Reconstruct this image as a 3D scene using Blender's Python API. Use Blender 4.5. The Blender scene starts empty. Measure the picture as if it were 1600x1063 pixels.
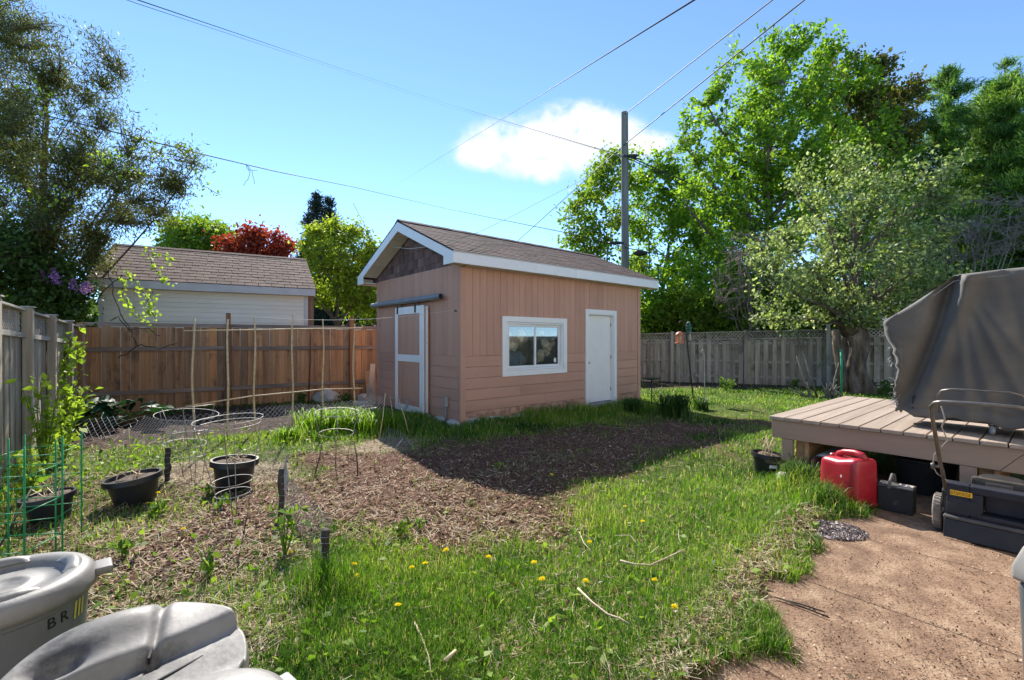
import bpy, bmesh, math, random
import numpy as np
from mathutils import Vector, Matrix, Euler

SC = bpy.context.scene
C = SC.collection
PI = math.pi
random.seed(7)
R = np.random.RandomState(11)

# ------------------------------------------------------------------ camera
FPX, CX, CY, EYE = 717.0, 800.0, 531.5, 1.5
cam_d = bpy.data.cameras.new('camera')
cam_d.sensor_width = 36.0
cam_d.lens = 36.0 * FPX / 1600.0
cam_d.clip_start, cam_d.clip_end = 0.05, 3000
cam = bpy.data.objects.new('camera', cam_d)
cam.location = (0, 0, EYE)
cam.rotation_euler = (PI / 2, 0, 0)
C.objects.link(cam)
SC.camera = cam

# ------------------------------------------------------------------ sky, sun, exposure
TO_SUN = Vector((-0.40, 1.09, 1.0)).normalized()
SUN_EL = math.asin(TO_SUN.z)
SUN_AZ = math.atan2(TO_SUN.x, TO_SUN.y)
SKY_STRENGTH, SUN_STRENGTH, EXPOSURE = 0.15, 3.2, 1.72

world = bpy.data.worlds.new('World')
SC.world = world
world.use_nodes = True
nt = world.node_tree
nt.nodes.clear()
def wn(t, **kw):
    n = nt.nodes.new(t)
    for k, v in kw.items(): setattr(n, k, v)
    return n
def wl(a, b): nt.links.new(a, b)
def wmath(op, a, b=None, clamp=False):
    n = wn('ShaderNodeMath', operation=op); n.use_clamp = clamp
    for i, x in enumerate((a, b)):
        if x is None: continue
        if isinstance(x, (int, float)): n.inputs[i].default_value = x
        else: wl(x, n.inputs[i])
    return n.outputs[0]
sky = wn('ShaderNodeTexSky', sky_type='NISHITA')
sky.sun_disc = False
sky.sun_elevation = SUN_EL
sky.sun_rotation = SUN_AZ
sky.air_density, sky.dust_density, sky.ozone_density = 0.45, 0.0, 5.0
sky.altitude = 100
hsv = wn('ShaderNodeHueSaturation')
hsv.inputs['Saturation'].default_value = 0.95
hsv.inputs['Hue'].default_value = 0.490
hsv.inputs['Value'].default_value = 0.84
wl(sky.outputs[0], hsv.inputs['Color'])
bg = wn('ShaderNodeBackground'); bg.inputs['Strength'].default_value = SKY_STRENGTH
# one fair-weather cloud: a bank of overlapping puffs around a fixed compass direction, broken up by noise
tc = wn('ShaderNodeTexCoord')
sep = wn('ShaderNodeSeparateXYZ'); wl(tc.outputs['Generated'], sep.inputs[0])
ysafe = wmath('MAXIMUM', sep.outputs[1], 0.05)
ca = wmath('DIVIDE', sep.outputs[0], ysafe)
cb = wmath('DIVIDE', sep.outputs[2], ysafe)
comb = wn('ShaderNodeCombineXYZ'); wl(ca, comb.inputs[0]); wl(cb, comb.inputs[1])
nz = wn('ShaderNodeTexNoise'); nz.inputs['Scale'].default_value = 13.0; nz.inputs['Detail'].default_value = 10; nz.inputs['Roughness'].default_value = 0.6; nz.inputs['Distortion'].default_value = 0.5
wl(comb.outputs[0], nz.inputs['Vector'])
acc = None
for (px, py, rx, ry) in ((870, 225, 105, 52), (800, 230, 85, 48), (755, 240, 58, 30), (935, 205, 80, 42), (990, 225, 70, 26), (850, 262, 50, 26), (900, 190, 70, 36)):
    a0, b0 = (px - CX) / FPX, (CY - py) / FPX
    da = wmath('DIVIDE', wmath('SUBTRACT', ca, a0), rx / FPX)
    db = wmath('DIVIDE', wmath('SUBTRACT', cb, b0), ry / FPX)
    d2 = wmath('ADD', wmath('MULTIPLY', da, da), wmath('MULTIPLY', db, db))
    g = wmath('POWER', 2.718, wmath('MULTIPLY', d2, -1.0))
    acc = g if acc is None else wmath('MAXIMUM', acc, g)
nn = wmath('MULTIPLY', wmath('SUBTRACT', nz.outputs[0], 0.5), 2.2)
dens = wmath('ADD', acc, wmath('MULTIPLY', nn, wmath('MINIMUM', acc, 0.8)))
mr = wn('ShaderNodeMapRange', interpolation_type='SMOOTHSTEP')
mr.inputs['From Min'].default_value = 0.24; mr.inputs['From Max'].default_value = 0.85
wl(dens, mr.inputs['Value'])
front = wmath('GREATER_THAN', sep.outputs[1], 0.06)
cmask = wmath('MULTIPLY', wmath('MULTIPLY', mr.outputs[0], front), 0.93)
ccol = wn('ShaderNodeMix', data_type='RGBA')
ccol.inputs['B'].default_value = (2.35, 2.37, 2.42, 1)
wl(cmask, ccol.inputs['Factor']); wl(hsv.outputs[0], ccol.inputs['A'])
wl(ccol.outputs['Result'], bg.inputs['Color'])
wo = wn('ShaderNodeOutputWorld'); wl(bg.outputs[0], wo.inputs['Surface'])

sun_d = bpy.data.lights.new('sun', 'SUN')
sun_d.energy = SUN_STRENGTH
sun_d.angle = math.radians(0.6)
sun_d.color = (1.0, 0.945, 0.86)
sun = bpy.data.objects.new('sun', sun_d)
sun.rotation_euler = TO_SUN.to_track_quat('Z', 'Y').to_euler()
sun.location = TO_SUN * 60
C.objects.link(sun)
SC.view_settings.view_transform = 'Standard'
SC.view_settings.look = 'None'
SC.view_settings.exposure = EXPOSURE
SC.view_settings.gamma = 1.0
SC.view_settings.use_curve_mapping = False
SC.cycles.max_bounces = 6
SC.cycles.diffuse_bounces = 4
SC.cycles.transparent_max_bounces = 8
SC.cycles.use_denoising = True

# ------------------------------------------------------------------ picture -> place helpers
def G(px, py, z=0.0):
    y = FPX * (EYE - z) / (py - CY)
    return Vector(((px - CX) / FPX * y, y, z))
def P(px, py, y):
    return Vector(((px - CX) / FPX * y, y, EYE - (py - CY) / FPX * y))
THETA = math.radians(40.05)
U = Vector((math.cos(THETA), math.sin(THETA), 0))
N = Vector((math.sin(THETA), -math.cos(THETA), 0))

# ------------------------------------------------------------------ value noise for shapes
def _hash(ix, iy, iz, seed):
    h = (ix * 374761393 + iy * 668265263 + iz * 2147483647 + seed * 974634533) & 0xFFFFFFFF
    h = ((h ^ (h >> 13)) * 1274126177) & 0xFFFFFFFF
    return ((h ^ (h >> 16)) & 0xFFFFFF) / float(0xFFFFFF)
def vnoise(x, y, z=0.0, seed=0):
    x = np.asarray(x, float); y = np.asarray(y, float); z = np.asarray(z, float) + np.zeros_like(x)
    ix, iy, iz = np.floor(x).astype(np.int64), np.floor(y).astype(np.int64), np.floor(z).astype(np.int64)
    fx, fy, fz = x - ix, y - iy, z - iz
    fx, fy, fz = fx * fx * (3 - 2 * fx), fy * fy * (3 - 2 * fy), fz * fz * (3 - 2 * fz)
    r = 0
    for a in (0, 1):
        for b in (0, 1):
            for c in (0, 1):
                w = (fx if a else 1 - fx) * (fy if b else 1 - fy) * (fz if c else 1 - fz)
                r = r + w * _hash(ix + a, iy + b, iz + c, seed)
    return r
def fbm(x, y, z=0.0, seed=0, octaves=4):
    r, amp, tot = 0, 1.0, 0
    x = np.asarray(x, float); y = np.asarray(y, float)
    for k in range(octaves):
        r = r + amp * vnoise(x * 2 ** k, y * 2 ** k, np.asarray(z) * 2 ** k, seed + k); tot += amp; amp *= 0.5
    return r / tot
def gz(x, y):
    """height of the yard"""
    x = np.asarray(x, float); y = np.asarray(y, float)
    z = (fbm(x * 0.8, y * 0.8, 0, 3, 4) - 0.5) * 0.09 + (vnoise(x * 7, y * 7, 0, 9) - 0.5) * 0.018
    un = x * N.x + y * N.y
    un = un - 0.085 * (4.6 - np.clip(x * U.x + y * U.y, 0.5, 4.6))      # the worn edge runs a little askew
    pat = np.clip((un + 1.24 + (fbm(x * 2.3, y * 2.3, 0, 15, 4) - 0.5) * 0.9) / 0.10, 0, 1)           # the ground drops under the patio
    z = z * np.clip(np.abs(un + 1.2) / 0.8, 0.2, 1) + 0.042 * np.exp(-((un + 1.34) / 0.35) ** 2)
    near_deck = (x * U.x + y * U.y) < 9.5
    pat = pat * near_deck
    return z * (1 - pat) - 0.07 * pat
def gp(px, py):
    v = G(px, py); v.z = float(gz(v.x, v.y)); return v

# ------------------------------------------------------------------ materials
MATS = {}
def mat(name, cols, scale=6.0, rough=0.8, bump=0.2, bscale=None, rnd=0.0, metal=0.0, stretch=(1, 1, 1), spec=0.3,
        detail=6, dist=0.01, objcols=None, trans=0.0, pos=None, coat=0.0, sheen=0.0, hue=0.0, spots=None):
    if name in MATS: return MATS[name]
    m = bpy.data.materials.new(name); m.use_nodes = True
    t = m.node_tree; t.nodes.clear()
    def n(ty, **kw):
        x = t.nodes.new(ty)
        for k, v in kw.items(): setattr(x, k, v)
        return x
    L = t.links.new
    out = n('ShaderNodeOutputMaterial'); bs = n('ShaderNodeBsdfPrincipled')
    bs.inputs['Roughness'].default_value = rough
    bs.inputs['Metallic'].default_value = metal
    bs.inputs['Specular IOR Level'].default_value = spec
    bs.inputs['Coat Weight'].default_value = coat
    bs.inputs['Sheen Weight'].default_value = sheen
    co = n('ShaderNodeTexCoord'); oi = n('ShaderNodeObjectInfo')
    off = n('ShaderNodeVectorMath', operation='MULTIPLY_ADD')
    comb = n('ShaderNodeCombineXYZ')
    for i in range(3): L(oi.outputs['Random'], comb.inputs[i])
    L(comb.outputs[0], off.inputs[0]); off.inputs[1].default_value = (37, 61, 23); L(co.outputs['Object'], off.inputs[2])
    mp = n('ShaderNodeMapping'); mp.inputs['Scale'].default_value = stretch; L(off.outputs[0], mp.inputs['Vector'])
    nz = n('ShaderNodeTexNoise'); nz.inputs['Scale'].default_value = scale; nz.inputs['Detail'].default_value = detail; nz.inputs['Roughness'].default_value = 0.62
    L(mp.outputs[0], nz.inputs['Vector'])
    rp = n('ShaderNodeValToRGB'); el = rp.color_ramp.elements
    ks = pos or [0.28 + 0.44 * i / max(1, len(cols) - 1) for i in range(len(cols))]
    el[0].position, el[0].color = ks[0], (*cols[0], 1)
    if len(cols) == 1: el[1].position, el[1].color = 1.0, (*cols[0], 1)
    else:
        el[1].position, el[1].color = ks[1], (*cols[1], 1)
        for k in range(2, len(cols)):
            e = el.new(ks[k]); e.color = (*cols[k], 1)
    L(nz.outputs['Fac'], rp.inputs['Fac'])
    col = rp.outputs['Color']
    if objcols:                                                # pieces differ in tone: multiply by a tone picked per piece
        orp = n('ShaderNodeValToRGB'); e2 = orp.color_ramp.elements
        orp.color_ramp.interpolation = 'LINEAR'
        e2[0].position, e2[0].color = 0, (*objcols[0], 1)
        e2[1].position, e2[1].color = 1, (*objcols[-1], 1)
        for k in range(1, len(objcols) - 1):
            e = e2.new(k / (len(objcols) - 1)); e.color = (*objcols[k], 1)
        L(oi.outputs['Random'], orp.inputs['Fac'])
        mx = n('ShaderNodeMix', data_type='RGBA', blend_type='MULTIPLY'); mx.inputs['Factor'].default_value = 1
        L(col, mx.inputs['A']); L(orp.outputs['Color'], mx.inputs['B']); col = mx.outputs['Result']
    if spots:                                                  # dirt or wear: (colour, scale, threshold, amount)
        scol, ssc, th, am = spots
        n2 = n('ShaderNodeTexNoise'); n2.inputs['Scale'].default_value = ssc; n2.inputs['Detail'].default_value = 8; n2.inputs['Roughness'].default_value = 0.7
        L(off.outputs[0], n2.inputs['Vector'])
        m2 = n('ShaderNodeMapRange'); m2.inputs['From Min'].default_value = th; m2.inputs['From Max'].default_value = th + 0.12; m2.inputs['To Max'].default_value = am
        L(n2.outputs['Fac'], m2.inputs['Value'])
        mx = n('ShaderNodeMix', data_type='RGBA'); mx.inputs['B'].default_value = (*scol, 1)
        L(m2.outputs[0], mx.inputs['Factor']); L(col, mx.inputs['A']); col = mx.outputs['Result']
    if rnd or hue:
        hs = n('ShaderNodeHueSaturation')
        mrr = n('ShaderNodeMapRange'); mrr.inputs['To Min'].default_value = 1 - rnd; mrr.inputs['To Max'].default_value = 1 + rnd
        L(oi.outputs['Random'], mrr.inputs['Value']); L(mrr.outputs[0], hs.inputs['Value']); L(col, hs.inputs['Color']); col = hs.outputs['Color']
    L(col, bs.inputs['Base Color'])
    if bump:
        bn = n('ShaderNodeTexNoise'); bn.inputs['Scale'].default_value = bscale or scale * 3; bn.inputs['Detail'].default_value = 8
        L(mp.outputs[0], bn.inputs['Vector'])
        bp = n('ShaderNodeBump'); bp.inputs['Strength'].default_value = bump; bp.inputs['Distance'].default_value = dist
        L(bn.outputs['Fac'], bp.inputs['Height']); L(bp.outputs[0], bs.inputs['Normal'])
    L(bs.outputs[0], out.inputs['Surface'])
    MATS[name] = m
    return m

def leafmat(name, cols, trans=0.45, rough=0.55, tr_gain=1.3, spec=0.25):
    """leaf: colour from a per-leaf tint, light passes through"""
    if name in MATS: return MATS[name]
    m = bpy.data.materials.new(name); m.use_nodes = True
    t = m.node_tree; t.nodes.clear(); L = t.links.new
    out = t.nodes.new('ShaderNodeOutputMaterial'); bs = t.nodes.new('ShaderNodeBsdfPrincipled')
    bs.inputs['Roughness'].default_value = rough; bs.inputs['Specular IOR Level'].default_value = spec
    at = t.nodes.new('ShaderNodeAttribute'); at.attribute_name = 'tint'
    rp = t.nodes.new('ShaderNodeValToRGB'); el = rp.color_ramp.elements
    el[0].position, el[0].color = 0, (*cols[0], 1); el[1].position, el[1].color = 1, (*cols[-1], 1)
    for k in range(1, len(cols) - 1):
        e = el.new(k / (len(cols) - 1)); e.color = (*cols[k], 1)
    L(at.outputs['Fac'], rp.inputs['Fac'])
    L(rp.outputs['Color'], bs.inputs['Base Color'])
    tr = t.nodes.new('ShaderNodeBsdfTranslucent')
    mu = t.nodes.new('ShaderNodeMix'); mu.data_type = 'RGBA'; mu.blend_type = 'MULTIPLY'; mu.inputs['Factor'].default_value = 1
    mu.inputs['B'].default_value = (tr_gain * 1.05, tr_gain * 1.1, tr_gain * 0.55, 1)
    L(rp.outputs['Color'], mu.inputs['A']); L(mu.outputs['Result'], tr.inputs['Color'])
    ms = t.nodes.new('ShaderNodeMixShader'); ms.inputs[0].default_value = trans
    L(bs.outputs[0], ms.inputs[1]); L(tr.outputs[0], ms.inputs[2]); L(ms.outputs[0], out.inputs['Surface'])
    MATS[name] = m
    return m

# ------------------------------------------------------------------ mesh helpers
def frame(d):
    d = Vector(d).normalized()
    a = Vector((0, 0, 1)) if abs(d.z) < 0.9 else Vector((1, 0, 0))
    s = d.cross(a).normalized(); return s, d.cross(s).normalized()
class MB:
    def __init__(s): s.v, s.f = [], []
    def add(s, vs, fs):
        b = len(s.v); s.v += [tuple(x) for x in vs]; s.f += [tuple(b + i for i in f) for f in fs]; return s
    def box(s, x0, x1, y0, y1, z0, z1):
        return s.add([(x0, y0, z0), (x1, y0, z0), (x1, y1, z0), (x0, y1, z0), (x0, y0, z1), (x1, y0, z1), (x1, y1, z1), (x0, y1, z1)],
                     [(0, 3, 2, 1), (4, 5, 6, 7), (0, 1, 5, 4), (1, 2, 6, 5), (2, 3, 7, 6), (3, 0, 4, 7)])
    def bar(s, p, q, w, h, up=(0, 0, 1)):
        p, q = Vector(p), Vector(q); d = (q - p).normalized(); up = Vector(up)
        sd = d.cross(up).normalized() * w / 2; u2 = sd.cross(d).normalized() * h / 2
        vs = [p - sd - u2, p + sd - u2, p + sd + u2, p - sd + u2, q - sd - u2, q + sd - u2, q + sd + u2, q - sd + u2]
        return s.add(vs, [(0, 1, 2, 3), (7, 6, 5, 4), (0, 4, 5, 1), (1, 5, 6, 2), (2, 6, 7, 3), (3, 7, 4, 0)])
    def prism(s, poly, a, b, axis):
        """poly: 2-D outline, extruded from a to b along axis x/y/z"""
        n = len(poly)
        mk = {'x': lambda p, t: (t, p[0], p[1]), 'y': lambda p, t: (p[0], t, p[1]), 'z': lambda p, t: (p[0], p[1], t)}[axis]
        vs = [mk(p, a) for p in poly] + [mk(p, b) for p in poly]
        return s.add(vs, [tuple(range(n)), tuple(range(2 * n - 1, n - 1, -1))] + [(i, n + i, n + (i + 1) % n, (i + 1) % n) for i in range(n)])
    def tube(s, pts, r, n=8, caps=True):
        pts = [Vector(p) for p in pts]; k = len(pts)
        rs = [r] * k if isinstance(r, (int, float)) else r
        vs, fs = [], []
        sd = None
        for i, p in enumerate(pts):
            d = (pts[min(i + 1, k - 1)] - pts[max(i - 1, 0)])
            if d.length < 1e-9: d = Vector((0, 0, 1))
            d.normalize()
            if sd is None: sd, _ = frame(d)
            sd = (sd - d * sd.dot(d))
            if sd.length < 1e-6: sd, _ = frame(d)
            sd.normalize(); up = d.cross(sd)
            for j in range(n):
                a = 2 * PI * j / n
                vs.append(p + (sd * math.cos(a) + up * math.sin(a)) * rs[i])
        for i in range(k - 1):
            for j in range(n):
                fs.append((i * n + j, i * n + (j + 1) % n, (i + 1) * n + (j + 1) % n, (i + 1) * n + j))
        if caps: fs += [tuple(range(n - 1, -1, -1)), tuple((k - 1) * n + j for j in range(n))]
        return s.add(vs, fs)
    def ring(s, c, r, t, n=28, m=5, tilt=None):
        pts = []
        M_ = tilt or Matrix.Identity(3)
        vs, fs = [], []
        for i in range(n):
            a = 2 * PI * i / n
            o = Vector((math.cos(a), math.sin(a), 0))
            for j in range(m):
                b = 2 * PI * j / m
                vs.append(Vector(c) + M_ @ (o * (r + t * math.cos(b)) + Vector((0, 0, t * math.sin(b)))))
        for i in range(n):
            for j in range(m):
                fs.append((i * m + j, ((i + 1) % n) * m + j, ((i + 1) % n) * m + (j + 1) % m, i * m + (j + 1) % m))
        return s.add(vs, fs)
    def lathe(s, prof, n=24, c=(0, 0, 0), sx=1, sy=1, mod=None):
        vs, fs = [], []
        for (r, z) in prof:
            for j in range(n):
                a = 2 * PI * j / n
                rr = r * (mod(a, z) if mod else 1)
                vs.append((c[0] + rr * sx * math.cos(a), c[1] + rr * sy * math.sin(a), c[2] + z))
        for i in range(len(prof) - 1):
            for j in range(n):
                fs.append((i * n + j, i * n + (j + 1) % n, (i + 1) * n + (j + 1) % n, (i + 1) * n + j))
        if prof[0][0] > 1e-5: fs.append(tuple(range(n - 1, -1, -1)))
        if prof[-1][0] > 1e-5: fs.append(tuple((len(prof) - 1) * n + j for j in range(n)))
        return s.add(vs, fs)
    def grid(s, fn, nu, nv, closed=False):
        vs = [fn(i / (nu - (0 if closed else 1)), j / (nv - 1)) for j in range(nv) for i in range(nu)]
        fs = []
        for j in range(nv - 1):
            for i in range(nu if closed else nu - 1):
                fs.append((j * nu + i, j * nu + (i + 1) % nu, (j + 1) * nu + (i + 1) % nu, (j + 1) * nu + i))
        return s.add(vs, fs)
    def blob(s, c, rx, ry, rz, seed=0, n=10, m=7, rough=0.25):
        rr = random.Random(seed)
        o = [rr.uniform(0, 50) for _ in range(3)]
        def fn(u, v):
            a, b = u * 2 * PI, (v - 0.5) * PI
            d = Vector((math.cos(a) * math.cos(b), math.sin(a) * math.cos(b), math.sin(b)))
            k = 1 + rough * 2 * (float(vnoise(d.x * 1.7 + o[0], d.y * 1.7 + o[1], d.z * 1.7 + o[2], seed)) - 0.5)
            return (c[0] + d.x * rx * k, c[1] + d.y * ry * k, c[2] + d.z * rz * k)
        return s.grid(fn, n, m, True)
    def mesh(s, name, mats, smooth=False, bevel=0.0, seg=1, weld=False):
        me = bpy.data.meshes.new(name)
        me.from_pydata(s.v, [], s.f)
        bm = bmesh.new(); bm.from_mesh(me)
        if weld: bmesh.ops.remove_doubles(bm, verts=bm.verts, dist=1e-5)
        bmesh.ops.recalc_face_normals(bm, faces=bm.faces)
        if bevel:
            ed = [e for e in bm.edges if len(e.link_faces) == 2 and e.calc_face_angle(0) > 0.6]
            bmesh.ops.bevel(bm, geom=ed, offset=bevel, segments=seg, affect='EDGES', profile=0.6, clamp_overlap=True)
        bm.to_mesh(me); bm.free()
        for m in (mats if isinstance(mats, (list, tuple)) else [mats]): me.materials.append(m)
        if smooth:
            me.polygons.foreach_set('use_smooth', [True] * len(me.polygons))
            if smooth == 'auto': me.set_sharp_from_angle(angle=math.radians(38))
        me.update()
        return me
    def build(s, name, m, parent=None, smooth=False, bevel=0.0, seg=1, loc=None, weld=False):
        return link(name, s.mesh(name, m, smooth, bevel, seg, weld), parent, loc)
def link(name, me, parent=None, loc=None, rot=None, scale=None):
    o = bpy.data.objects.new(name, me); C.objects.link(o)
    if parent: o.parent = parent
    if loc is not None: o.location = loc
    if rot is not None: o.rotation_euler = rot
    if scale is not None: o.scale = scale
    return o
def tag(o, label=None, cat=None, group=None, kind=None):
    if label: o['label'] = label
    if cat: o['category'] = cat
    if group: o['group'] = group
    if kind: o['kind'] = kind
    return o
def thing(name, label, cat, loc=(0, 0, 0), rz=0.0, group=None):
    o = bpy.data.objects.new(name, None); C.objects.link(o)
    o.empty_display_size = 0.1
    o.location = loc; o.rotation_euler = (0, 0, rz)
    return tag(o, label, cat, group)
def copy_tree(o, parent=None):
    c = o.copy(); C.objects.link(c)
    if parent: c.parent = parent
    for ch in list(o.children): copy_tree(ch, c)
    return c
def npmesh(name, V, F, m, tint=None, smooth=False):
    """mesh from arrays; F is (faces, k)"""
    me = bpy.data.meshes.new(name)
    V = np.ascontiguousarray(V, np.float32); F = np.ascontiguousarray(F, np.int32)
    nf, k = F.shape
    me.vertices.add(len(V)); me.vertices.foreach_set('co', V.ravel())
    me.loops.add(nf * k); me.loops.foreach_set('vertex_index', F.ravel())
    me.polygons.add(nf); me.polygons.foreach_set('loop_start', np.arange(0, nf * k, k, dtype=np.int32))
    if smooth: me.polygons.foreach_set('use_smooth', np.ones(nf, bool))
    me.update(calc_edges=True)
    if tint is not None:
        a = me.attributes.new('tint', 'FLOAT', 'FACE'); a.data.foreach_set('value', np.ascontiguousarray(tint, np.float32))
    me.materials.append(m)
    return me
def leafmesh(name, pts, size, m, aspect=0.55, droop=0.3, up=0.5, rs=None, tint=None, var=0.4, axis=None):
    """one small folded four-cornered leaf per point"""
    rs = rs or R
    n = len(pts); pts = np.asarray(pts, float)
    d = rs.normal(size=(n, 3)); d[:, 2] -= droop
    if axis is not None: d = d * 0.45 + axis
    d /= np.linalg.norm(d, axis=1)[:, None] + 1e-9
    nr = rs.normal(size=(n, 3)); nr[:, 2] += up
    s = np.cross(d, nr); s /= np.linalg.norm(s, axis=1)[:, None] + 1e-9
    nn = np.cross(s, d)
    L_ = size * (1 + var * rs.uniform(-1, 1, n))[:, None]
    W = L_ * aspect * 0.5
    base = pts - d * L_ * 0.5
    V = np.empty((n, 4, 3))
    V[:, 0] = base; V[:, 2] = base + d * L_
    mid = base + d * L_ * 0.45
    V[:, 1] = mid + s * W + nn * W * 0.35; V[:, 3] = mid - s * W + nn * W * 0.35
    F = np.arange(n * 4).reshape(n, 4)
    if tint is None: tint = rs.uniform(0, 1, n)
    return npmesh(name, V.reshape(-1, 3), F, m, tint)
def textmesh(body, size, m, name, parent, loc, rot, depth=0.0006):
    cu = bpy.data.curves.new(name, 'FONT'); cu.body = body; cu.size = size; cu.extrude = depth
    cu.align_x = 'CENTER'; cu.align_y = 'CENTER'
    o = bpy.data.objects.new('tmp_text', cu); C.objects.link(o)
    bpy.context.view_layer.update()
    me = bpy.data.meshes.new_from_object(o.evaluated_get(bpy.context.evaluated_depsgraph_get()))
    bpy.data.objects.remove(o)
    me.materials.clear(); me.materials.append(m)
    return link(name, me, parent, loc, rot)
# ------------------------------------------------------------------ zones of the yard (ground areas, in metres, from where they lie in the photograph)
def ground_poly(pts): return [tuple(G(px, py).xy) for px, py in pts]
MULCH = ground_poly([(110, 915), (150, 850), (250, 800), (330, 770), (430, 745), (470, 708), (560, 694), (640, 706), (700, 694), (800, 678), (880, 668), (960, 658),
         (1060, 652), (1130, 655), (1200, 648), (1215, 668), (1150, 690), (1070, 706), (1000, 720), (950, 748), (905, 778), (880, 805), (870, 826),
         (800, 846), (720, 852), (640, 850), (560, 848), (500, 835), (430, 855), (350, 885), (250, 910), (180, 935), (120, 930)])
FENCESOIL = ground_poly([(60, 670), (330, 640), (560, 625), (640, 640), (600, 655), (480, 668), (300, 690), (110, 705)])
WEEDS = ground_poly([(110, 700), (250, 685), (450, 672), (610, 660), (620, 690), (480, 706), (430, 727), (340, 738), (250, 745), (150, 775), (90, 790), (70, 740)])
STRAW = ground_poly([(255, 722), (440, 727), (450, 752), (330, 760), (262, 764)])
STRAW2 = ground_poly([(585, 682), (670, 680), (640, 708), (545, 708)])
SPARSE = ground_poly([(0, 1063), (0, 760), (110, 735), (260, 745), (440, 740), (480, 830), (520, 900), (450, 1000), (410, 1063)])
BARE2 = ground_poly([(1020, 640), (1120, 632), (1215, 632), (1215, 650), (1100, 655)])
BACKSOIL = ground_poly([(1000, 607), (1290, 607), (1290, 597), (1000, 590)])
def inpoly(x, y, poly):
    c = np.zeros(x.shape, bool); n = len(poly)
    for i in range(n):
        x0, y0 = poly[i]; x1, y1 = poly[(i + 1) % n]
        if y0 == y1: continue
        hit = ((y0 > y) != (y1 > y)) & (x < (x1 - x0) * (y - y0) / (y1 - y0) + x0)
        c ^= hit
    return c
_jit = {}
def soft(x, y, poly, w=0.12, seed=5):
    key = (x.size, float(x.ravel()[0]), float(y.ravel()[-1])) if x.size else 0
    if _jit.get('key') != key:
        _jit['key'] = key
        _jit['v'] = ((fbm(x * 2.1, y * 2.1, 0, seed, 3) - 0.5) * 5, (fbm(x * 2.1, y * 2.1, 7.3, seed, 3) - 0.5) * 5)
    jx, jy = _jit['v']; r = 0.0
    k = np.clip(np.abs(y) / 4.5, 0.5, 2.2) * w
    for (a, b) in ((-1, -1), (1, -1), (-1, 1), (1, 1), (0, 0)):
        r = r + inpoly(x + (jx + a * 0.8) * k, y + (jy + b * 0.8) * k, poly)
    return r / 5.0
def edge_patio(x, y):
    un = x * N.x + y * N.y
    un = un - 0.085 * (4.6 - np.clip(x * U.x + y * U.y, 0.5, 4.6))
    w = (fbm(x * 2.3, y * 2.3, 0, 15, 4) - 0.5) * 0.9
    return np.clip((un + 1.26 + w) / 0.16, 0, 1)                # 1 on the patio
def zones(x, y):
    x = np.asarray(x, float); y = np.asarray(y, float)
    mul = soft(x, y, MULCH, 0.26) * (0.9 + 0.1 * np.clip((fbm(x * 1.5, y * 1.5, 0, 19, 4) - 0.36) / 0.12, 0, 1))
    fs = soft(x, y, FENCESOIL); wd = soft(x, y, WEEDS); st = np.maximum(soft(x, y, STRAW, 0.08), soft(x, y, STRAW2, 0.08))
    sp = soft(x, y, SPARSE); b2 = soft(x, y, BARE2, 0.1); bs = soft(x, y, BACKSOIL, 0.1)
    pa = edge_patio(x, y)
    n1 = fbm(x * 1.3, y * 1.3, 0, 31, 4)
    patch = np.clip((n1 - 0.41) / 0.13, 0.0, 1)                 # lawn is thin here and there
    bare = np.maximum.reduce([mul, fs, st, b2 * 0.9, bs * 0.85])
    g = (1 - bare) * (0.55 + 0.45 * patch) * (1 - 0.72 * sp) * (1 - 0.45 * wd) * (1 - pa)
    un = x * N.x + y * N.y
    un = un - 0.085 * (4.6 - np.clip(x * U.x + y * U.y, 0.5, 4.6))
    rag = np.clip(1 - np.abs(un + 1.36) / 0.20, 0, 1) * (x * U.x + y * U.y < 4.6)
    g = g * (1 - 0.6 * rag)
    g = g + 0.035 * mul * (n1 > 0.54)
    return dict(grass=np.clip(g, 0, 1), mulch=np.maximum(mul, 0.6 * sp), soil=np.maximum(fs, bs), weed=wd * (1 - st), straw=st, sparse=sp, patio=pa, rag=rag)

def axis_pts(lo, hi, step, far_lo, far_hi):
    a = np.arange(lo, hi + 1e-6, step)
    k = np.cumsum(step * 1.22 ** np.arange(1, 60))
    l = lo - k[k < lo - far_lo][::-1]; h = hi + k[k < far_hi - hi]
    return np.concatenate([[far_lo], l, a, h, [far_hi]])
gx = axis_pts(-9.5, 12, 0.065, -400, 400)
gy = axis_pts(0.6, 17.5, 0.065, -60, 800)
XX, YY = np.meshgrid(gx, gy)
ZZ = gz(XX, YY)
far = np.clip((np.hypot(XX, YY) - 22) / 10, 0, 1)
ZZ = ZZ * (1 - far) - 0.02 * far
zn = zones(XX.ravel(), YY.ravel())
mm_ = zn['mulch'].reshape(XX.shape)
ZZ = ZZ + mm_ * (1 - far) * ((fbm(XX * 9, YY * 9, 0, 41, 3) - 0.5) * 0.035 + 0.012)
nxg, nyg = len(gx), len(gy)
idx = np.arange(nxg * nyg).reshape(nyg, nxg)
F = np.stack([idx[:-1, :-1], idx[:-1, 1:], idx[1:, 1:], idx[1:, :-1]], -1).reshape(-1, 4)

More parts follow.
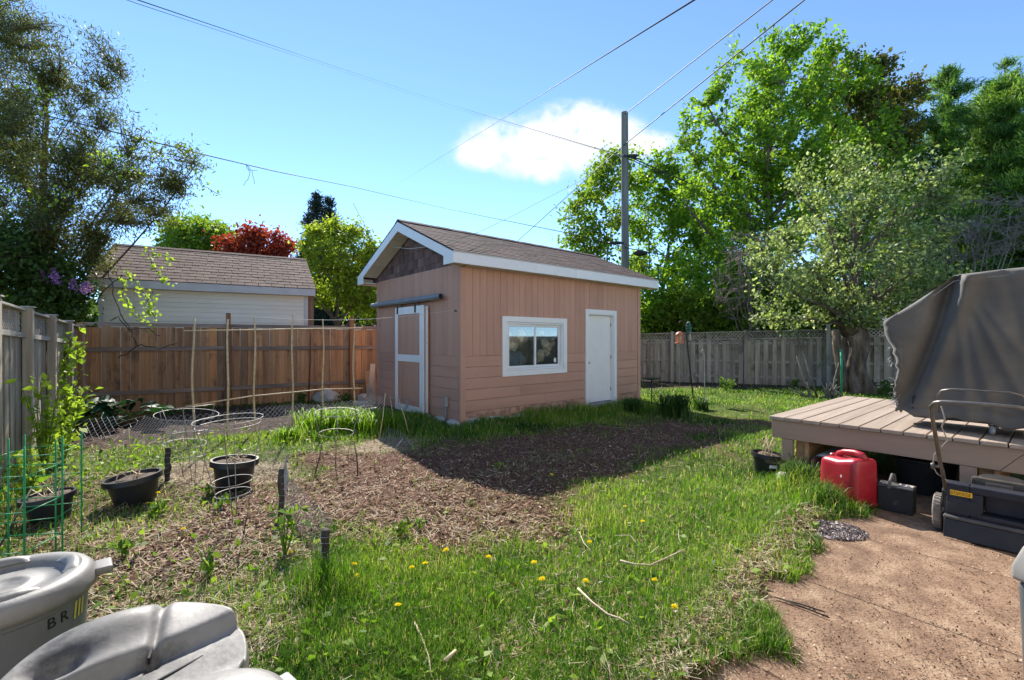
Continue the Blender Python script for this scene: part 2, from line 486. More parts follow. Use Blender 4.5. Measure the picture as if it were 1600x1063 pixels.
def ground_material():
    m = bpy.data.materials.new('yard_soil'); m.use_nodes = True
    t = m.node_tree; t.nodes.clear(); L = t.links.new
    def n(ty, **kw):
        x = t.nodes.new(ty)
        for k, v in kw.items(): setattr(x, k, v)
        return x
    out = n('ShaderNodeOutputMaterial'); bs = n('ShaderNodeBsdfPrincipled'); bs.inputs['Roughness'].default_value = 0.95; bs.inputs['Specular IOR Level'].default_value = 0.1
    co = n('ShaderNodeTexCoord')
    def noise(sc, d=8, r=0.65):
        x = n('ShaderNodeTexNoise'); x.inputs['Scale'].default_value = sc; x.inputs['Detail'].default_value = d; x.inputs['Roughness'].default_value = r
        L(co.outputs['Object'], x.inputs['Vector']); return x.outputs['Fac']
    def ramp(f, stops):
        x = n('ShaderNodeValToRGB'); e = x.color_ramp.elements
        e[0].position, e[0].color = stops[0][0], (*stops[0][1], 1); e[1].position, e[1].color = stops[1][0], (*stops[1][1], 1)
        for p_, c_ in stops[2:]:
            q = e.new(p_); q.color = (*c_, 1)
        L(f, x.inputs['Fac']); return x.outputs['Color']
    def attr(a):
        x = n('ShaderNodeAttribute'); x.attribute_name = a; return x.outputs['Fac']
    def mix(f, a, b):
        x = n('ShaderNodeMix', data_type='RGBA'); L(f, x.inputs['Factor']); L(a, x.inputs['A']); L(b, x.inputs['B']); return x.outputs['Result']
    turf = ramp(noise(26), [(0.3, (0.035, 0.060, 0.010)), (0.5, (0.085, 0.125, 0.022)), (0.70, (0.17, 0.155, 0.06))])
    soil = ramp(noise(34), [(0.30, (0.040, 0.022, 0.015)), (0.48, (0.115, 0.063, 0.042)), (0.60, (0.20, 0.122, 0.085)), (0.72, (0.40, 0.30, 0.21))])
    strw = ramp(noise(30), [(0.3, (0.13, 0.095, 0.06)), (0.62, (0.34, 0.27, 0.18))])
    dark = ramp(noise(22), [(0.3, (0.03, 0.022, 0.02)), (0.65, (0.11, 0.075, 0.062))])
    c = mix(attr('mulch'), turf, soil); c = mix(attr('soil'), c, dark); c = mix(attr('straw'), c, strw); c = mix(attr('rag'), c, soil)
    L(c, bs.inputs['Base Color'])
    bp = n('ShaderNodeBump'); bp.inputs['Strength'].default_value = 0.9; bp.inputs['Distance'].default_value = 0.03
    L(noise(45, 10, 0.75), bp.inputs['Height']); L(bp.outputs[0], bs.inputs['Normal'])
    L(bs.outputs[0], out.inputs['Surface'])
    return m
me = npmesh('ground', np.stack([XX, YY, ZZ], -1).reshape(-1, 3), F, ground_material(), smooth=True)
for k in ('mulch', 'soil', 'straw', 'rag'):
    a = me.attributes.new(k, 'FLOAT', 'POINT'); a.data.foreach_set('value', np.ascontiguousarray(zn[k], np.float32))
tag(link('ground', me), kind='structure')

# ------------------------------------------------------------------ patio of poured slabs
patio = thing('patio', None, None, (0, 0, 0), THETA); tag(patio, kind='structure')
MAT_SLAB = mat('patio_concrete', [(0.115, 0.068, 0.044), (0.21, 0.132, 0.085), (0.34, 0.24, 0.16)], scale=5.5, rough=0.95, bump=0.9, bscale=70, rnd=0.04, dist=0.012, detail=14, spots=((0.09, 0.05, 0.032), 46, 0.53, 0.8))
# local frame: x along U, y along -N ; slab joints run along y
xs = [-6.0, -3.9, -1.85, 0.22, 1.26, 2.2, 3.22, 4.23, 5.25, 6.3, 7.3]
for i in range(len(xs) - 1):
    for (y0, y1) in ((-3.6, 1.6), (-8.5, -3.61)):
        s_ = MB(); rr = random.Random(i * 7 + int(y1 * 3))
        a, b = xs[i] + 0.003, xs[i + 1] - 0.003
        edge = []
        k = 14
        if y1 > 0:
            for j in range(k + 1):
                xx = a + (b - a) * j / k
                edge.append((xx, 1.24 - 0.085 * (4.6 - min(4.6, max(0.5, xx))) + 0.17 + 0.05 * (rr.random() - 0.5)))
            poly = [(a, y0), (b, y0)] + edge[::-1]
        else: poly = [(a, y0), (b, y0), (b, y1), (a, y1)]
        s_.prism(poly, -0.10, 0.012 + 0.002 * rr.random(), 'z')
        s_.build('slab', MAT_SLAB, patio, bevel=0.004)

# ------------------------------------------------------------------ grass blades
def tallness(x, y):
    """how long the grass stands (m)"""
    h = 0.042 + 0.05 * fbm(x * 2.2, y * 2.2, 0, 51, 3)
    for (px, py, r, a) in ((520, 672, 0.42, 0.30), (575, 668, 0.40, 0.26), (455, 690, 0.4, 0.14), (635, 676, 0.45, 0.16), (640, 660, 0.4, 0.12),
                           (760, 672, 0.5, 0.13), (850, 652, 0.6, 0.17), (905, 648, 0.4, 0.2), (985, 640, 0.5, 0.22),
                           (1250, 765, 0.26, 0.20), (1290, 795, 0.2, 0.14),
                           (505, 920, 0.2, 0.12), (430, 930, 0.3, 0.04), (935, 815, 0.28, 0.08), (90, 790, 0.4, 0.06), (20, 800, 0.6, 0.12)):
        c = G(px, py)
        h = h + a * np.exp(-((x - c.x) ** 2 + (y - c.y) ** 2) / r ** 2)
    return h
EXTRA = [(520, 672, 0.35, 0.9), (575, 670, 0.35, 0.9), (635, 676, 0.45, 0.8), (720, 680, 0.5, 0.9), (780, 670, 0.5, 0.9), (850, 656, 0.5, 0.95), (930, 648, 0.5, 0.95), (990, 640, 0.6, 0.95),
         (1250, 760, 0.3, 0.9), (935, 815, 0.28, 0.7), (505, 920, 0.2, 0.7), (430, 800, 0.1, 0.6), (1110, 660, 0.3, 0.4)]
def grass_blades(n, lo=588, hi=1175):
    px = R.uniform(-260, 1860, n); py = lo + (hi - lo) * R.uniform(0, 1, n) ** 0.85
    y = FPX * EYE / (py - CY); x = (px - CX) / FPX * y
    z_ = zones(x, y); pr = z_['grass'].copy()
    for (a, b, r, k) in EXTRA:
        c = G(a, b); pr = np.maximum(pr, k * np.exp(-((x - c.x) ** 2 + (y - c.y) ** 2) / r ** 2) * (1 - z_['patio']))
    pr = np.maximum(pr, 0.03 * z_['mulch'] * (fbm(x * 1.7, y * 1.7, 0, 77, 2) > 0.6))
    # nothing grows inside the shed or under the middle of the deck
    lx = (x - SHED.x) * U.x + (y - SHED.y) * U.y; ly = -((x - SHED.x) * N.x + (y - SHED.y) * N.y)
    ins = (lx > 0.0) & (lx < 5.3) & (ly > 0.0) & (ly < 3.44)
    dx = (x - DECK.x) * U.x + (y - DECK.y) * U.y; dy = -((x - DECK.x) * N.x + (y - DECK.y) * N.y)
    und = (dx > 0.5) & (dx < 2.7) & (dy < -0.5)
    keep = (R.uniform(0, 1, n) < pr) & ~ins & ~und & (y < 16.8)
    # the fences bound the yard
    keep &= ((x + 8.46) * 0.811 + (y - 8.9) * 0.585) > 0.05
    return x[keep], y[keep], z_, keep
SHED = Vector((-0.892, 7.996, 0)); DECK = Vector((2.888, 5.10, 0))
bx, by, _, _ = grass_blades(430000)
b2 = grass_blades(230000, 590, 690)
bx, by = np.concatenate([bx, b2[0]]), np.concatenate([by, b2[1]])
n = len(bx); bz = gz(bx, by)
h = tallness(bx, by) * R.uniform(0.45, 1.35, n)
w = np.maximum(0.0032, 0.0012 * by) * R.uniform(0.7, 1.3, n)
az = R.uniform(0, 2 * PI, n); lean = R.uniform(0.15, 0.95, n)
dx, dy = np.cos(az), np.sin(az); sx, sy = -dy, dx
V = np.empty((n, 5, 3))
def setp(k, f, lz, wk, sgn):
    V[:, k, 0] = bx + dx * f * h * lean + sx * w * wk * sgn; V[:, k, 1] = by + dy * f * h * lean + sy * w * wk * sgn; V[:, k, 2] = bz - 0.01 + lz * h
setp(0, 0, 0, .5, 1); setp(1, 0, 0, .5, -1); setp(2, .30, .62, .42, 1); setp(3, .30, .62, .42, -1); setp(4, .95, .95, 0, 1)
b5 = np.arange(n)[:, None] * 5
F = np.concatenate([b5 + [0, 1, 3], b5 + [0, 3, 2], b5 + [2, 3, 4]])
tn = np.clip(1.5 * (fbm(bx * 1.3, by * 1.3, 0, 61, 4) - 0.5) + 0.34 + R.uniform(-0.25, 0.45, n), 0, 1)
dry = R.uniform(0, 1, n) < 0.10
tn = np.where(dry, 1.0, tn * 0.86)
MAT_GRASS = leafmat('grass_blade', [(0.022, 0.070, 0.010), (0.055, 0.145, 0.014), (0.105, 0.235, 0.020), (0.17, 0.30, 0.028), (0.25, 0.34, 0.05), (0.46, 0.41, 0.22)], trans=0.48, rough=0.5, tr_gain=1.25)
tag(link('grass', npmesh('grass', V.reshape(-1, 3), F, MAT_GRASS, np.concatenate([tn, tn, tn]))), kind='stuff')

# ------------------------------------------------------------------ loose stuff on the ground: wood chips, straw, leaf litter, low weeds
def scatter(n, fn, pymin=590, pymax=1120, pxa=-150, pxb=1750):
    px = R.uniform(pxa, pxb, n); py = R.uniform(pymin, pymax, n)
    y = FPX * EYE / (py - CY); x = (px - CX) / FPX * y
    p_ = fn(zones(x, y), x, y)
    k = R.uniform(0, 1, n) < p_
    lx = (x - SHED.x) * U.x + (y - SHED.y) * U.y; ly = -((x - SHED.x) * N.x + (y - SHED.y) * N.y)
    k &= ~((lx > 0) & (lx < 5.3) & (ly > 0) & (ly < 3.44))
    return x[k], y[k]
def strips(name, x, y, ln, wd, m, tilt=0.25, lift=0.006, bend=0.15):
    n = len(x); z = gz(x, y) + mulchlift(x, y) + lift
    a = R.uniform(0, 2 * PI, n); l = ln * R.uniform(0.4, 1.5, n); w_ = np.maximum(wd, 0.0007 * y) * R.uniform(0.6, 1.4, n)
    d = np.stack([np.cos(a), np.sin(a), R.normal(0, tilt, n)], -1); s = np.stack([-np.sin(a), np.cos(a), R.normal(0, tilt, n)], -1)
    c = np.stack([x, y, z + np.abs(d[:, 2]) * l * 0.35], -1)
    off = s * (R.uniform(-1, 1, n) * bend * l)[:, None]
    V = np.empty((n, 6, 3))
    for k, (q, o) in enumerate(((-.5, 0), (0, 1), (.5, 0))):
        V[:, 2 * k] = c + d * (l * q)[:, None] + off * o + s * (w_ / 2)[:, None]
        V[:, 2 * k + 1] = c + d * (l * q)[:, None] + off * o - s * (w_ / 2)[:, None]
    b = np.arange(n)[:, None] * 6
    F = np.concatenate([b + [0, 1, 3, 2], b + [2, 3, 5, 4]])
    t_ = R.uniform(0, 1, n)
    return npmesh(name, V.reshape(-1, 3), F, m, np.concatenate([t_, t_]))
def mulchlift(x, y):
    return zones(x, y)['mulch'] * ((fbm(x * 9, y * 9, 0, 41, 3) - 0.5) * 0.035 + 0.012)
MAT_CHIP = leafmat('wood_chip', [(0.035, 0.018, 0.012), (0.095, 0.046, 0.029), (0.17, 0.088, 0.056), (0.28, 0.175, 0.118), (0.50, 0.39, 0.275)], trans=0.0, rough=0.9, spec=0.1)
MAT_STRAW = leafmat('dry_straw', [(0.20, 0.14, 0.09), (0.34, 0.27, 0.18), (0.50, 0.42, 0.29), (0.58, 0.52, 0.40)], trans=0.15, rough=0.8, spec=0.2)
x, y = scatter(150000, lambda z, x, y: np.clip(0.85 * z['mulch'] + 0.6 * z['soil'] + 0.25 * z['straw'] + 0.8 * z['rag'] * (1 - z['patio']) + 0.05, 0, 1) * (1 - z['patio'] * 0.985))
tag(link('mulch', strips('mulch', x, y, 0.035, 0.009, MAT_CHIP, 0.3)), kind='stuff')
x, y = scatter(130000, lambda z, x, y: np.clip(0.16 * z['mulch'] * (fbm(x * 1.9, y * 1.9, 0, 88, 3) > 0.47) + 0.9 * z['straw'] + 0.14 * z['sparse'] + 0.25 * z['weed'] + 0.22 * z['rag'] + 0.04 * (1 - z['mulch']) * (1 - z['grass']) + 0.03, 0, 1) * (1 - z['patio'] * 0.99))
tag(link('straw', strips('straw', x, y, 0.11, 0.0026, MAT_STRAW, 0.16, 0.012, 0.2)), kind='stuff')
MAT_LITTER = leafmat('leaf_litter', [(0.10, 0.05, 0.03), (0.22, 0.12, 0.07), (0.40, 0.30, 0.22), (0.55, 0.48, 0.40)], trans=0.2, rough=0.8)
x, y = scatter(26000, lambda z, x, y: np.clip(0.03 * z['grass'] + 0.10 * z['rag'] + 0.02 * z['mulch'] + 0.01, 0, 1) * (1 - 0.93 * z['patio']))
tag(link('leaf_litter', leafmesh('leaf_litter', np.stack([x, y, np.maximum(gz(x, y), np.where(edge_patio(x, y) > 0.8, 0.018, -1)) + 0.022], -1), 0.04, MAT_LITTER, 0.6, 0.0, 3.0)), kind='stuff')
MAT_WEED = leafmat('weed_leaf', [(0.05, 0.12, 0.015), (0.11, 0.21, 0.02), (0.19, 0.30, 0.03), (0.27, 0.36, 0.05)], trans=0.45, tr_gain=1.2)
x, y = scatter(60000, lambda z, x, y: np.clip(0.75 * z['weed'] * (fbm(x * 1.8, y * 1.8, 0, 97, 3) > 0.42) + 0.05 * z['grass'] + 0.03 * z['sparse'], 0, 1) * (1 - z['patio']))
zz = gz(x, y) + 0.02 + R.uniform(0, 1, len(x)) ** 1.5 * (0.03 + 0.13 * zones(x, y)['weed'])
tag(link('weed_leaves', leafmesh('weed_leaves', np.stack([x, y, zz], -1), 0.055, MAT_WEED, 0.55, 0.1, 1.4)), kind='stuff')
# a little heap of chips and pebbles by the red can
hp = G(1300, 832)
n = 1500; a = R.uniform(0, 2 * PI, n); r = 0.19 * np.sqrt(R.uniform(0, 1, n))
hx, hy = hp.x + r * np.cos(a) * 1.25, hp.y + r * np.sin(a) * 1.0
MAT_GREYCHIP = leafmat('grey_bark_chip', [(0.14, 0.11, 0.105), (0.30, 0.25, 0.24), (0.50, 0.44, 0.42)], trans=0.0, rough=0.9)
tag(link('bark_chips', leafmesh('bark_chips', np.stack([hx, hy, 0.02 + R.uniform(0, 0.03, n) * (1 - r / 0.2)], -1), 0.026, MAT_GREYCHIP, 0.7, 0.0, 0.8)), kind='stuff')
x, y = scatter(9000, lambda z, x, y: z['patio'] * 0.55 * ((x * U.x + y * U.y) < 5.4), 790, 1120, 1050, 1750)
tag(link('grit', leafmesh('grit', np.stack([x, y, np.full(len(x), 0.0185)], -1), 0.011, MAT_CHIP, 0.7, 0.0, 6.0)), kind='stuff')
# ------------------------------------------------------------------ the garden shed
shed = thing('garden_shed', 'tan wooden shed with gabled shingle roof and white trim in the middle of the yard', 'shed', (SHED.x, SHED.y, 0), THETA)
LX, LY, WH = 5.3, 3.44, 2.84           # length, depth, wall height
EO, RO = 0.30, 0.34                    # eave and rake overhangs
EZ, RZ = 2.99, 3.867                   # roof top height at the eave and at the ridge
def shed_xz(px, py, off=0.0):
    """a pixel of the long wall (off metres in front of it) as local x, z"""
    k = (px - CX) / FPX
    ox, oy = SHED.x + N.x * off, SHED.y + N.y * off
    t = (k * oy - ox) / (U.x - k * U.y)
    y = oy + U.y * t
    return t, EYE - (py - CY) / FPX * y
def gable_yz(px, py, off=0.0):
    k = (px - CX) / FPX
    ox, oy = SHED.x - U.x * off, SHED.y - U.y * off
    s = (k * oy - ox) / (-N.x + k * N.y)
    y = oy - N.y * s
    return s, EYE - (py - CY) / FPX * y

TAN = [(0.43, 0.238, 0.168), (0.50, 0.282, 0.20), (0.545, 0.312, 0.225)]
M_TAN = mat('tan_paint', TAN, scale=2.2, rough=0.62, bump=0.25, bscale=14, stretch=(1, 1, 0.25), rnd=0.05, dist=0.004, spots=((0.34, 0.19, 0.135), 5, 0.6, 0.35))
M_TANH = mat('tan_paint_horizontal', TAN, scale=2.2, rough=0.62, bump=0.25, bscale=14, stretch=(0.25, 0.25, 1), rnd=0.05, dist=0.004, spots=((0.34, 0.19, 0.135), 5, 0.6, 0.35))
M_WHITE = mat('white_paint', [(0.76, 0.755, 0.74), (0.82, 0.815, 0.80)], scale=3, rough=0.5, bump=0.15, bscale=20, dist=0.003, spots=((0.50, 0.48, 0.44), 7, 0.60, 0.45))
M_ALU = mat('white_aluminium', [(0.74, 0.745, 0.75), (0.80, 0.80, 0.80)], scale=2, rough=0.4, bump=0.05, dist=0.003, spots=((0.50, 0.50, 0.49), 6, 0.58, 0.4))
M_SOFFIT = mat('soffit_vinyl', [(0.52, 0.47, 0.40), (0.60, 0.55, 0.47)], scale=2, rough=0.6, bump=0.05)
M_SHAKE = mat('dark_cedar_shake', [(0.075, 0.046, 0.042), (0.15, 0.093, 0.082), (0.23, 0.155, 0.138)], scale=6, rough=0.9, bump=0.5, bscale=30, stretch=(1, 3, 0.4), rnd=0.35)
M_DARK = mat('dark_void', [(0.02, 0.018, 0.016), (0.03, 0.026, 0.024)], rough=0.9, bump=0)
M_SHING = mat('asphalt_shingle', [(0.034, 0.024, 0.025), (0.075, 0.052, 0.051), (0.125, 0.088, 0.082)], scale=26, rough=0.95, bump=0.7, bscale=170, rnd=0.0, detail=10,
              objcols=[(0.42, 0.38, 0.42), (1.0, 0.93, 0.95), (1.55, 1.36, 1.28), (0.6, 0.52, 0.56), (1.2, 1.08, 1.08)])
M_CONC = mat('rough_concrete', [(0.30, 0.28, 0.25), (0.46, 0.44, 0.40), (0.58, 0.56, 0.52)], scale=7, rough=0.95, bump=0.6, bscale=40)
M_GALV = mat('grey_pipe', [(0.16, 0.18, 0.20), (0.26, 0.29, 0.32)], scale=4, rough=0.45, bump=0.1, metal=0.3)
M_STEEL = mat('dark_steel', [(0.03, 0.03, 0.032), (0.07, 0.07, 0.07)], scale=9, rough=0.5, metal=0.5, bump=0.2)

# openings
wx0, wz1 = shed_xz(784, 494); wx1, _ = shed_xz(884.5, 500); _, wz0 = shed_xz(784, 589)
dx0, dz1 = shed_xz(914, 483); dx1, _ = shed_xz(962, 486); _, dz0 = shed_xz(914, 641)
dz0 = max(dz0, 0.06)
# core walls (behind the boards), with real openings for window and door
core = MB()
t_ = 0.10
def wallseg(x0, x1, z0, z1): core.box(x0, x1, 0.02, 0.02 + t_, z0, z1)
wi = 0.10                                                  # frame width overlapping
ox0, ox1, oz0, oz1 = wx0 + wi, wx1 - wi, wz0 + wi, wz1 - wi
ex0, ex1, ez1 = dx0 + 0.07, dx1 - 0.07, dz1 - 0.09
wallseg(0.02, ox0, 0.02, WH); wallseg(ox0, ox1, 0.02, oz0); wallseg(ox0, ox1, oz1, WH); wallseg(ox1, ex0, 0.02, WH); wallseg(ex0, ex1, ez1, WH); wallseg(ex1, LX - 0.02, 0.02, WH)
core.box(0.02, 0.12, 0.121, LY - 0.121, 0.02, WH); core.box(LX - 0.12, LX - 0.02, 0.121, LY - 0.121, 0.02, WH); core.box(0.02, LX - 0.02, LY - 0.12, LY - 0.02, 0.02, WH)
def roofz(y): return EZ - 0.15 + (RZ - EZ) * (min(y, LY - y) + EO) / (LY / 2 + EO)
core.prism([(0.03, WH), (LY - 0.03, WH), (LY / 2, roofz(LY / 2) - 0.02)], 0.05, 0.10, 'x')
core.prism([(0.0, WH), (LY, WH), (LY / 2, roofz(LY / 2) - 0.02)], LX - 0.08, LX - 0.0, 'x')
core.build('wall_core', M_DARK, shed)
# footing stones
for k, (a, b, hh, yy) in enumerate(((0.06, 0.42, 0.10, -0.05), (0.46, 1.0, 0.09, -0.04), (1.04, 1.6, 0.07, -0.02), (2.6, 3.1, 0.06, -0.01), (4.6, 5.2, 0.06, -0.01))):
    m_ = MB().blob(((a + b) / 2, yy + 0.08, 0.02), (b - a) / 2 * 1.08, 0.13, hh, seed=k, rough=0.15)
    m_.build('footing_stone', M_CONC, shed, smooth=True)
for k in range(3):
    MB().blob((-0.02 + 0.03 * k, 0.18 + 0.5 * k, 0.01), 0.12, 0.22, 0.09, seed=20 + k, rough=0.15).build('footing_stone', M_CONC, shed, smooth=True)

# board siding: narrow upright boards above, lying boards below, each board a piece
bw = 0.158
ZT = 1.215
me_v = MB().box(0.002, bw - 0.002, -0.012, 0.012, 0, 1.0).mesh('siding_board', M_TAN, bevel=0.004)
me_h = MB().box(0, 1.0, -0.012, 0.012, 0.002, 0.198).mesh('siding_board', M_TANH, bevel=0.005)
def front_board(x, z0, z1, rot=0):
    return link('siding_board', me_v, shed, (x, 0.006, z0), None, (1, 1, z1 - z0))
x = 0.09
while x < LX - 0.1:
    xe = x + bw
    sx_ = 1.0
    if xe > LX - 0.09: sx_ = (LX - 0.09 - x) / bw
    inw = x < wx1 - 0.02 and xe > wx0 + 0.02
    ind = x < dx1 - 0.02 and xe > dx0 + 0.02
    def put(z0, z1):
        if z1 - z0 > 0.03:
            o = link('siding_board', me_v, shed, (x, 0.006 + random.uniform(-0.0015, 0.0015), z0), None, (sx_, 1, z1 - z0))
    if inw:
        put(wz1 - 0.03, WH)
        for (qa, qb) in ((x, min(xe, wx0 + 0.02)), (max(x, wx1 - 0.02), xe)):
            if qb - qa > 0.01 and (qa < wx0 or qb > wx1): link('siding_board', me_v, shed, (qa, 0.006, ZT), None, ((qb - qa) / bw, 1, wz1 - 0.031 - ZT))
    elif ind:
        put(dz1 - 0.03, WH)
        for (qa, qb) in ((x, min(xe, dx0 + 0.02)), (max(x, dx1 - 0.02), xe)):
            if qb - qa > 0.01 and (qa < dx0 or qb > dx1): link('siding_board', me_v, shed, (qa, 0.006, ZT), None, ((qb - qa) / bw, 1, dz1 - 0.031 - ZT))
    else: put(ZT, WH)
    x = xe
M_TANS = mat('tan_paint_splashed', TAN, scale=2.2, rough=0.7, bump=0.3, bscale=14, stretch=(0.25, 0.25, 1), rnd=0.05, dist=0.004, spots=((0.17, 0.11, 0.075), 7, 0.46, 0.7))
me_hs = MB().box(0, 1.0, -0.012, 0.012, 0.002, 0.198).mesh('siding_board', M_TANS, bevel=0.005)
M_NAIL = mat('nail_head', [(0.16, 0.10, 0.08)], rough=.6, bump=0)
def lying(x0, x1, z, sz, y=0.006):
    if x1 - x0 > 0.02: link('siding_board', me_hs if z < 0.05 else me_h, shed, (x0, y + random.uniform(-0.0015, 0.0015), z), None, (x1 - x0, 1, sz))
nrow = 6; rh = (ZT - 0.03) / nrow
for r_ in range(nrow):
    z0 = 0.03 + rh * r_
    a, b = 0.09, LX - 0.09
    spans = [(a, b)]
    if z0 + rh > wz0 + 0.03: spans = [(a, wx0 + 0.02), (wx1 - 0.02, dx0 + 0.01), (dx1 - 0.01, b)]
    else: spans = [(a, dx0 + 0.01), (dx1 - 0.01, b)]
    for (p_, q_) in spans:
        cut = [p_]
        if q_ - p_ > 2.2: cut.append(p_ + (q_ - p_) * (0.62 if r_ % 2 else 0.4))
        cut.append(q_)
        for i in range(len(cut) - 1): lying(cut[i] + (0.001 if i else 0), cut[i + 1], z0, rh / 0.2)
# gable wall boards
me_gv = MB().box(-0.012, 0.012, 0.002, bw - 0.002, 0, 1.0).mesh('siding_board', M_TAN, bevel=0.004)
me_gh = MB().box(-0.012, 0.012, 0, 1.0, 0.002, 0.198).mesh('siding_board', M_TANH, bevel=0.005)
y = 0.09
while y < LY - 0.05:
    s_ = min(1.0, (LY - 0.03 - y) / bw)
    link('siding_board', me_gv, shed, (0.006 + random.uniform(-0.0015, 0.0015), y, ZT), None, (1, s_, WH - ZT)); y += bw
for r_ in range(nrow):
    z0 = 0.03 + rh * r_
    link('siding_board', me_gh, shed, (0.006, 0.09, z0), None, (1, 1.62, rh / 0.2))
    link('siding_board', me_gh, shed, (0.006, 1.711, z0), None, (1, LY - 0.03 - 1.711, rh / 0.2))
# far and back walls, plain sheets of the same paint
MB().box(LX - 0.02, LX + 0.004, 0.09, LY - 0.03, 0.03, WH).build('end_wall', M_TAN, shed)
MB().box(0.09, LX - 0.09, LY - 0.02, LY + 0.004, 0.03, WH).build('back_wall', M_TAN, shed)
# corner boards
for (cx_, cy_) in ((0, 0), (LX, 0), (LX, LY), (0, LY)):
    sx_ = 1 if cx_ == 0 else -1; sy_ = 1 if cy_ == 0 else -1
    c_ = MB()
    xa, xb = sorted((cx_ - 0.022 * sx_, cx_ + 0.088 * sx_)); ya, yb = sorted((cy_ - 0.022 * sy_, cy_ + 0.005 * sy_))
    c_.box(xa, xb, ya, yb, 0.0, WH - 0.02)
    xa, xb = sorted((cx_ - 0.022 * sx_, cx_ + 0.005 * sx_)); ya, yb = sorted((cy_ + 0.0055 * sy_, cy_ + 0.088 * sy_))
    c_.box(xa, xb, ya, yb, 0.0, WH - 0.02)
    c_.build('corner_board', M_TAN, shed, bevel=0.003)
# shakes in the gable triangle
slope = (RZ - EZ) / (LY / 2 + EO)
me_sh = MB().prism([(-0.004, 0), (-0.03, 0), (-0.016, 0.26), (-0.004, 0.26)], 0.002, 0.198, 'y').mesh('shake', M_SHAKE)
# prism along y with (x,z) outline
rr = random.Random(4)
for r_ in range(6):
    z0 = WH - 0.05 + r_ * 0.165
    top = z0 + 0.10
    half = (roofz(LY / 2) - top) / slope
    y = LY / 2 - half + rr.uniform(-0.08, 0)
    while y < LY / 2 + half:
        w_ = rr.uniform(0.14, 0.27)
        ym = y + w_ / 2
        if roofz(ym) > z0 + 0.04:
            hz = min(1.0, max(0.25, (roofz(ym) + 0.04 - z0) / 0.26))
            link('shake', me_sh, shed, (0.03 - 0.001 * r_, y, z0 + rr.uniform(-0.018, 0.018)), None, (1, w_ / 0.2, hz))
        y += w_
# roof decks and shingles
SL = math.hypot(LY / 2 + EO, RZ - EZ); ang = math.atan2(RZ - EZ, LY / 2 + EO)
roof = MB()
th = 0.05
for sg in (0, 1):
    e = -EO if sg == 0 else LY + EO
    roof.prism([(e, EZ - 0.02), (LY / 2, RZ - 0.02), (LY / 2, RZ - 0.02 - th), (e, EZ - 0.02 - th)], -RO + 0.01, LX + RO - 0.01, 'x')
roof_o = roof.build('roof', M_SHING, shed)
exp_ = SL / 15
me_tab = MB().prism([(0, 0.0), (0, 0.016), (exp_ * 1.5, 0.006), (exp_ * 1.5, 0.0)], 0.0015, 0.3335, 'x').mesh('shingle', M_SHING)
for r_ in range(15):
    x = -RO - rr.uniform(0, 0.3)
    zb = r_ * exp_ - 0.02
    while x < LX + RO:
        w_ = 0.335
        xa, xb = max(x, -RO - 0.015), min(x + w_, LX + RO + 0.015)
        if xb - xa > 0.02:
            py_ = -EO + math.cos(ang) * zb - math.sin(ang) * (-0.012 + 0.006); pz_ = EZ + math.sin(ang) * zb - 0.012
            link('shingle', me_tab, roof_o, (xa, py_ - 0.004 * rr.random(), pz_ + 0.0025 * rr.random()), (ang, 0, 0), ((xb - xa) / 0.335, 1, 1))
        x += w_
# back slope shingles as wide courses
bk = MB()
for r_ in range(15):
    zb = r_ * exp_
    y0, z0 = LY + EO + 0.02 - math.cos(ang) * zb, EZ + math.sin(ang) * zb - 0.012
    y1, z1 = LY + EO + 0.02 - math.cos(ang) * (zb + exp_ * 1.3), EZ + math.sin(ang) * (zb + exp_ * 1.3) - 0.012
    bk.prism([(y0, z0), (y0, z0 + 0.016), (y1, z1 + 0.006), (y1, z1)], -RO - 0.01, LX + RO + 0.01, 'x')
bk.build('shingle_course', M_SHING, roof_o)
cap = MB().prism([(-0.12, -0.058), (0, 0.0), (0.12, -0.058), (0.12, -0.046), (0, 0.016), (-0.12, -0.046)], 0, 0.298, 'x').mesh('ridge_cap', M_SHING)
for i in range(20):
    link('ridge_cap', cap, roof_o, (-RO - 0.01 + i * 0.3, LY / 2, RZ + 0.015 + 0.003 * (i % 2)))
# drip edge
dr = MB()
dr.box(-RO - 0.012, LX + RO + 0.012, -EO - 0.022, -EO - 0.002, EZ - 0.035, EZ - 0.012)
dr.build('drip_edge', mat('drip_metal', [(0.45, 0.42, 0.38), (0.55, 0.52, 0.48)], rough=0.5), shed)
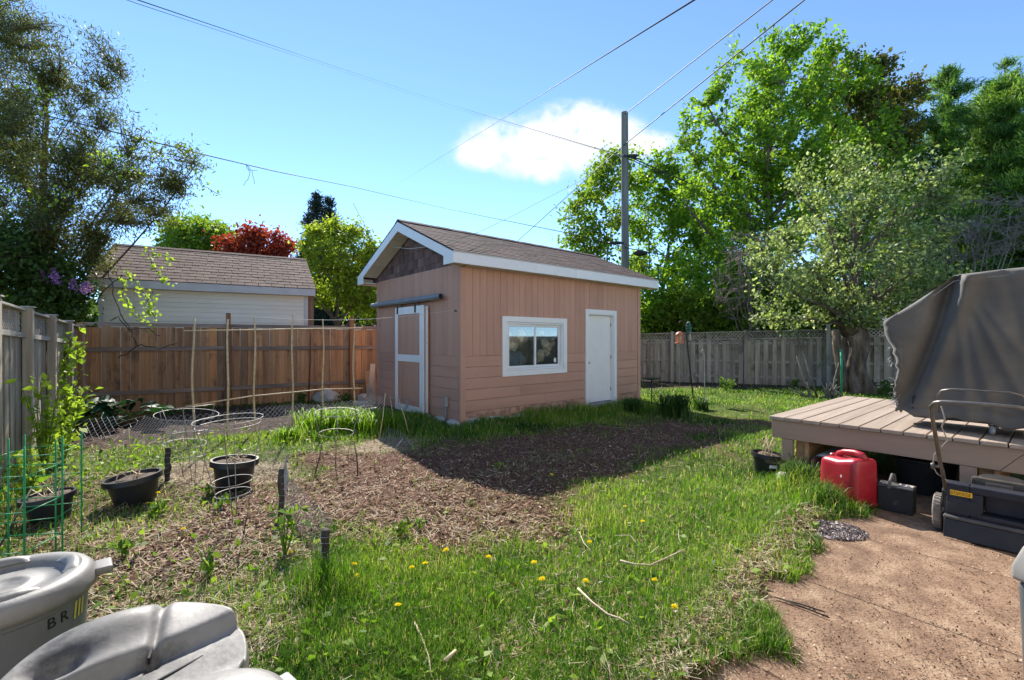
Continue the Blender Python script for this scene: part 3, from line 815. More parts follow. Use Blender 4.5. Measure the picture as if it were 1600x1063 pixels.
# fascias, eave soffits, rake boards and rake soffit with ribs
FZ0, FZ1 = 2.775, EZ - 0.035
for (y0, y1) in ((-EO - 0.018, -EO), (LY + EO, LY + EO + 0.018)):
    a, mid, b = -RO, 2.62, LX + RO
    for (p_, q_) in ((a, mid - 0.002), (mid + 0.002, b)):
        MB().box(p_, q_, y0, y1, FZ0, FZ1).build('fascia', M_ALU, shed, bevel=0.003)
MB().box(-RO + 0.005, LX + RO - 0.005, -EO + 0.001, -0.024, FZ0 + 0.012, FZ0 + 0.022).build('eave_soffit', M_SOFFIT, shed)
MB().box(-RO + 0.005, LX + RO - 0.005, LY + 0.024, LY + EO - 0.001, FZ0 + 0.012, FZ0 + 0.022).build('eave_soffit', M_SOFFIT, shed)
for (xa, xb) in ((-RO - 0.018, -RO), (LX + RO, LX + RO + 0.018)):
    for sg in (0, 1):
        f = (lambda y_: y_) if sg == 0 else (lambda y_: LY - y_)
        e = -EO - 0.018
        zt = lambda y_: EZ + slope * (y_ + EO) - 0.03
        hgt = 0.185
        # rake with a squared lower end over the boxed eave
        yb_ = -0.005
        poly = [(f(e), FZ0 - 0.004), (f(yb_), FZ0 - 0.004), (f(yb_), zt(yb_) - hgt + 0.02), (f(LY / 2), zt(LY / 2) - hgt), (f(LY / 2), zt(LY / 2)), (f(e), zt(e))]
        if sg == 1: poly = poly[::-1]
        MB().prism(poly, xa, xb, 'x').build('rake_board', M_ALU, shed, bevel=0.003)
for (xa, xb) in ((-RO + 0.002, -0.024), (LX + 0.026, LX + RO - 0.002)):
    for sg in (0, 1):
        sf = MB()
        f = (lambda y_: y_) if sg == 0 else (lambda y_: LY - y_)
        k = 22
        for i in range(k):
            y0 = -0.02 + (LY / 2 + 0.0) * i / k; y1 = -0.02 + (LY / 2) * (i + 1) / k
            zz = lambda y_: EZ + slope * (y_ + EO) - 0.185
            pl = [(f(y0 + 0.004), zz(y0) + (0.006)), (f(y0 + 0.012), zz(y0)), (f(y1 - 0.004), zz(y1 - 0.008)), (f(y1 - 0.004), zz(y1) + 0.03), (f(y0 + 0.004), zz(y0) + 0.03)]
            if sg: pl = pl[::-1]
            sf.prism(pl, xa, xb, 'x')
        sf.build('rake_soffit', M_SOFFIT, shed)
# boxed return at the lower ends
for yy in ((-EO + 0.001, -0.024), (LY + 0.024, LY + EO - 0.001)):
    MB().box(-RO + 0.002, -0.03, yy[0], yy[1], FZ0 + 0.023, FZ0 + 0.035).build('eave_return', M_ALU, shed)

# window: casing, frame, two sashes, panes
def frame_box(name, m, parent, x0, x1, z0, z1, w, y0, y1, bev=0.004):
    b = MB()
    b.box(x0, x1, y0, y1, z1 - w, z1); b.box(x0, x1, y0, y1, z0, z0 + w); b.box(x0, x0 + w, y0 + 0.0004, y1 - 0.0004, z0 + w, z1 - w); b.box(x1 - w, x1, y0 + 0.0004, y1 - 0.0004, z0 + w, z1 - w)
    return b.build(name, m, parent, bevel=bev)
M_GLASS = bpy.data.materials.new('window_glass'); M_GLASS.use_nodes = True
g_ = M_GLASS.node_tree; g_.nodes.clear()
go = g_.nodes.new('ShaderNodeOutputMaterial'); gg = g_.nodes.new('ShaderNodeBsdfGlossy'); gg.inputs['Roughness'].default_value = 0.02; gg.inputs['Color'].default_value = (0.9, 0.93, 0.95, 1)
gt = g_.nodes.new('ShaderNodeBsdfTransparent'); gt.inputs['Color'].default_value = (0.88, 0.90, 0.88, 1)
gm = g_.nodes.new('ShaderNodeMixShader'); lw_ = g_.nodes.new('ShaderNodeLayerWeight'); lw_.inputs['Blend'].default_value = 0.25
fr = g_.nodes.new('ShaderNodeMapRange'); fr.inputs['To Min'].default_value = 0.05; fr.inputs['To Max'].default_value = 0.7; g_.links.new(lw_.outputs['Facing'], fr.inputs['Value'])
g_.links.new(fr.outputs[0], gm.inputs[0]); g_.links.new(gt.outputs[0], gm.inputs[1]); g_.links.new(gg.outputs[0], gm.inputs[2]); g_.links.new(gm.outputs[0], go.inputs['Surface'])
win = frame_box('window', M_WHITE, shed, wx0, wx1, wz0, wz1, 0.105, -0.035, 0.0)
frame_box('window_frame', M_ALU, win, wx0 + 0.108, wx1 - 0.108, wz0 + 0.108, wz1 - 0.108, 0.035, -0.012, 0.08)
xm = (wx0 + wx1) / 2
for (a, b, yy) in ((wx0 + 0.146, xm + 0.02, 0.022), (xm - 0.02, wx1 - 0.146, 0.055)):
    s_ = frame_box('sash', M_ALU, win, a, b, wz0 + 0.146, wz1 - 0.146, 0.045, yy - 0.014, yy + 0.014)
    MB().box(a + 0.047, b - 0.047, yy - 0.003, yy + 0.003, wz0 + 0.193, wz1 - 0.193).build('pane', M_GLASS, win)
stx = wx1 - 0.146 - 0.047 - 0.09
st = MB().lathe([(0.0, 0.0), (0.045, 0.0), (0.045, 0.002), (0.0, 0.002)], 20).mesh('round_sticker', mat('sticker_white', [(0.75, 0.74, 0.72)], rough=0.5, bump=0))
link('round_sticker', st, win, (stx, 0.050, wz0 + 0.27), (PI / 2, 0, 0), (0.8, 1.1, 1))
# shed interior; pale and blue blobs imitate blotches reflected in the panes
M_CREAM = mat('pale_reflection', [(0.10, 0.075, 0.05), (0.5, 0.42, 0.30), (0.78, 0.70, 0.54)], scale=12, rough=0.9, bump=0.4)
ins = MB()
MB().box(0.2, 5.1, 0.9, 0.94, 0.05, 2.7).build('inner_lining', mat('inner_wood', [(0.10, 0.08, 0.055), (0.20, 0.16, 0.11)], scale=5, rough=0.8), shed)
for k, (cx_, cz_, rx_, rz_, yy) in enumerate(((wx0 + .30, wz0 + .78, .10, .10, .19), (wx0 + .44, wz0 + .56, .15, .09, .22), (wx0 + .66, wz0 + .80, .09, .13, .20), (wx1 - .42, wz0 + .62, .11, .12, .20), (wx1 - .36, wz0 + .44, .13, .09, .22), (wx1 - .58, wz0 + .36, .11, .14, .19), (wx0 + .28, wz0 + .58, .07, .10, .18), (wx1 - .52, wz0 + .85, .06, .05, .21))):
    MB().blob((cx_, yy, cz_), rx_, 0.05, rz_, seed=k + 40, rough=0.5).build('reflection_blotch', M_CREAM, shed, smooth=True)
MB().blob((wx0 + .45, .22, wz0 + .28), .34, .07, .20, seed=60, rough=0.3).build('reflection_patch', mat('blue_reflection', [(0.02, 0.04, 0.07), (0.12, 0.17, 0.24)], scale=9, rough=0.5), shed, smooth=True)
MB().blob((wx1 - .27, .2, wz0 + .26), .08, .06, .14, seed=61, rough=0.3).build('stored_bag', mat('dark_red', [(0.05, 0.02, 0.03), (0.09, 0.03, 0.04)], rough=0.7), shed, smooth=True)
# white side door with casing, jamb, knob and step
dcase = MB()
dcase.box(dx0, dx0 + 0.085, -0.035, 0.0, dz0 - 0.02, dz1); dcase.box(dx1 - 0.085, dx1, -0.035, 0.0, dz0 - 0.02, dz1); dcase.box(dx0 + 0.085, dx1 - 0.085, -0.0345, 0.0, dz1 - 0.10, dz1)
dc = dcase.build('door_frame', M_WHITE, shed, bevel=0.004)
jm = MB(); jm.box(dx0 + 0.07, dx0 + 0.088, -0.03, 0.16, dz0, dz1 - 0.102); jm.box(dx1 - 0.088, dx1 - 0.07, -0.03, 0.16, dz0, dz1 - 0.102); jm.box(dx0 + 0.089, dx1 - 0.089, -0.03, 0.16, dz1 - 0.118, dz1 - 0.101)
jm.build('door_jamb', M_WHITE, dc, bevel=0.002)
dr_ = MB().box(dx0 + 0.092, dx1 - 0.092, 0.075, 0.115, dz0 + 0.035, dz1 - 0.122).build('door', mat('door_paint', [(0.74, 0.72, 0.69), (0.82, 0.80, 0.77)], scale=2, rough=0.5, bump=0.1, spots=((0.6, 0.56, 0.5), 5, 0.62, 0.35)), shed, bevel=0.004)
kx = dx0 + 0.15
MB().lathe([(0.0, 0.0), (0.022, 0.0), (0.020, 0.012), (0.010, 0.016), (0.010, 0.04), (0.024, 0.05), (0.026, 0.065), (0.014, 0.078), (0.0, 0.08)], 14).build('door_knob', mat('brass_knob', [(0.35, 0.28, 0.16)], rough=0.3, metal=1.0, bump=0), dr_, smooth=True)
kn = dr_.children[0]; kn.location = (kx, 0.075, dz0 + 0.93); kn.rotation_euler = (PI / 2, 0, 0)
for k in (0.25, 1.0, 1.75):
    MB().box(dx1 - 0.100, dx1 - 0.088, 0.066, 0.076, dz0 + k, dz0 + k + 0.09).build('hinge', M_STEEL, dr_)
MB().box(dx0 + 0.05, dx1 - 0.05, -0.16, 0.12, 0.0, dz0 + 0.028).build('door_step', mat('grey_step', [(0.20, 0.19, 0.18), (0.33, 0.32, 0.30)], rough=0.9), shed, bevel=0.008)
# sliding barn doors on pipe tracks on the gable wall
gy1, gz1_ = gable_yz(620.5, 482, 0.09); gy0, _ = gable_yz(665, 480, 0.09); _, gzb = gable_yz(665, 659, 0.09)
def barn_door(xoff, y0, y1, z0, z1):
    d = MB().box(xoff - 0.012, xoff + 0.012, y0 + 0.02, y1 - 0.02, z0 + 0.02, z1 - 0.02).build('barn_door', M_TAN, shed)
    yb = y0 + 0.10
    while yb < y1 - 0.1:
        MB().box(xoff - 0.018, xoff - 0.0125, yb, min(yb + 0.142, y1 - 0.1), z0 + 0.1, z1 - 0.1).build('door_board', M_TAN, d, bevel=0.003); yb += 0.145
    w_ = 0.125
    for (a, b, c_, e_) in ((y0, y0 + 0.16, z0, z1), (y1 - 0.105, y1, z0, z1)):
        MB().box(xoff - 0.038, xoff - 0.0185, a, b, c_, e_).build('door_trim', M_WHITE, d, bevel=0.004)
    zm = (z0 + z1) / 2 + 0.02
    for (c_, e_) in ((z0, z0 + 0.13), (zm - 0.07, zm + 0.07), (z1 - 0.15, z1)):
        MB().box(xoff - 0.0375, xoff - 0.0185, y0 + 0.161, y1 - 0.106, c_, e_).build('door_trim', M_WHITE, d, bevel=0.004)
    for yy in (y0 + 0.32, y1 - 0.12):
        h_ = MB(); h_.box(xoff - 0.050, xoff - 0.0385, yy - 0.025, yy + 0.025, z1 - 0.13, z1 + 0.02); h_.tube([(xoff - 0.043, yy, z1), (xoff - 0.043, yy, z1 + 0.09)], 0.010, 6)
        h_.build('hanger', M_STEEL, d)
    return d
barn_door(-0.10, gy0, gy1, max(gzb, 0.06), gz1_)
barn_door(-0.045, gy0 - 0.045, gy1 - 0.08, max(gzb, 0.06) + 0.04, gz1_ - 0.02)
pa_, pz_ = gable_yz(690, 468, 0.13); pb_, pzb = gable_yz(592, 485, 0.13)
zt_ = gz1_ + 0.115
for (xo, e0, e1, dz_) in ((-0.145, pa_, LY - 0.02, 0), (-0.06, pa_ + 0.4, LY - 0.02, 0.03)):
    tr = MB(); r0 = 0.052 if xo < -0.1 else 0.042
    n_ = 16; vs = []
    tr.tube([(xo, e0, zt_ + dz_), (xo, e1, zt_ + dz_)], r0, 16, caps=False)
    tr.tube([(xo, e1, zt_ + dz_), (xo, e0, zt_ + dz_)], r0 - 0.007, 16, caps=False)
    tk = tr.build('door_track', M_GALV, shed, smooth=True)
    MB().lathe([(0, 0), (r0 - 0.007, 0), (r0 - 0.007, 0.004), (0, 0.004)], 14, (0, 0, 0)).build('pipe_mouth', M_DARK, tk)
    tk.children[-1].location = (xo, e0 + 0.02, zt_ + dz_); tk.children[-1].rotation_euler = (PI / 2, 0, 0)
    for q in (0.06, 0.5, 0.94):
        yy = e0 + (e1 - e0) * q
        MB().box(xo + r0 * 0.6, -0.004, yy - 0.02, yy + 0.02, zt_ + dz_ - 0.015, zt_ + dz_ + 0.015).build('track_bracket', M_STEEL, tk)
# grey conduit and box near the corner
cy_, cz_ = gable_yz(696, 640, 0.06)
cb = MB().box(-0.085, -0.022, cy_ - 0.045, cy_ + 0.045, 0.30, 0.48).build('conduit_box', mat('conduit_grey', [(0.30, 0.30, 0.28), (0.40, 0.40, 0.38)], rough=0.6), shed, bevel=0.008)
MB().tube([(-0.055, cy_, -0.02), (-0.055, cy_, 0.31)], 0.017, 10).build('conduit_pipe', M_GALV, cb, smooth=True)
# nail hook with a scrap of twine
hk = MB(); hy_, hz_ = gable_yz(712, 486, 0.03)
hk.tube([(0, hy_, hz_), (-0.05, hy_, hz_), (-0.055, hy_, hz_ + 0.02)], 0.005, 6); hk.blob((-0.035, hy_, hz_), 0.012, 0.03, 0.015, seed=3)
hk.build('line_hook', M_STEEL, shed)
# ------------------------------------------------------------------ fences
M_GREYWOOD = mat('weathered_grey_wood', [(0.21, 0.175, 0.14), (0.35, 0.305, 0.25), (0.47, 0.42, 0.35)], scale=5, rough=0.9, bump=0.5, bscale=16, stretch=(3, 3, 0.22), dist=0.006,
                 objcols=[(0.70, 0.68, 0.66), (1.0, 0.97, 0.94), (1.12, 1.06, 1.0), (0.85, 0.84, 0.85)], spots=((0.10, 0.10, 0.07), 4, 0.58, 0.5))
M_GREYRAIL = mat('weathered_grey_rail', [(0.23, 0.20, 0.165), (0.38, 0.34, 0.29), (0.47, 0.43, 0.37)], scale=5, rough=0.9, bump=0.5, bscale=16, stretch=(0.22, 3, 3), dist=0.006)
M_CEDAR = mat('cedar_board', [(0.22, 0.125, 0.07), (0.42, 0.25, 0.135), (0.56, 0.36, 0.21)], scale=4, rough=0.85, bump=0.4, bscale=18, stretch=(3, 3, 0.2), dist=0.005,
              objcols=[(0.55, 0.56, 0.60), (1.15, 1.0, 0.85), (0.72, 0.70, 0.72), (1.25, 0.98, 0.72), (0.60, 0.62, 0.68), (1.0, 0.92, 0.82), (0.8, 0.72, 0.66)],
              spots=((0.055, 0.045, 0.042), 3.4, 0.53, 0.65))
M_CEDRAIL = mat('cedar_rail', [(0.13, 0.095, 0.075), (0.23, 0.175, 0.14), (0.31, 0.25, 0.205)], scale=5, rough=0.9, bump=0.5, bscale=16, stretch=(0.22, 3, 3), dist=0.006, rnd=.15)
M_POST = mat('cedar_post', [(0.21, 0.095, 0.045), (0.36, 0.175, 0.085)], scale=5, rough=0.85, bump=0.4, bscale=18, stretch=(3, 3, 0.2), rnd=0.15)
def boxmesh(name, w, d, h, m, bev=0.004): return MB().box(-w / 2, w / 2, -d / 2, d / 2, 0, h).mesh(name, m, bevel=bev)
def lattice(mb, x0, x1, z0, z1, y, pitch=0.085, wd=0.03, th=0.006):
    """crossed diagonal laths between x0..x1 and z0..z1"""
    h = z1 - z0
    for sg, yy in ((1, y), (-1, y + th + 0.001)):
        x = x0 - h
        while x < x1:
            a, b = (x, x + h) if sg > 0 else (x + h, x)
            p, q = [a, z0], [b, z1]
            # clip to the panel
            def clip(p, q):
                for lim, s_ in ((x0, 1), (x1, -1)):
                    if s_ * p[0] < s_ * lim and s_ * q[0] < s_ * lim: return None
                    for A, B in ((p, q), (q, p)):
                        if s_ * A[0] < s_ * lim:
                            t = (lim - A[0]) / (B[0] - A[0]); A[1] = A[1] + t * (B[1] - A[1]); A[0] = lim
                return p, q
            r = clip(p, q)
            if r and math.hypot(p[0] - q[0], p[1] - q[1]) > 0.03:
                mb.bar((p[0], yy, p[1]), (q[0], yy, q[1]), wd, th, (0, 1, 0))
            x += pitch
# --- left: grey board-on-board fence with a lattice top
LA = math.atan2(-0.811, 0.585)
fl = thing('grey_fence', 'weathered grey board fence with lattice top along the left edge of the yard', 'fence', (-8.46, 8.9, 0), LA)
rr = random.Random(5)
LEN = 7.2
me_b = boxmesh('fence_board', 0.135, 0.018, 1.0, M_GREYWOOD)
def ltop(s): return 1.74 + 0.032 * s
k = 0; s = 0.10
while s < LEN:
    yy = 0.030 if k % 2 == 0 else -0.030
    link('fence_board', me_b, fl, (s, yy, 0.02 + rr.uniform(-0.015, 0.015)), (rr.uniform(-0.006, 0.006), rr.uniform(-0.012, 0.012), 0), (1, 1, ltop(s) - 0.34 + rr.uniform(-0.005, 0.005)))
    s += 0.105; k += 1
me_p = boxmesh('fence_post', 0.095, 0.095, 1.0, M_GREYWOOD, 0.006)
posts = (0.03, 1.27, 2.58, 3.9, 5.2, 6.5)
for s in posts:
    p_ = link('fence_post', me_p, fl, (s, 0.09, -0.05), None, (1, 1, ltop(s) + 0.09))
    MB().prism([(-0.062, -0.062), (0.062, -0.062), (0.062, 0.062), (-0.062, 0.062)], 0, 0.018, 'z').build('post_cap', M_GREYRAIL, p_, loc=(0, 0, 1.001), bevel=0.003)
    p_.children[-1].scale = (1, 1, 1 / (ltop(s) + 0.09))
for i in range(len(posts)):
    a = posts[i] + 0.05; b = (posts[i + 1] - 0.05) if i + 1 < len(posts) else LEN
    MB().bar((a, 0.062, ltop(a) - 0.31), (b, 0.062, ltop(b) - 0.31), 0.04, 0.06).build('rail', M_GREYRAIL, fl, bevel=0.003)
    MB().bar((a, 0.0, 0.45), (b, 0.0, 0.45), 0.036, 0.07).build('rail', M_GREYRAIL, fl, bevel=0.003)
    lt = MB(); lattice(lt, a, b, ltop((a + b) / 2) - 0.30, ltop((a + b) / 2) - 0.01, 0.02, 0.075, 0.032)
    tag(lt.build('lattice', M_GREYWOOD, fl), kind='stuff')
MB().bar((0, 0.03, ltop(0) + 0.012), (LEN, 0.03, ltop(LEN) + 0.012), 0.11, 0.028).build('top_rail', M_GREYRAIL, fl, bevel=0.003)

# --- back left: brown cedar privacy fence
BA = math.atan2(0.53, 0.848)
fb = thing('cedar_fence', 'brown cedar fence with dark and orange boards behind the vegetable bed', 'fence', (-8.46, 8.95, 0), BA)
me_c = boxmesh('fence_board', 0.143, 0.018, 1.0, M_CEDAR)
s = 0.12; LB = 15.2
while s < LB:
    link('fence_board', me_c, fb, (s, rr.uniform(-0.003, 0.003), 0.03 + rr.uniform(-0.02, 0.01)), (0, rr.uniform(-0.006, 0.006), 0), (1, 1, 1.74))
    s += 0.1485
me_cp = boxmesh('fence_post', 0.092, 0.092, 1.0, M_POST, 0.005)
bposts = [(0.04, 1.84), (2.49, 2.10), (5.14, 2.08), (7.7, 1.95), (10.3, 1.95), (12.8, 1.95), (15.2, 1.95)]
for (s, h) in bposts: link('fence_post', me_cp, fb, (s, -0.075, -0.06), None, (1, 1, h + 0.06))
for i in range(len(bposts) - 1):
    a, b = bposts[i][0] + 0.05, bposts[i + 1][0] - 0.05
    for z in (1.315, 0.43): MB().bar((a, -0.03, z + rr.uniform(-0.01, 0.01)), (b, -0.03, z + rr.uniform(-0.01, 0.01)), 0.036, 0.088).build('rail', M_CEDRAIL, fb, bevel=0.003)
    MB().bar((a - 0.05, -0.026, 1.815), (b + 0.05, -0.026, 1.815), 0.03, 0.075).build('top_rail', M_CEDRAIL, fb, bevel=0.003)
# --- right back: grey board-on-board fence with a lattice top
RA = math.atan2(-3.0, 7.2)
frr = thing('board_fence', 'long grey board fence with narrow lattice top behind the back lawn and the gnarled tree', 'fence', (4.5, 17.0, 0), RA)
M_GREYW2 = mat('old_fence_wood', [(0.22, 0.19, 0.155), (0.40, 0.355, 0.30), (0.54, 0.49, 0.415)], scale=4, rough=0.92, bump=0.4, bscale=16, stretch=(3, 3, 0.22),
               objcols=[(0.75, 0.73, 0.7), (1.0, 0.97, 0.93), (1.15, 1.1, 1.0)], spots=((0.055, 0.06, 0.04), 2.6, 0.53, 0.6))
me_r = boxmesh('fence_board', 0.142, 0.018, 1.0, M_GREYW2)
def rtop(s): return 1.72 + 0.018 * s
LR = 16.0; s = 0.05; k = 0
while s < LR:
    yy = -0.034 if k % 2 == 0 else 0.034
    link('fence_board', me_r, frr, (s, yy, rr.uniform(-0.03, 0.02)), (0, rr.uniform(-0.008, 0.008), 0), (1, 1, rtop(s) - 0.27))
    s += 0.1255; k += 1
me_rp = boxmesh('fence_post', 0.1, 0.1, 1.0, M_GREYW2, 0.005)
rposts = (-0.02, 1.36, 3.71, 6.05, 8.4, 10.75, 13.1, 15.45)
for s in rposts: link('fence_post', me_rp, frr, (s, -0.10, -0.05), None, (1, 1, rtop(s) + 0.11 + (0.14 if abs(s - 6.05) < .01 else 0)))
for i in range(len(rposts) - 1):
    a, b = rposts[i] + 0.05, rposts[i + 1] - 0.05
    for z in (0.76, 0.25, 1.38): MB().bar((a, 0.0, z), (b, 0.0, z + 0.01), 0.045, 0.085).build('rail', M_GREYRAIL, frr, bevel=0.003)
    MB().bar((a, -0.05, rtop(a) - 0.25), (b, -0.05, rtop(b) - 0.25), 0.03, 0.045).build('rail', M_GREYW2, frr, bevel=0.003)
    lt = MB(); lattice(lt, a, b, rtop((a + b) / 2) - 0.235, rtop((a + b) / 2) - 0.015, -0.01, 0.115, 0.032)
    tag(lt.build('lattice', M_GREYW2, frr), kind='stuff')
    MB().bar((a - 0.05, -0.02, rtop(a)), (b + 0.05, -0.02, rtop(b)), 0.09, 0.03).build('top_rail', M_GREYW2, frr, bevel=0.003)

# ------------------------------------------------------------------ neighbour's garage behind the cedar fence
GA = math.radians(30)
gd = Vector((math.cos(GA), math.sin(GA), 0)); gn = Vector((-math.sin(GA), math.cos(GA), 0))
gar = thing('garage', "neighbour's low garage with pale vinyl siding and brown shingle roof behind the cedar fence", 'garage', (-9.27, 10.3, 0), GA)
GL, GD, GH = 4.30, 4.4, 2.72
M_VINYL = mat('cream_vinyl', [(0.62, 0.58, 0.49), (0.70, 0.66, 0.57)], scale=2, rough=0.55, bump=0.06, stretch=(0.2, 1, 1), rnd=0.05, spots=((0.48, 0.43, 0.35), 3, 0.58, 0.45))
M_GWHITE = mat('faded_white_trim', [(0.40, 0.39, 0.39), (0.50, 0.49, 0.49)], scale=3, rough=0.5, bump=0.1)
MB().box(0.02, GL - 0.02, 0.03, GD, 0.0, GH).build('wall', M_VINYL, gar)
me_sd = MB().prism([(0.028, 0.0), (-0.004, 0.0), (0.012, 0.112), (0.028, 0.112)], 0.07, GL - 0.09, 'x').mesh('siding_course', M_VINYL)
# prism along x takes (y,z)
for i in range(24): link('siding_course', me_sd, gar, (0, 0, 0.03 + i * 0.113))
MB().box(-0.01, 0.07, -0.012, 0.03, 0.0, GH).build('corner_trim', M_GWHITE, gar, bevel=0.003)
MB().box(GL - 0.09, GL + 0.01, -0.012, 0.03, 0.0, GH).build('corner_trim', M_GWHITE, gar, bevel=0.003)
MB().box(GL + 0.011, GL + 0.16, 0.02, 0.2, 0.0, GH).build('corner_post', mat('brown_boards', [(0.14, 0.085, 0.055), (0.22, 0.14, 0.09)], rough=0.85, stretch=(3, 3, .2)), gar)
GE, GR = 0.22, 0.17
ge_z, gr_z = 2.88, 4.03
MB().box(-GR, GL + GR, -GE - 0.02, -GE, ge_z - 0.20, ge_z - 0.02).build('fascia', M_GWHITE, gar, bevel=0.003)
MB().box(-GR, GL + GR, -GE, 0.0, ge_z - 0.20, ge_z - 0.185).build('eave_soffit', M_GWHITE, gar)
gro = MB()
gro.prism([(-GE, ge_z - 0.015), (GD / 2, gr_z - 0.015), (GD / 2, gr_z - 0.08), (-GE, ge_z - 0.08)], -GR + 0.01, GL + GR - 0.01, 'x')
gro.prism([(GD + GE, ge_z - 0.015), (GD / 2, gr_z - 0.015), (GD / 2, gr_z - 0.08), (GD + GE, ge_z - 0.08)], -GR + 0.01, GL + GR - 0.01, 'x')
M_GSH = mat('old_brown_shingle', [(0.06, 0.036, 0.029), (0.11, 0.068, 0.054), (0.16, 0.105, 0.085)], scale=16, rough=0.95, bump=0.6, bscale=120, rnd=0.24, spots=((0.035, 0.03, 0.03), 2.2, 0.58, 0.8))
gr_o = gro.build('roof', M_GSH, gar)
gs = MB(); gs.prism([(0.05, GH), (GD - 0.05, GH), (GD / 2, gr_z - 0.1)], GL - 0.06, GL - 0.01, 'x'); gs.prism([(0.05, GH), (GD - 0.05, GH), (GD / 2, gr_z - 0.1)], 0.01, 0.06, 'x')
gs.build('gable', M_VINYL, gar)
gang = math.atan2(gr_z - ge_z, GD / 2 + GE); gsl = math.hypot(gr_z - ge_z, GD / 2 + GE)
rows = 12; ex = gsl / rows
me_gt = MB().prism([(0, 0.0), (0, 0.02), (ex * 1.35, 0.007), (ex * 1.35, 0)], 0.006, 0.294, 'x').mesh('shingle', M_GSH)
for r_ in range(rows):
    x = -GR - (0.15 if r_ % 2 else 0.0)
    while x < GL + GR:
        xa, xb = max(x, -GR - 0.01), min(x + 0.3, GL + GR + 0.01)
        if xb - xa > 0.03:
            zb = r_ * ex - 0.02
            link('shingle', me_gt, gr_o, (xa, -GE + math.cos(gang) * zb, ge_z + math.sin(gang) * zb - 0.012 + 0.004 * rr.random()), (gang + rr.uniform(0, 0.012), 0, 0), ((xb - xa) / 0.3, 1, 1))
        x += 0.3
gc = MB().prism([(-0.12, -0.06), (0, 0), (0.12, -0.06), (0.12, -0.045), (0, 0.018), (-0.12, -0.045)], 0, 0.29, 'x').mesh('ridge_cap', M_GSH)
for i in range(16): link('ridge_cap', gc, gr_o, (-GR + i * 0.29, GD / 2, gr_z + 0.012 + 0.003 * (i % 2)))
for (xa, xb) in ((-GR - 0.02, -GR), (GL + GR, GL + GR + 0.02)):
    for sg in (0, 1):
        f = (lambda y_: y_) if sg == 0 else (lambda y_: GD - y_)
        pl = [(f(-GE), ge_z - 0.2), (f(GD / 2), gr_z - 0.2), (f(GD / 2), gr_z - 0.02), (f(-GE), ge_z - 0.02)]
        MB().prism(pl if not sg else pl[::-1], xa, xb, 'x').build('rake_board', M_GSH, gar)
# pale panel fence between garage and shed
wf = thing('pale_panel_fence', 'pale translucent panel fence showing above the cedar fence beside the garage', 'fence', tuple(P(484, 531, 13.6).xy) + (0,), math.radians(30))
M_PALE = mat('pale_sheet', [(0.62, 0.62, 0.58), (0.74, 0.74, 0.70)], scale=2, rough=0.5, bump=0.1, spots=((0.5, 0.52, 0.45), 4, 0.55, 0.4))
for i in range(4):
    MB().box(i * 0.95, i * 0.95 + 0.93, -0.01, 0.01, 0.05, 1.93).build('panel', M_PALE, wf, bevel=0.003)
    MB().box(i * 0.95 - 0.03, i * 0.95 + 0.03, 0.011, 0.07, 0.0, 1.98).build('post', M_GWHITE, wf, bevel=0.003)
# ------------------------------------------------------------------ deck (local x into the picture along U, local -y along the front edge)
DZ = 0.66
deck = thing('deck', 'low taupe painted wood deck with wide planks at the right of the yard', 'deck', (DECK.x, DECK.y, 0), THETA)
M_DECK = mat('deck_paint', [(0.25, 0.195, 0.155), (0.31, 0.245, 0.195), (0.37, 0.295, 0.24)], scale=5, rough=0.72, bump=0.4, bscale=22, stretch=(0.15, 3, 3), dist=0.004, rnd=0.07, spots=((0.30, 0.23, 0.19), 6, 0.58, 0.5))
M_FASC = mat('deck_fascia_paint', [(0.28, 0.195, 0.145), (0.345, 0.245, 0.185)], scale=3, rough=0.75, bump=0.25, bscale=18, stretch=(3, 0.3, 3), dist=0.003, spots=((0.22, 0.15, 0.12), 9, 0.64, 0.5))
M_RAW = mat('raw_lumber', [(0.30, 0.17, 0.085), (0.44, 0.27, 0.14)], scale=5, rough=0.85, bump=0.3, stretch=(0.3, 3, 3))
me_d = MB().box(-0.03, 2.78, -0.158, -0.003, DZ - 0.036, DZ).mesh('deck_board', M_DECK, bevel=0.004)
rr = random.Random(9)
for i in range(21):
    link('deck_board', me_d, deck, (rr.uniform(-0.006, 0.006), 0.02 - 0.1645 * i, rr.uniform(-0.002, 0.002)))
# front fascia in two lengths with a slanted scarf joint
zt, zb = DZ - 0.038, 0.425
js = 1.80
MB().prism([(0.0, zb), (0.0, zt), (-js - 0.10 + 0.003, zt), (-js + 0.06 + 0.003, zb)], 0.0, 0.036, 'x').build('front_board', M_FASC, deck, bevel=0.003)
MB().prism([(-js + 0.06, zb - 0.002), (-js - 0.10, zt), (-3.4, zt), (-3.4, zb - 0.002)], -0.002, 0.034, 'x').build('front_board', M_FASC, deck, bevel=0.003)
MB().box(0.037, 2.75, -0.037, -0.001, zb, zt).build('side_board', M_FASC, deck, bevel=0.003)
MB().box(2.75, 2.786, -3.4, -0.038, zb, zt).build('back_board', M_FASC, deck, bevel=0.003)
for y0 in (-0.30, -1.7, -3.1):
    MB().box(0.06, 2.7, y0 - 0.04, y0, 0.16, zb - 0.003).build('beam', M_RAW, deck, bevel=0.003)
    for x0 in (0.10, 2.4):
        MB().box(x0, x0 + 0.09, y0 + 0.002, y0 + 0.092, -0.05, zb - 0.004).build('post', M_RAW, deck, bevel=0.004)
    MB().box(0.0, 0.05, y0 + 0.095, y0 + 0.20, 0.19, zb - 0.004).build('cleat', M_FASC, deck, bevel=0.003)
for i in range(5):
    MB().box(0.3 + i * 0.5, 0.34 + i * 0.5, -3.35, -0.05, zb - 0.002, DZ - 0.04).build('joist', M_RAW, deck)

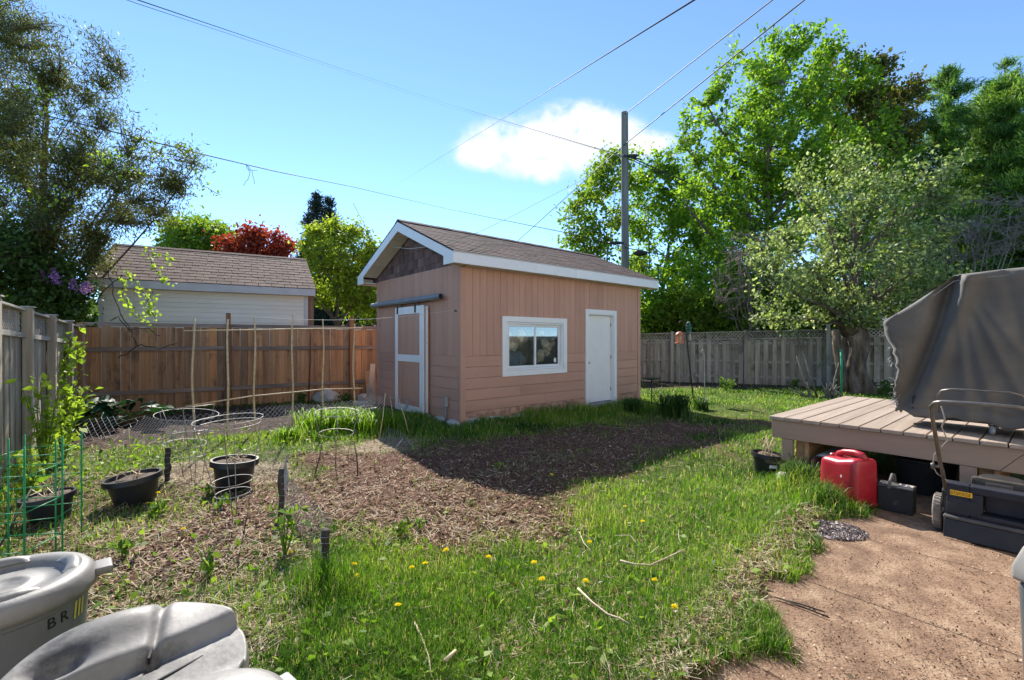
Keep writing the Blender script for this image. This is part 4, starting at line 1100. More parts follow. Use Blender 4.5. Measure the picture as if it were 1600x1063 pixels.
# ------------------------------------------------------------------ covered grill on the deck
GR0 = Vector((4.04, 4.20, DZ))
grill = thing('covered_grill', 'tall barbecue grill under a loose grey fabric cover with torn hem on the deck', 'grill', GR0, THETA)
M_COVER = mat('grey_canvas', [(0.072, 0.064, 0.057), (0.094, 0.085, 0.076), (0.118, 0.107, 0.097)], scale=3, rough=0.7, bump=0.3, bscale=260, dist=0.002, sheen=0.2, spots=((0.15, 0.14, 0.13), 3, 0.60, 0.35))
def gtop(y):
    if y > 0.0: return 1.455 - 0.40 * (y / 0.50) ** 0.9
    if y < -0.92: return 1.455 - 0.40 * min(1, (-0.92 - y) / 0.5)
    return 1.462 + 0.012 * math.cos((y + 0.46) * 5)
def gbot(y, ph): return 0.105 + 0.015 * max(0, y / 0.45) + 0.018 * math.sin(9 * ph) + 0.012 * math.sin(23 * ph + 1)
YA, YB, DP = 0.50, -1.45, 0.62
RCV = 0.06
def outline(u):
    # rounded rectangle walked at even steps: x, y and the outward normal
    hx, hy = DP / 2 - RCV, (YA - YB) / 2 - RCV; q = PI / 2 * RCV
    L_ = [2 * hy, q, 2 * hx, q, 2 * hy, q, 2 * hx, q]; t = u * sum(L_)
    ctr = [(-hx, -1), (-hx, hy), (0, 1), (hx, hy), (hx, 1), (hx, -hy), (0, -1), (-hx, -hy)]
    for k in range(8):
        if t <= L_[k] or k == 7: break
        t -= L_[k]
    f = t / L_[k]
    if k == 0: return -hx - RCV, -hy + 2 * hy * f, -1.0, 0.0
    if k == 2: return -hx + 2 * hx * f, hy + RCV, 0.0, 1.0
    if k == 4: return hx + RCV, hy - 2 * hy * f, 1.0, 0.0
    if k == 6: return hx - 2 * hx * f, -hy - RCV, 0.0, -1.0
    a0 = {1: PI, 3: PI / 2, 5: 0.0, 7: -PI / 2}[k]; a = a0 - f * PI / 2
    cx_, cy_ = {1: (-hx, hy), 3: (hx, hy), 5: (hx, -hy), 7: (-hx, -hy)}[k]
    return cx_ + RCV * math.cos(a), cy_ + RCV * math.sin(a), math.cos(a), math.sin(a)
NU, NV = 230, 64
_oy = np.array([outline(i / NU)[1] for i in range(NU)]); _hh = np.minimum(1, np.arange(NV) / (NV - 1) / 0.84)
YG, HG = np.meshgrid(_oy, _hh)
W1 = vnoise(YG * 2.6 + 0.9 * HG, HG * 0.9, 0, 77); W2 = vnoise(YG * 6 - 1.5 * HG, HG * 1.6, 0, 78); W3 = vnoise(YG * 3.1, HG * 2.4, 0, 71); W4 = vnoise(YG * 13, HG * 7, 0, 72); W5 = vnoise(HG * 22, YG * 0 + 3, 0, 74)
def cover(u, v):
    x, y, nx, ny = outline(u); cy_ = (YA + YB) / 2; y0 = y
    x += DP / 2; y += cy_
    i = min(NU - 1, int(round(u * NU))); j = min(NV - 1, int(round(v * (NV - 1))))
    fr_ = max(0.0, -nx)
    if v <= 0.84:
        h = v / 0.84
        z = gbot(y, u * 6) * (1 - h) + (gtop(y) - 0.025) * h
        y -= 0.10 * (1 - h) * max(0, (y - 0.1) / 0.4)               # the end hangs inwards
        dd = y - (0.03 + 0.40 * (1 - h) ** 1.25)                    # deep fold running down from the hood corner
        x += fr_ * (0.17 * math.exp(-(dd / 0.07) ** 2) * (0.45 + h * 0.55) - 0.06 * math.exp(-((dd + 0.13) / 0.06) ** 2) * h + 0.05 * math.exp(-((y - 0.30) / 0.15) ** 2) * (1 - h))
        for (yh, am) in ((-0.10, .030), (-0.27, .022), (-0.52, .026), (-0.80, .02), (0.27, .018)):   # lesser folds fanning out
            d2 = y - (-0.02 + (yh + .02) * (1 - h)); x -= fr_ * am * math.exp(-(d2 / (0.018 + .03 * (1 - h))) ** 2) * math.sin(PI * min(1, h + .15)) ** .5
        x += fr_ * (0.03 * math.sin(5.0 * y + 3 * h) * (1 - h) - 0.09 * abs(W1[j, i] - .5) - 0.05 * abs(W2[j, i] - .5) + 0.035 * (W3[j, i] - .5) + 0.010 * (W4[j, i] - .5))
        x -= fr_ * 0.05 * math.exp(-((y + 0.75) / 0.3) ** 2) * (1 - h)
        x += fr_ * 0.014 * math.exp(-((h - 0.075) / 0.012) ** 2)    # stitched hem
        x -= fr_ * 0.012 * math.exp(-((h - 0.945) / 0.012) ** 2)
        if y > 0.38: y += 0.012 * (W5[j, i] - .5) * 2 - 0.006 + 0.03 * math.sin(h * 7 + 1)
    else:
        k = (v - 0.84) / 0.16
        x = DP / 2 + (x - DP / 2) * (1 - k)
        y = cy_ + (y - cy_) * (1 - 0.25 * k)
        z = gtop(y) - 0.025 + 0.03 * math.sin(k * PI / 2)
    return (x, y, z)
cv = MB().grid(cover, NU, NV, True)
cv_o = cv.build('cover', M_COVER, grill, smooth=True)
mo = cv_o.modifiers.new('cloth', 'SOLIDIFY'); mo.thickness = 0.004
# stitched seam under the top edge
sm = MB(); pts = []
for i in range(36):
    y = 0.46 - 1.36 * i / 35
    pts.append((-0.012 + 0.0 * i, y, gtop(y) - 0.075))
sm.tube([(max(-0.006, cover_x) if False else -0.004, y, z) for (cover_x, y, z) in pts], 0.004, 5)
sm.build('seam', mat('pale_thread', [(0.22, 0.21, 0.20)], rough=0.8, bump=0), grill, smooth=True)
# frayed threads on the torn end
fz = MB(); r3 = random.Random(3)
for i in range(70):
    z = r3.choice([r3.uniform(0.98, 1.07), r3.uniform(0.25, 1.05), r3.uniform(0.18, 0.35)])
    y = 0.40 + 0.09 * z / 1.05 + r3.uniform(-0.02, 0.01); x = r3.uniform(0.02, 0.10)
    p = Vector((x, y, z)); pts = [p]
    d = Vector((r3.uniform(-.5, .5), r3.uniform(0.1, 1), r3.uniform(-.8, .8))).normalized()
    for q in range(3):
        p = p + d * r3.uniform(0.008, 0.026); d = (d + Vector((r3.uniform(-.7, .7), r3.uniform(-.7, .7), r3.uniform(-.7, .7)))).normalized(); pts.append(p)
    fz.tube(pts, 0.0022, 3)
tag(fz.build('frayed_edge', mat('frayed_thread', [(0.45, 0.44, 0.42)], rough=0.9, bump=0), grill), kind='stuff')
MB().box(0.06, DP - 0.05, -1.3, 0.30, 0.092, 0.30).build('cart_base', mat('grill_black', [(0.02, 0.02, 0.022), (0.035, 0.035, 0.036)], rough=0.5, bump=0.1), grill, bevel=0.012)
for (x, y) in ((0.10, -0.24), (0.10, -1.2), (0.52, -0.24), (0.52, -1.2)):
    c_ = MB().lathe([(0.0, -0.014), (0.036, -0.014), (0.042, -0.008), (0.042, 0.008), (0.036, 0.014), (0.0, 0.014)], 18).build('caster', mat('caster_grey', [(0.42, 0.42, 0.42), (0.5, 0.5, 0.5)], rough=0.5, bump=0), grill, smooth='auto')
    c_.location = (x, y, 0.043); c_.rotation_euler = (PI / 2, 0, 0.3)
    f_ = MB().box(-0.025, 0.025, -0.022, -0.016, 0.03, 0.06).box(-0.025, 0.025, 0.016, 0.022, 0.03, 0.06).box(-0.025, 0.025, -0.022, 0.022, 0.0601, 0.10).build('caster_fork', M_STEEL, c_)
    f_.rotation_euler = (-PI / 2, 0, 0); f_.location = (0, 0, 0)
    f_.matrix_parent_inverse = Matrix.Identity(4)
# ------------------------------------------------------------------ lawn mower parked against the deck (x forward = U)
MW = Vector((3.46, 3.29, 0.014))
mow = thing('lawn_mower', 'black push lawn mower with tall tube handle parked in front of the deck', 'lawn mower', MW, THETA)
M_NAVY = mat('navy_plastic', [(0.014, 0.016, 0.024), (0.027, 0.029, 0.040)], scale=5, rough=0.5, bump=0.15, bscale=60, spots=((0.10, 0.085, 0.07), 9, 0.60, 0.5))
M_BLACK = mat('black_plastic', [(0.015, 0.015, 0.017), (0.032, 0.031, 0.032)], scale=6, rough=0.5, bump=0.15, bscale=60, spots=((0.09, 0.075, 0.06), 8, 0.62, 0.45))
M_TUBE = mat('handle_tube', [(0.10, 0.09, 0.08), (0.22, 0.20, 0.18)], scale=9, rough=0.4, bump=0.1, metal=0.6)
M_RUBBER = mat('dusty_rubber', [(0.07, 0.06, 0.05), (0.20, 0.17, 0.14), (0.30, 0.26, 0.22)], scale=11, rough=0.9, bump=0.5, bscale=50)
# rear housing with a recess for the grass outlet
hs = MB()
hs.box(0.02, 0.14, 0.13, 0.265, 0.165, 0.40)                # left block
hs.box(0.02, 0.14, -0.255, 0.129, 0.345, 0.40); hs.box(0.02, 0.14, -0.255, 0.129, 0.165, 0.205)
hs.box(0.02, 0.14, -0.255, -0.205, 0.2055, 0.3445); hs.box(0.02, 0.14, 0.06, 0.129, 0.2055, 0.3445)
hs.box(0.115, 0.139, -0.204, 0.059, 0.2055, 0.3445)
hs.build('rear_housing', M_NAVY, mow, bevel=0.010, seg=2)
MB().box(0.012, 0.0185, 0.075, 0.255, 0.185, 0.295).build('side_panel', M_NAVY, mow, bevel=0.003)
MB().prism([(0.03, 0.155), (-0.015, 0.135), (-0.055, 0.012), (-0.045, 0.010), (0.0, 0.125), (0.03, 0.140)], -0.255, 0.265, 'y').build('rear_flap', M_BLACK, mow, bevel=0.003)
MB().box(-0.015, 0.16, -0.26, 0.27, 0.139, 0.163).build('rear_bar', mat('grey_trim', [(0.06, 0.06, 0.065), (0.11, 0.105, 0.10)], rough=0.6), mow, bevel=0.006)
lb = MB().box(0.0115, 0.0135, 0.115, 0.235, 0.315, 0.352)
lb_o = lb.build('warning_label', mat('label_yellow', [(0.78, 0.42, 0.02), (0.85, 0.50, 0.03)], rough=0.5, bump=0), mow)
lb_o.location = (0.0075, 0, 0)
lt_ = MB()
for z in (0.322, 0.331, 0.340):
    y = 0.123
    r4 = random.Random(int(z * 1000))
    while y < 0.225:
        w_ = r4.uniform(0.004, 0.014); lt_.box(0.0105, 0.0114, y, y + w_, z, z + 0.005); y += w_ + 0.004
lt_.build('label_print', mat('print_black', [(0.03, 0.02, 0.01)], rough=0.6, bump=0), lb_o)
dk = MB()
def mdeck(u, v):
    a = u * 2 * PI; e = 0.45
    ca, sa = math.cos(a), math.sin(a)
    ex_ = math.copysign(abs(ca) ** e, ca); ey_ = math.copysign(abs(sa) ** e, sa)
    k = (0.265, 0.265, 0.25, 0.215, 0.10, 0.0)[min(5, int(v * 5 + .5))]; z = (0.045, 0.14, 0.175, 0.195, 0.205, 0.205)[min(5, int(v * 5 + .5))]
    return (0.44 + k * 1.15 * ex_, 0.005 + k * ey_, z)
MB().grid(mdeck, 40, 6, True).build('mower_deck', M_BLACK, mow, smooth='auto')
en = MB()
en.box(0.26, 0.62, -0.17, 0.15, 0.205, 0.33)
eb = en.build('engine', mat('engine_dark', [(0.02, 0.018, 0.015), (0.06, 0.05, 0.04)], scale=10, rough=0.5, spots=((0.12, 0.10, 0.07), 8, 0.6, 0.5)), mow, bevel=0.03, seg=2)
MB().box(0.20, 0.259, -0.16, 0.14, 0.26, 0.44).build('fuel_tank', mat('tank_brown', [(0.05, 0.043, 0.035), (0.085, 0.07, 0.055)], scale=8, rough=0.5), eb, bevel=0.025, seg=2)
for (z0, c_) in ((0.385, (0.20, 0.15, 0.13)), (0.345, (0.62, 0.58, 0.52))):
    t2 = MB().box(0.196, 0.1995, -0.08, 0.06, z0, z0 + 0.028).build('engine_label', mat('label_%d' % int(z0 * 1000), [c_], rough=0.6, bump=0), eb)
    q_ = MB(); y = -0.072
    r4 = random.Random(int(z0 * 999))
    while y < 0.05:
        w_ = r4.uniform(0.006, 0.012); q_.box(0.1948, 0.1958, y, y + w_, z0 + 0.008, z0 + 0.02); y += w_ + 0.004
    q_.build('label_print', mat('print_grey', [(0.10, 0.09, 0.08)], rough=0.6, bump=0), t2) if False else q_.build('label_print', mat('print_grey', [(0.10, 0.09, 0.08)], rough=0.6, bump=0), eb)
MB().lathe([(0.0, 0.0), (0.13, 0.0), (0.14, 0.012), (0.14, 0.05), (0.12, 0.075), (0.0, 0.08)], 28, (0.47, -0.01, 0.33)).build('starter_cover', M_BLACK, eb, smooth='auto')
MB().tube([(0.24, -0.20, 0.34), (0.23, -0.21, 0.40), (0.21, -0.20, 0.43)], 0.012, 8).build('primer_bulb', mat('pale_plastic', [(0.50, 0.46, 0.36)], rough=0.5, bump=0), eb, smooth=True)
MB().blob((0.19, -0.23, 0.33), 0.014, 0.03, 0.012, seed=8, rough=.1).build('spark_plug', mat('pale_plastic', [(0.5, 0.46, 0.36)], rough=0.5, bump=0), eb, smooth=True)
def wheel(x, y, r, w_):
    wh = MB().lathe([(r * 0.62, -w_ / 2), (r * 0.93, -w_ / 2), (r, -w_ * 0.33), (r, w_ * 0.33), (r * 0.93, w_ / 2), (r * 0.62, w_ / 2), (r * 0.62, -w_ / 2)], 36, mod=None)
    grooves = MB()
    o = wh.build('wheel', M_RUBBER, mow, smooth='auto')
    o.location = (x, y, r); o.rotation_euler = (PI / 2, 0, 0)
    MB().lathe([(0.0, -w_ * .35), (r * 0.62, -w_ * .35), (r * 0.64, 0), (r * 0.62, w_ * .35), (r * 0.5, w_ * .30), (r * .3, w_ * .22), (r * .16, w_ * .5), (0.0, w_ * .5)], 30).build('rim', mat('rim_grey', [(0.42, 0.40, 0.36), (0.55, 0.52, 0.47)], scale=12, rough=0.6, spots=((.2, .16, .12), 10, .55, .6)), o, smooth='auto')
    t_ = MB()
    for i in range(30):
        a = 2 * PI * i / 30
        c_, s_ = math.cos(a), math.sin(a)
        t_.bar((r * c_ * 1.004, r * s_ * 1.004, -w_ * .36), (r * math.cos(a + .06) * 1.004, r * math.sin(a + .06) * 1.004, w_ * .36), 0.011, 0.006, (c_, s_, 0))
    t_.build('tread', M_RUBBER, o)
    return o
wheel(0.17, 0.315, 0.135, 0.055); wheel(0.17, -0.305, 0.135, 0.055); wheel(0.74, 0.30, 0.10, 0.05); wheel(0.74, -0.29, 0.10, 0.05)
MB().tube([(0.17, 0.29, 0.135), (0.17, -0.28, 0.135)], 0.012, 8).build('axle', M_STEEL, mow)
def arc(c, r, a0, a1, k=6):
    return [(c[0], c[1] + r * math.cos(a0 + (a1 - a0) * i / k), c[2] + r * math.sin(a0 + (a1 - a0) * i / k)) for i in range(k + 1)]
def sloped(y, q):                                           # point on the handle plane
    return Vector((0.055 - 0.66 * q, y, 0.33 + 0.745 * q))
yl, yr = 0.262, -0.20
hp_ = [sloped(yl, 0), sloped(yl, 0.25), sloped(yl + 0.005, 0.30), sloped(yl + 0.005, 0.88), sloped(yl + 0.002, 0.945), sloped(yl - 0.022, 0.985), sloped(yl - 0.06, 1.0), sloped(0.03, 1.005), sloped(yr + 0.06, 1.0), sloped(yr + 0.022, 0.985), sloped(yr - 0.002, 0.945), sloped(yr - 0.005, 0.88), sloped(yr - 0.005, 0.30), sloped(yr - 0.005, 0.05)]
MB().tube(hp_, 0.0125, 10).build('handle', M_TUBE, mow, smooth=True)
MB().bar((0.09, yl + 0.001, 0.20), sloped(yl + 0.001, 0.02), 0.035, 0.05).build('handle_bracket', M_BLACK, mow, bevel=0.004)
MB().bar((0.09, yr - 0.006, 0.20), sloped(yr - 0.006, 0.02), 0.035, 0.05).build('handle_bracket', M_BLACK, mow, bevel=0.004)
bl = [sloped(yl - 0.03, 0.86) + Vector((0.02, 0, 0.02)), sloped(yl - 0.03, 0.98) + Vector((0.05, 0, 0.05)), sloped(yl - 0.05, 1.02) + Vector((0.06, 0, 0.055)), sloped(yl - 0.10, 1.04) + Vector((0.065, 0, 0.055)), sloped(yr + 0.10, 1.04) + Vector((0.065, 0, 0.055)), sloped(yr + 0.05, 1.02) + Vector((0.06, 0, 0.055)), sloped(yr + 0.03, 0.98) + Vector((0.05, 0, 0.05)), sloped(yr + 0.03, 0.86) + Vector((0.02, 0, 0.02))]
MB().tube(bl, 0.0065, 8).build('bail_bar', M_TUBE, mow, smooth=True)
cbp = [sloped(yl - 0.05, 0.95), sloped(yl - 0.06, 0.86) + Vector((0, 0, -0.02)), sloped(yl - 0.035, 0.74), sloped(yl - 0.055, 0.6), sloped(yl + 0.03, 0.42), sloped(yl + 0.05, 0.28), sloped(yl + 0.035, 0.2), sloped(yl - 0.02, 0.2) + Vector((0.03, 0, -.05))]
MB().tube(cbp, 0.004, 6).build('cable', mat('cable_pale', [(0.30, 0.29, 0.27)], rough=0.6, bump=0), mow, smooth=True)
MB().tube([sloped(yr + 0.03, 0.9), sloped(yr + 0.045, 0.75), sloped(yr + 0.02, 0.6), sloped(yr + 0.03, 0.5), sloped(yr, 0.3)], 0.004, 6).build('cable', M_BLACK, mow, smooth=True)
for q in (0.285,):
    for y in (yl, yr - 0.004):
        k_ = MB().lathe([(0, -0.03), (0.022, -0.03), (0.026, -0.02), (0.026, -0.012), (0.01, -0.008), (0.01, 0.02), (0, 0.02)], 12).build('wing_nut', M_TUBE, mow, smooth='auto')
        k_.location = sloped(y + (0.03 if y > 0 else -0.03), q); k_.rotation_euler = (PI / 2 if y > 0 else -PI / 2, 0, 0)

# ------------------------------------------------------------------ red fuel can, battery, drainpipe under the deck
M_RED = mat('red_plastic', [(0.27, 0.007, 0.014), (0.35, 0.012, 0.024), (0.40, 0.03, 0.045)], scale=3, rough=0.36, bump=0.08, bscale=20, spec=0.5, coat=0.15, spots=((0.45, 0.14, 0.16), 7, 0.60, 0.35))
can = thing('fuel_can', 'large red plastic fuel can standing on the patio under the deck edge', 'fuel can', (3.09, 4.22, 0.012), math.radians(-78))
def canf(u, v):
    a = u * 2 * PI; e = 0.32
    ca, sa = math.cos(a), math.sin(a)
    ex_ = math.copysign(abs(ca) ** e, ca); ey_ = math.copysign(abs(sa) ** e, sa)
    prof = [(0.90, 0.0), (0.97, 0.012), (1.0, 0.03), (1.0, 0.15), (0.985, 0.27), (0.97, 0.34), (0.94, 0.365), (0.84, 0.385), (0.55, 0.40), (0.0, 0.405)]
    k, z = prof[min(len(prof) - 1, int(v * (len(prof) - 1) + .5))]
    x = 0.195 * ex_ * k; y = 0.135 * ey_ * k
    if z > 0.33: z += 0.055 * max(0, x / 0.19) + 0.0          # shoulder rises to the back
    return (x, y, z)
MB().grid(canf, 48, 10, True).build('can_body', M_RED, can, smooth=True)
hd = [(-0.10, 0, 0.375), (-0.085, 0, 0.425), (-0.03, 0, 0.452), (0.07, 0, 0.468), (0.13, 0, 0.462), (0.165, 0, 0.42)]
h_ = MB().tube(hd, [0.032, 0.030, 0.028, 0.028, 0.030, 0.034], 12).build('handle', M_RED, can, smooth=True)
MB().lathe([(0.0, 0.0), (0.036, 0.0), (0.036, 0.012), (0.03, 0.02), (0.03, 0.05), (0.022, 0.058), (0, 0.06)], 18, (-0.150, 0.0, 0.355)).build('filler_neck', M_RED, can, smooth='auto')
for sg in (-1, 1):
    MB().blob((0.02, 0.131 * sg, 0.19), 0.115, 0.005, 0.10, seed=2, n=20, m=12, rough=0).build('side_panel', M_RED, can, smooth=True)
MB().blob((0.06, -0.142, 0.26), 0.008, 0.003, 0.014, seed=5, rough=0.2).build('paint_chip', mat('chip_white', [(0.7, 0.66, 0.6)], rough=0.7, bump=0), can)
bat = thing('car_battery', 'dark grey car battery with carrying strap in the shade under the deck', 'battery', tuple(G(1401, 800).xy) + (0.012,), THETA)
MB().box(-0.075, 0.075, -0.12, 0.12, 0.0, 0.205).build('battery_case', mat('battery_grey', [(0.016, 0.016, 0.016), (0.028, 0.027, 0.026)], rough=0.6, spots=((.12, .11, .1), 8, .6, .5)), bat, bevel=0.006)
MB().box(-0.077, 0.077, -0.122, 0.122, 0.206, 0.225).build('battery_lid', mat('battery_lid_grey', [(0.04, 0.04, 0.04), (0.085, 0.082, 0.08)], rough=0.6), bat, bevel=0.004)
for y in (-0.085, 0.085):
    MB().lathe([(0.012, 0), (0.010, 0.02), (0.0, 0.02)], 12, (-0.04, y, 0.2255)).build('terminal', mat('lead', [(0.4, 0.38, 0.36)], rough=0.4, metal=0.7, bump=0), bat, smooth='auto')
MB().box(-0.05, 0.02, -0.115, -0.02, 0.226, 0.236).build('label_plate', mat('dusty_label', [(0.30, 0.27, 0.25), (0.42, 0.38, 0.36)], rough=0.7), bat)
MB().tube([(-0.078, 0.04, 0.20), (-0.05, 0.035, 0.26), (0.0, 0.03, 0.31), (0.04, 0.025, 0.30), (0.078, 0.02, 0.2)], [0.011] * 5, 6).build('strap', mat('strap_grey', [(0.10, 0.10, 0.10), (0.16, 0.16, 0.155)], rough=0.8), bat, smooth=True)
dp = thing('drain_trough', 'grey plastic trough lying on its side under the deck corner with dark open end', 'trough', tuple(G(1288, 763).xy) + (0.04,), THETA - 0.05)
M_TROUGH = mat('weathered_plastic', [(0.30, 0.29, 0.27), (0.42, 0.41, 0.38)], scale=5, rough=0.6, bump=0.1, spots=((.15, .13, .1), 5, .58, .5))
def trough(u, v):
    a = u * 2 * PI; e = 0.5
    ca, sa = math.cos(a), math.sin(a)
    k = 0.13 + 0.02 * v
    return (v * 0.85, k * math.copysign(abs(ca) ** e, ca), 0.14 + k * math.copysign(abs(sa) ** e, sa))
to = MB().grid(trough, 28, 6, True).build('trough_shell', M_TROUGH, dp, smooth='auto'); mo = to.modifiers.new('wall', 'SOLIDIFY'); mo.thickness = 0.008
rim = [trough(i / 28, 0) for i in range(29)]
MB().tube([(p[0] - 0.004, p[1], p[2]) for p in rim], 0.009, 6).build('rim', M_BLACK, dp, smooth=True)
MB().box(0.5, 0.52, -0.12, 0.12, 0.03, 0.25).build('inner_wall', M_BLACK, dp)
tub = thing('black_tub', 'black plastic tub in deep shade under the deck behind the car battery', 'tub', tuple((Vector((DECK.x, DECK.y, 0)) + N * 1.2 + U * 0.55).xy) + (0.012,), THETA)
MB().lathe([(0.20, 0.0), (0.24, 0.30), (0.26, 0.31), (0.26, 0.33), (0.235, 0.33), (0.2, 0.03), (0.0, 0.03)], 28).build('tub_body', M_BLACK, tub, smooth='auto')
MB().tube([(0.0, -0.25, 0.31), (-0.1, -0.27, 0.2), (-0.12, -0.26, 0.12), (0.0, -0.24, 0.1)], 0.008, 6).build('tub_handle', M_BLACK, tub, smooth=True)
# pale rocks at the deck post
for i, (px, py, s_) in enumerate(((1228, 752, 0.10), (1290, 770, 0.08))):
    p = gp(px, py)
    tag(MB().blob((0, 0, 0.02), s_ * 1.2, s_, s_ * 0.7, seed=80 + i, n=14, m=9, rough=0.3).build('rock', M_CONC, None, smooth=True, loc=p), ('pale stone half hidden in grass left of the deck post', 'pale stone in the grass behind the red fuel can')[i], 'rock')
# ------------------------------------------------------------------ bamboo stakes, rails and chicken wire round the vegetable bed
M_BAMBOO = mat('bamboo', [(0.38, 0.27, 0.16), (0.55, 0.42, 0.26), (0.64, 0.52, 0.35)], scale=5, rough=0.6, bump=0.2, stretch=(1, 1, 6), rnd=0.12)
M_WIRE = mat('galvanised_wire', [(0.34, 0.34, 0.35), (0.48, 0.48, 0.48)], scale=12, rough=0.45, metal=0.55, bump=0)
M_CAGE = mat('cage_wire', [(0.16, 0.15, 0.15), (0.34, 0.32, 0.30)], scale=9, rough=0.5, metal=0.5, bump=0)
M_GREEN = mat('green_coated_wire', [(0.012, 0.17, 0.06), (0.02, 0.27, 0.10)], scale=6, rough=0.4, bump=0)
stakes = [(302, 692, 495), (356, 683, 496), (398, 676, 494), (457, 676, 490), (505, 664, 496), (553, 656, 503)]
SP = []
STAKE_LABELS = ['bamboo stake at the left end of the row along the vegetable bed', 'bamboo stake standing in front of the tall cedar fence post', 'bamboo stake third from the left in the row, above the caged planter', 'bamboo stake fourth from the left in the row', 'bamboo stake standing just left of the pale boulder', 'bamboo stake at the right end of the row, nearest the shed']
for (px, pb, ptop) in stakes:
    b = gp(px, pb); top = EYE - (ptop - CY) / FPX * b.y
    SP.append((b, top))
    h = top - b.z
    m_ = MB(); k = 10; pts = []; rs = []
    rr = random.Random(px)
    for i in range(k * 2 + 1):
        z = h * i / (k * 2)
        pts.append((0.012 * math.sin(i * 0.4 + px) + rr.uniform(-.001, .001), 0.01 * math.cos(i * .3), z - 0.03)); rs.append(0.0155 - 0.004 * i / (k * 2) + (0.0022 if i % 2 == 0 else 0))
    o = m_.tube(pts, rs, 8).build('bamboo_stake', M_BAMBOO, None, smooth=True, loc=b)
    tag(o, STAKE_LABELS[len(SP) - 1], 'stake', 'bamboo stakes along the vegetable bed')
rowpole = [('upper', [P(288, 517, SP[0][0].y + 0.02), P(395, 515.5, SP[2][0].y + .02), P(460, 514, SP[3][0].y + .02), P(566, 513, SP[5][0].y + 0.05)], 'thin pole lashed high across the bamboo stakes, at fence top height'),
           ('lower', [P(290, 635, SP[0][0].y - 0.06), P(395, 619, SP[2][0].y - .04), P(505, 608.5, SP[4][0].y - .04), P(566, 607, SP[5][0].y)], 'thin pole lashed low across the bamboo stakes at knee height')]
for (nm, pts, lab) in rowpole:
    tag(MB().tube(pts, 0.009, 8).build('cross_pole', M_BAMBOO, None, smooth=True), lab, 'pole')
cl = [SP[2][0] + Vector((0, 0, SP[2][1] - 0.02))] 
a = Vector((SP[2][0].x, SP[2][0].y, SP[2][1] - 0.02)); hkp = Vector((SHED.x, SHED.y, 0)) - U * 0.055 - N * hy_; hkp.z = hz_ + 0.01
cl = [a.lerp(hkp, i / 12) - Vector((0, 0, 0.10 * math.sin(PI * i / 12))) for i in range(13)]
tag(MB().tube(cl, 0.003, 4).build('garden_line', mat('white_twine', [(0.55, 0.54, 0.52)], rough=0.8, bump=0), None, smooth=True), 'thin pale line strung from a bamboo stake to the hook on the shed gable wall', 'line')

def hexnet(path, h, cell, r, sag, name, label, z0=0.0, seed=1, lean=0.0):
    """hexagonal wire netting along a ground path"""
    seg = [Vector(p) for p in path]; d = [0]
    for i in range(1, len(seg)): d.append(d[-1] + (seg[i] - seg[i - 1]).length)
    def at(s):
        for i in range(1, len(seg)):
            if s <= d[i] or i == len(seg) - 1:
                return seg[i - 1].lerp(seg[i], (s - d[i - 1]) / (d[i] - d[i - 1]))
    nx = int(d[-1] / cell); nz = int(h / (cell * 0.5))
    I, J = np.meshgrid(np.arange(nx + 1), np.arange(nz + 1))
    S = np.clip((I + 0.5 * (J % 2)) * cell, 0, d[-1] * 0.999); Zr = z0 + J * cell * 0.5
    sx_ = np.interp(S, d, [p.x for p in seg]); sy_ = np.interp(S, d, [p.y for p in seg])
    tx = np.interp(np.minimum(S + .05, d[-1]), d, [p.x for p in seg]) - np.interp(np.maximum(S - .05, 0), d, [p.x for p in seg])
    ty = np.interp(np.minimum(S + .05, d[-1]), d, [p.y for p in seg]) - np.interp(np.maximum(S - .05, 0), d, [p.y for p in seg])
    tl = np.hypot(tx, ty) + 1e-9
    q = vnoise(S * 1.3, Zr * 2, 0, seed) - 0.5; q2 = vnoise(S * 0.8, S * 0 + 5, 0, seed) - 0.5
    off_ = q * 0.12 * (0.3 + Zr) + lean * Zr
    HZ = gz(sx_, sy_) + Zr * (1 - sag * np.maximum(0, q2) * 1.5)
    PXg, PYg = sx_ - ty / tl * off_, sy_ + tx / tl * off_
    V, F = [], []
    grid_ = [[Vector((PXg[j, i], PYg[j, i], HZ[j, i])) for i in range(nx + 1)] for j in range(nz + 1)]
    def edge(p, q):
        dd = (q - p)
        if dd.length < 1e-5: return
        a, b = frame(dd); k = len(V)
        for c in (p, q):
            for t in range(3):
                an = 2.094 * t
                V.append(c + (a * math.cos(an) + b * math.sin(an)) * r)
        for t in range(3):
            F.append((k + t, k + (t + 1) % 3, k + 3 + (t + 1) % 3, k + 3 + t))
    # twisted verticals are short; diagonals join neighbouring rows
    for j in range(nz):
        for i in range(nx):
            p = grid_[j][i]; up = grid_[j + 1][i]
            a = p.lerp(up, 0.0)
            edge(p, up)
            if j % 2: edge(p, grid_[j + 1][i + 1])
            elif i: edge(p, grid_[j + 1][i - 1])
    me = npmesh(name, np.array([tuple(v) for v in V]), np.array(F), M_WIRE)
    return tag(link(name, me), label, 'wire netting')
hexnet([gp(262, 702), gp(300, 697), gp(356, 690), gp(420, 682), gp(500, 668), gp(560, 660), gp(600, 654)], 0.46, 0.075, 0.0021, 0.5, 'chicken_wire', 'low chicken wire fence standing along the bamboo stakes', seed=3)
hexnet([gp(108, 690), gp(180, 686), gp(262, 702)], 0.30, 0.075, 0.0021, 0.6, 'chicken_wire', 'slumped chicken wire in the shade near the left fence corner', seed=5, lean=1.2)
hexnet([gp(420, 668), gp(500, 655), gp(575, 645), gp(630, 650), gp(625, 668)], 0.34, 0.075, 0.0021, 0.6, 'chicken_wire', 'loose roll of chicken wire in front of the sliding shed door', seed=8, lean=0.3)
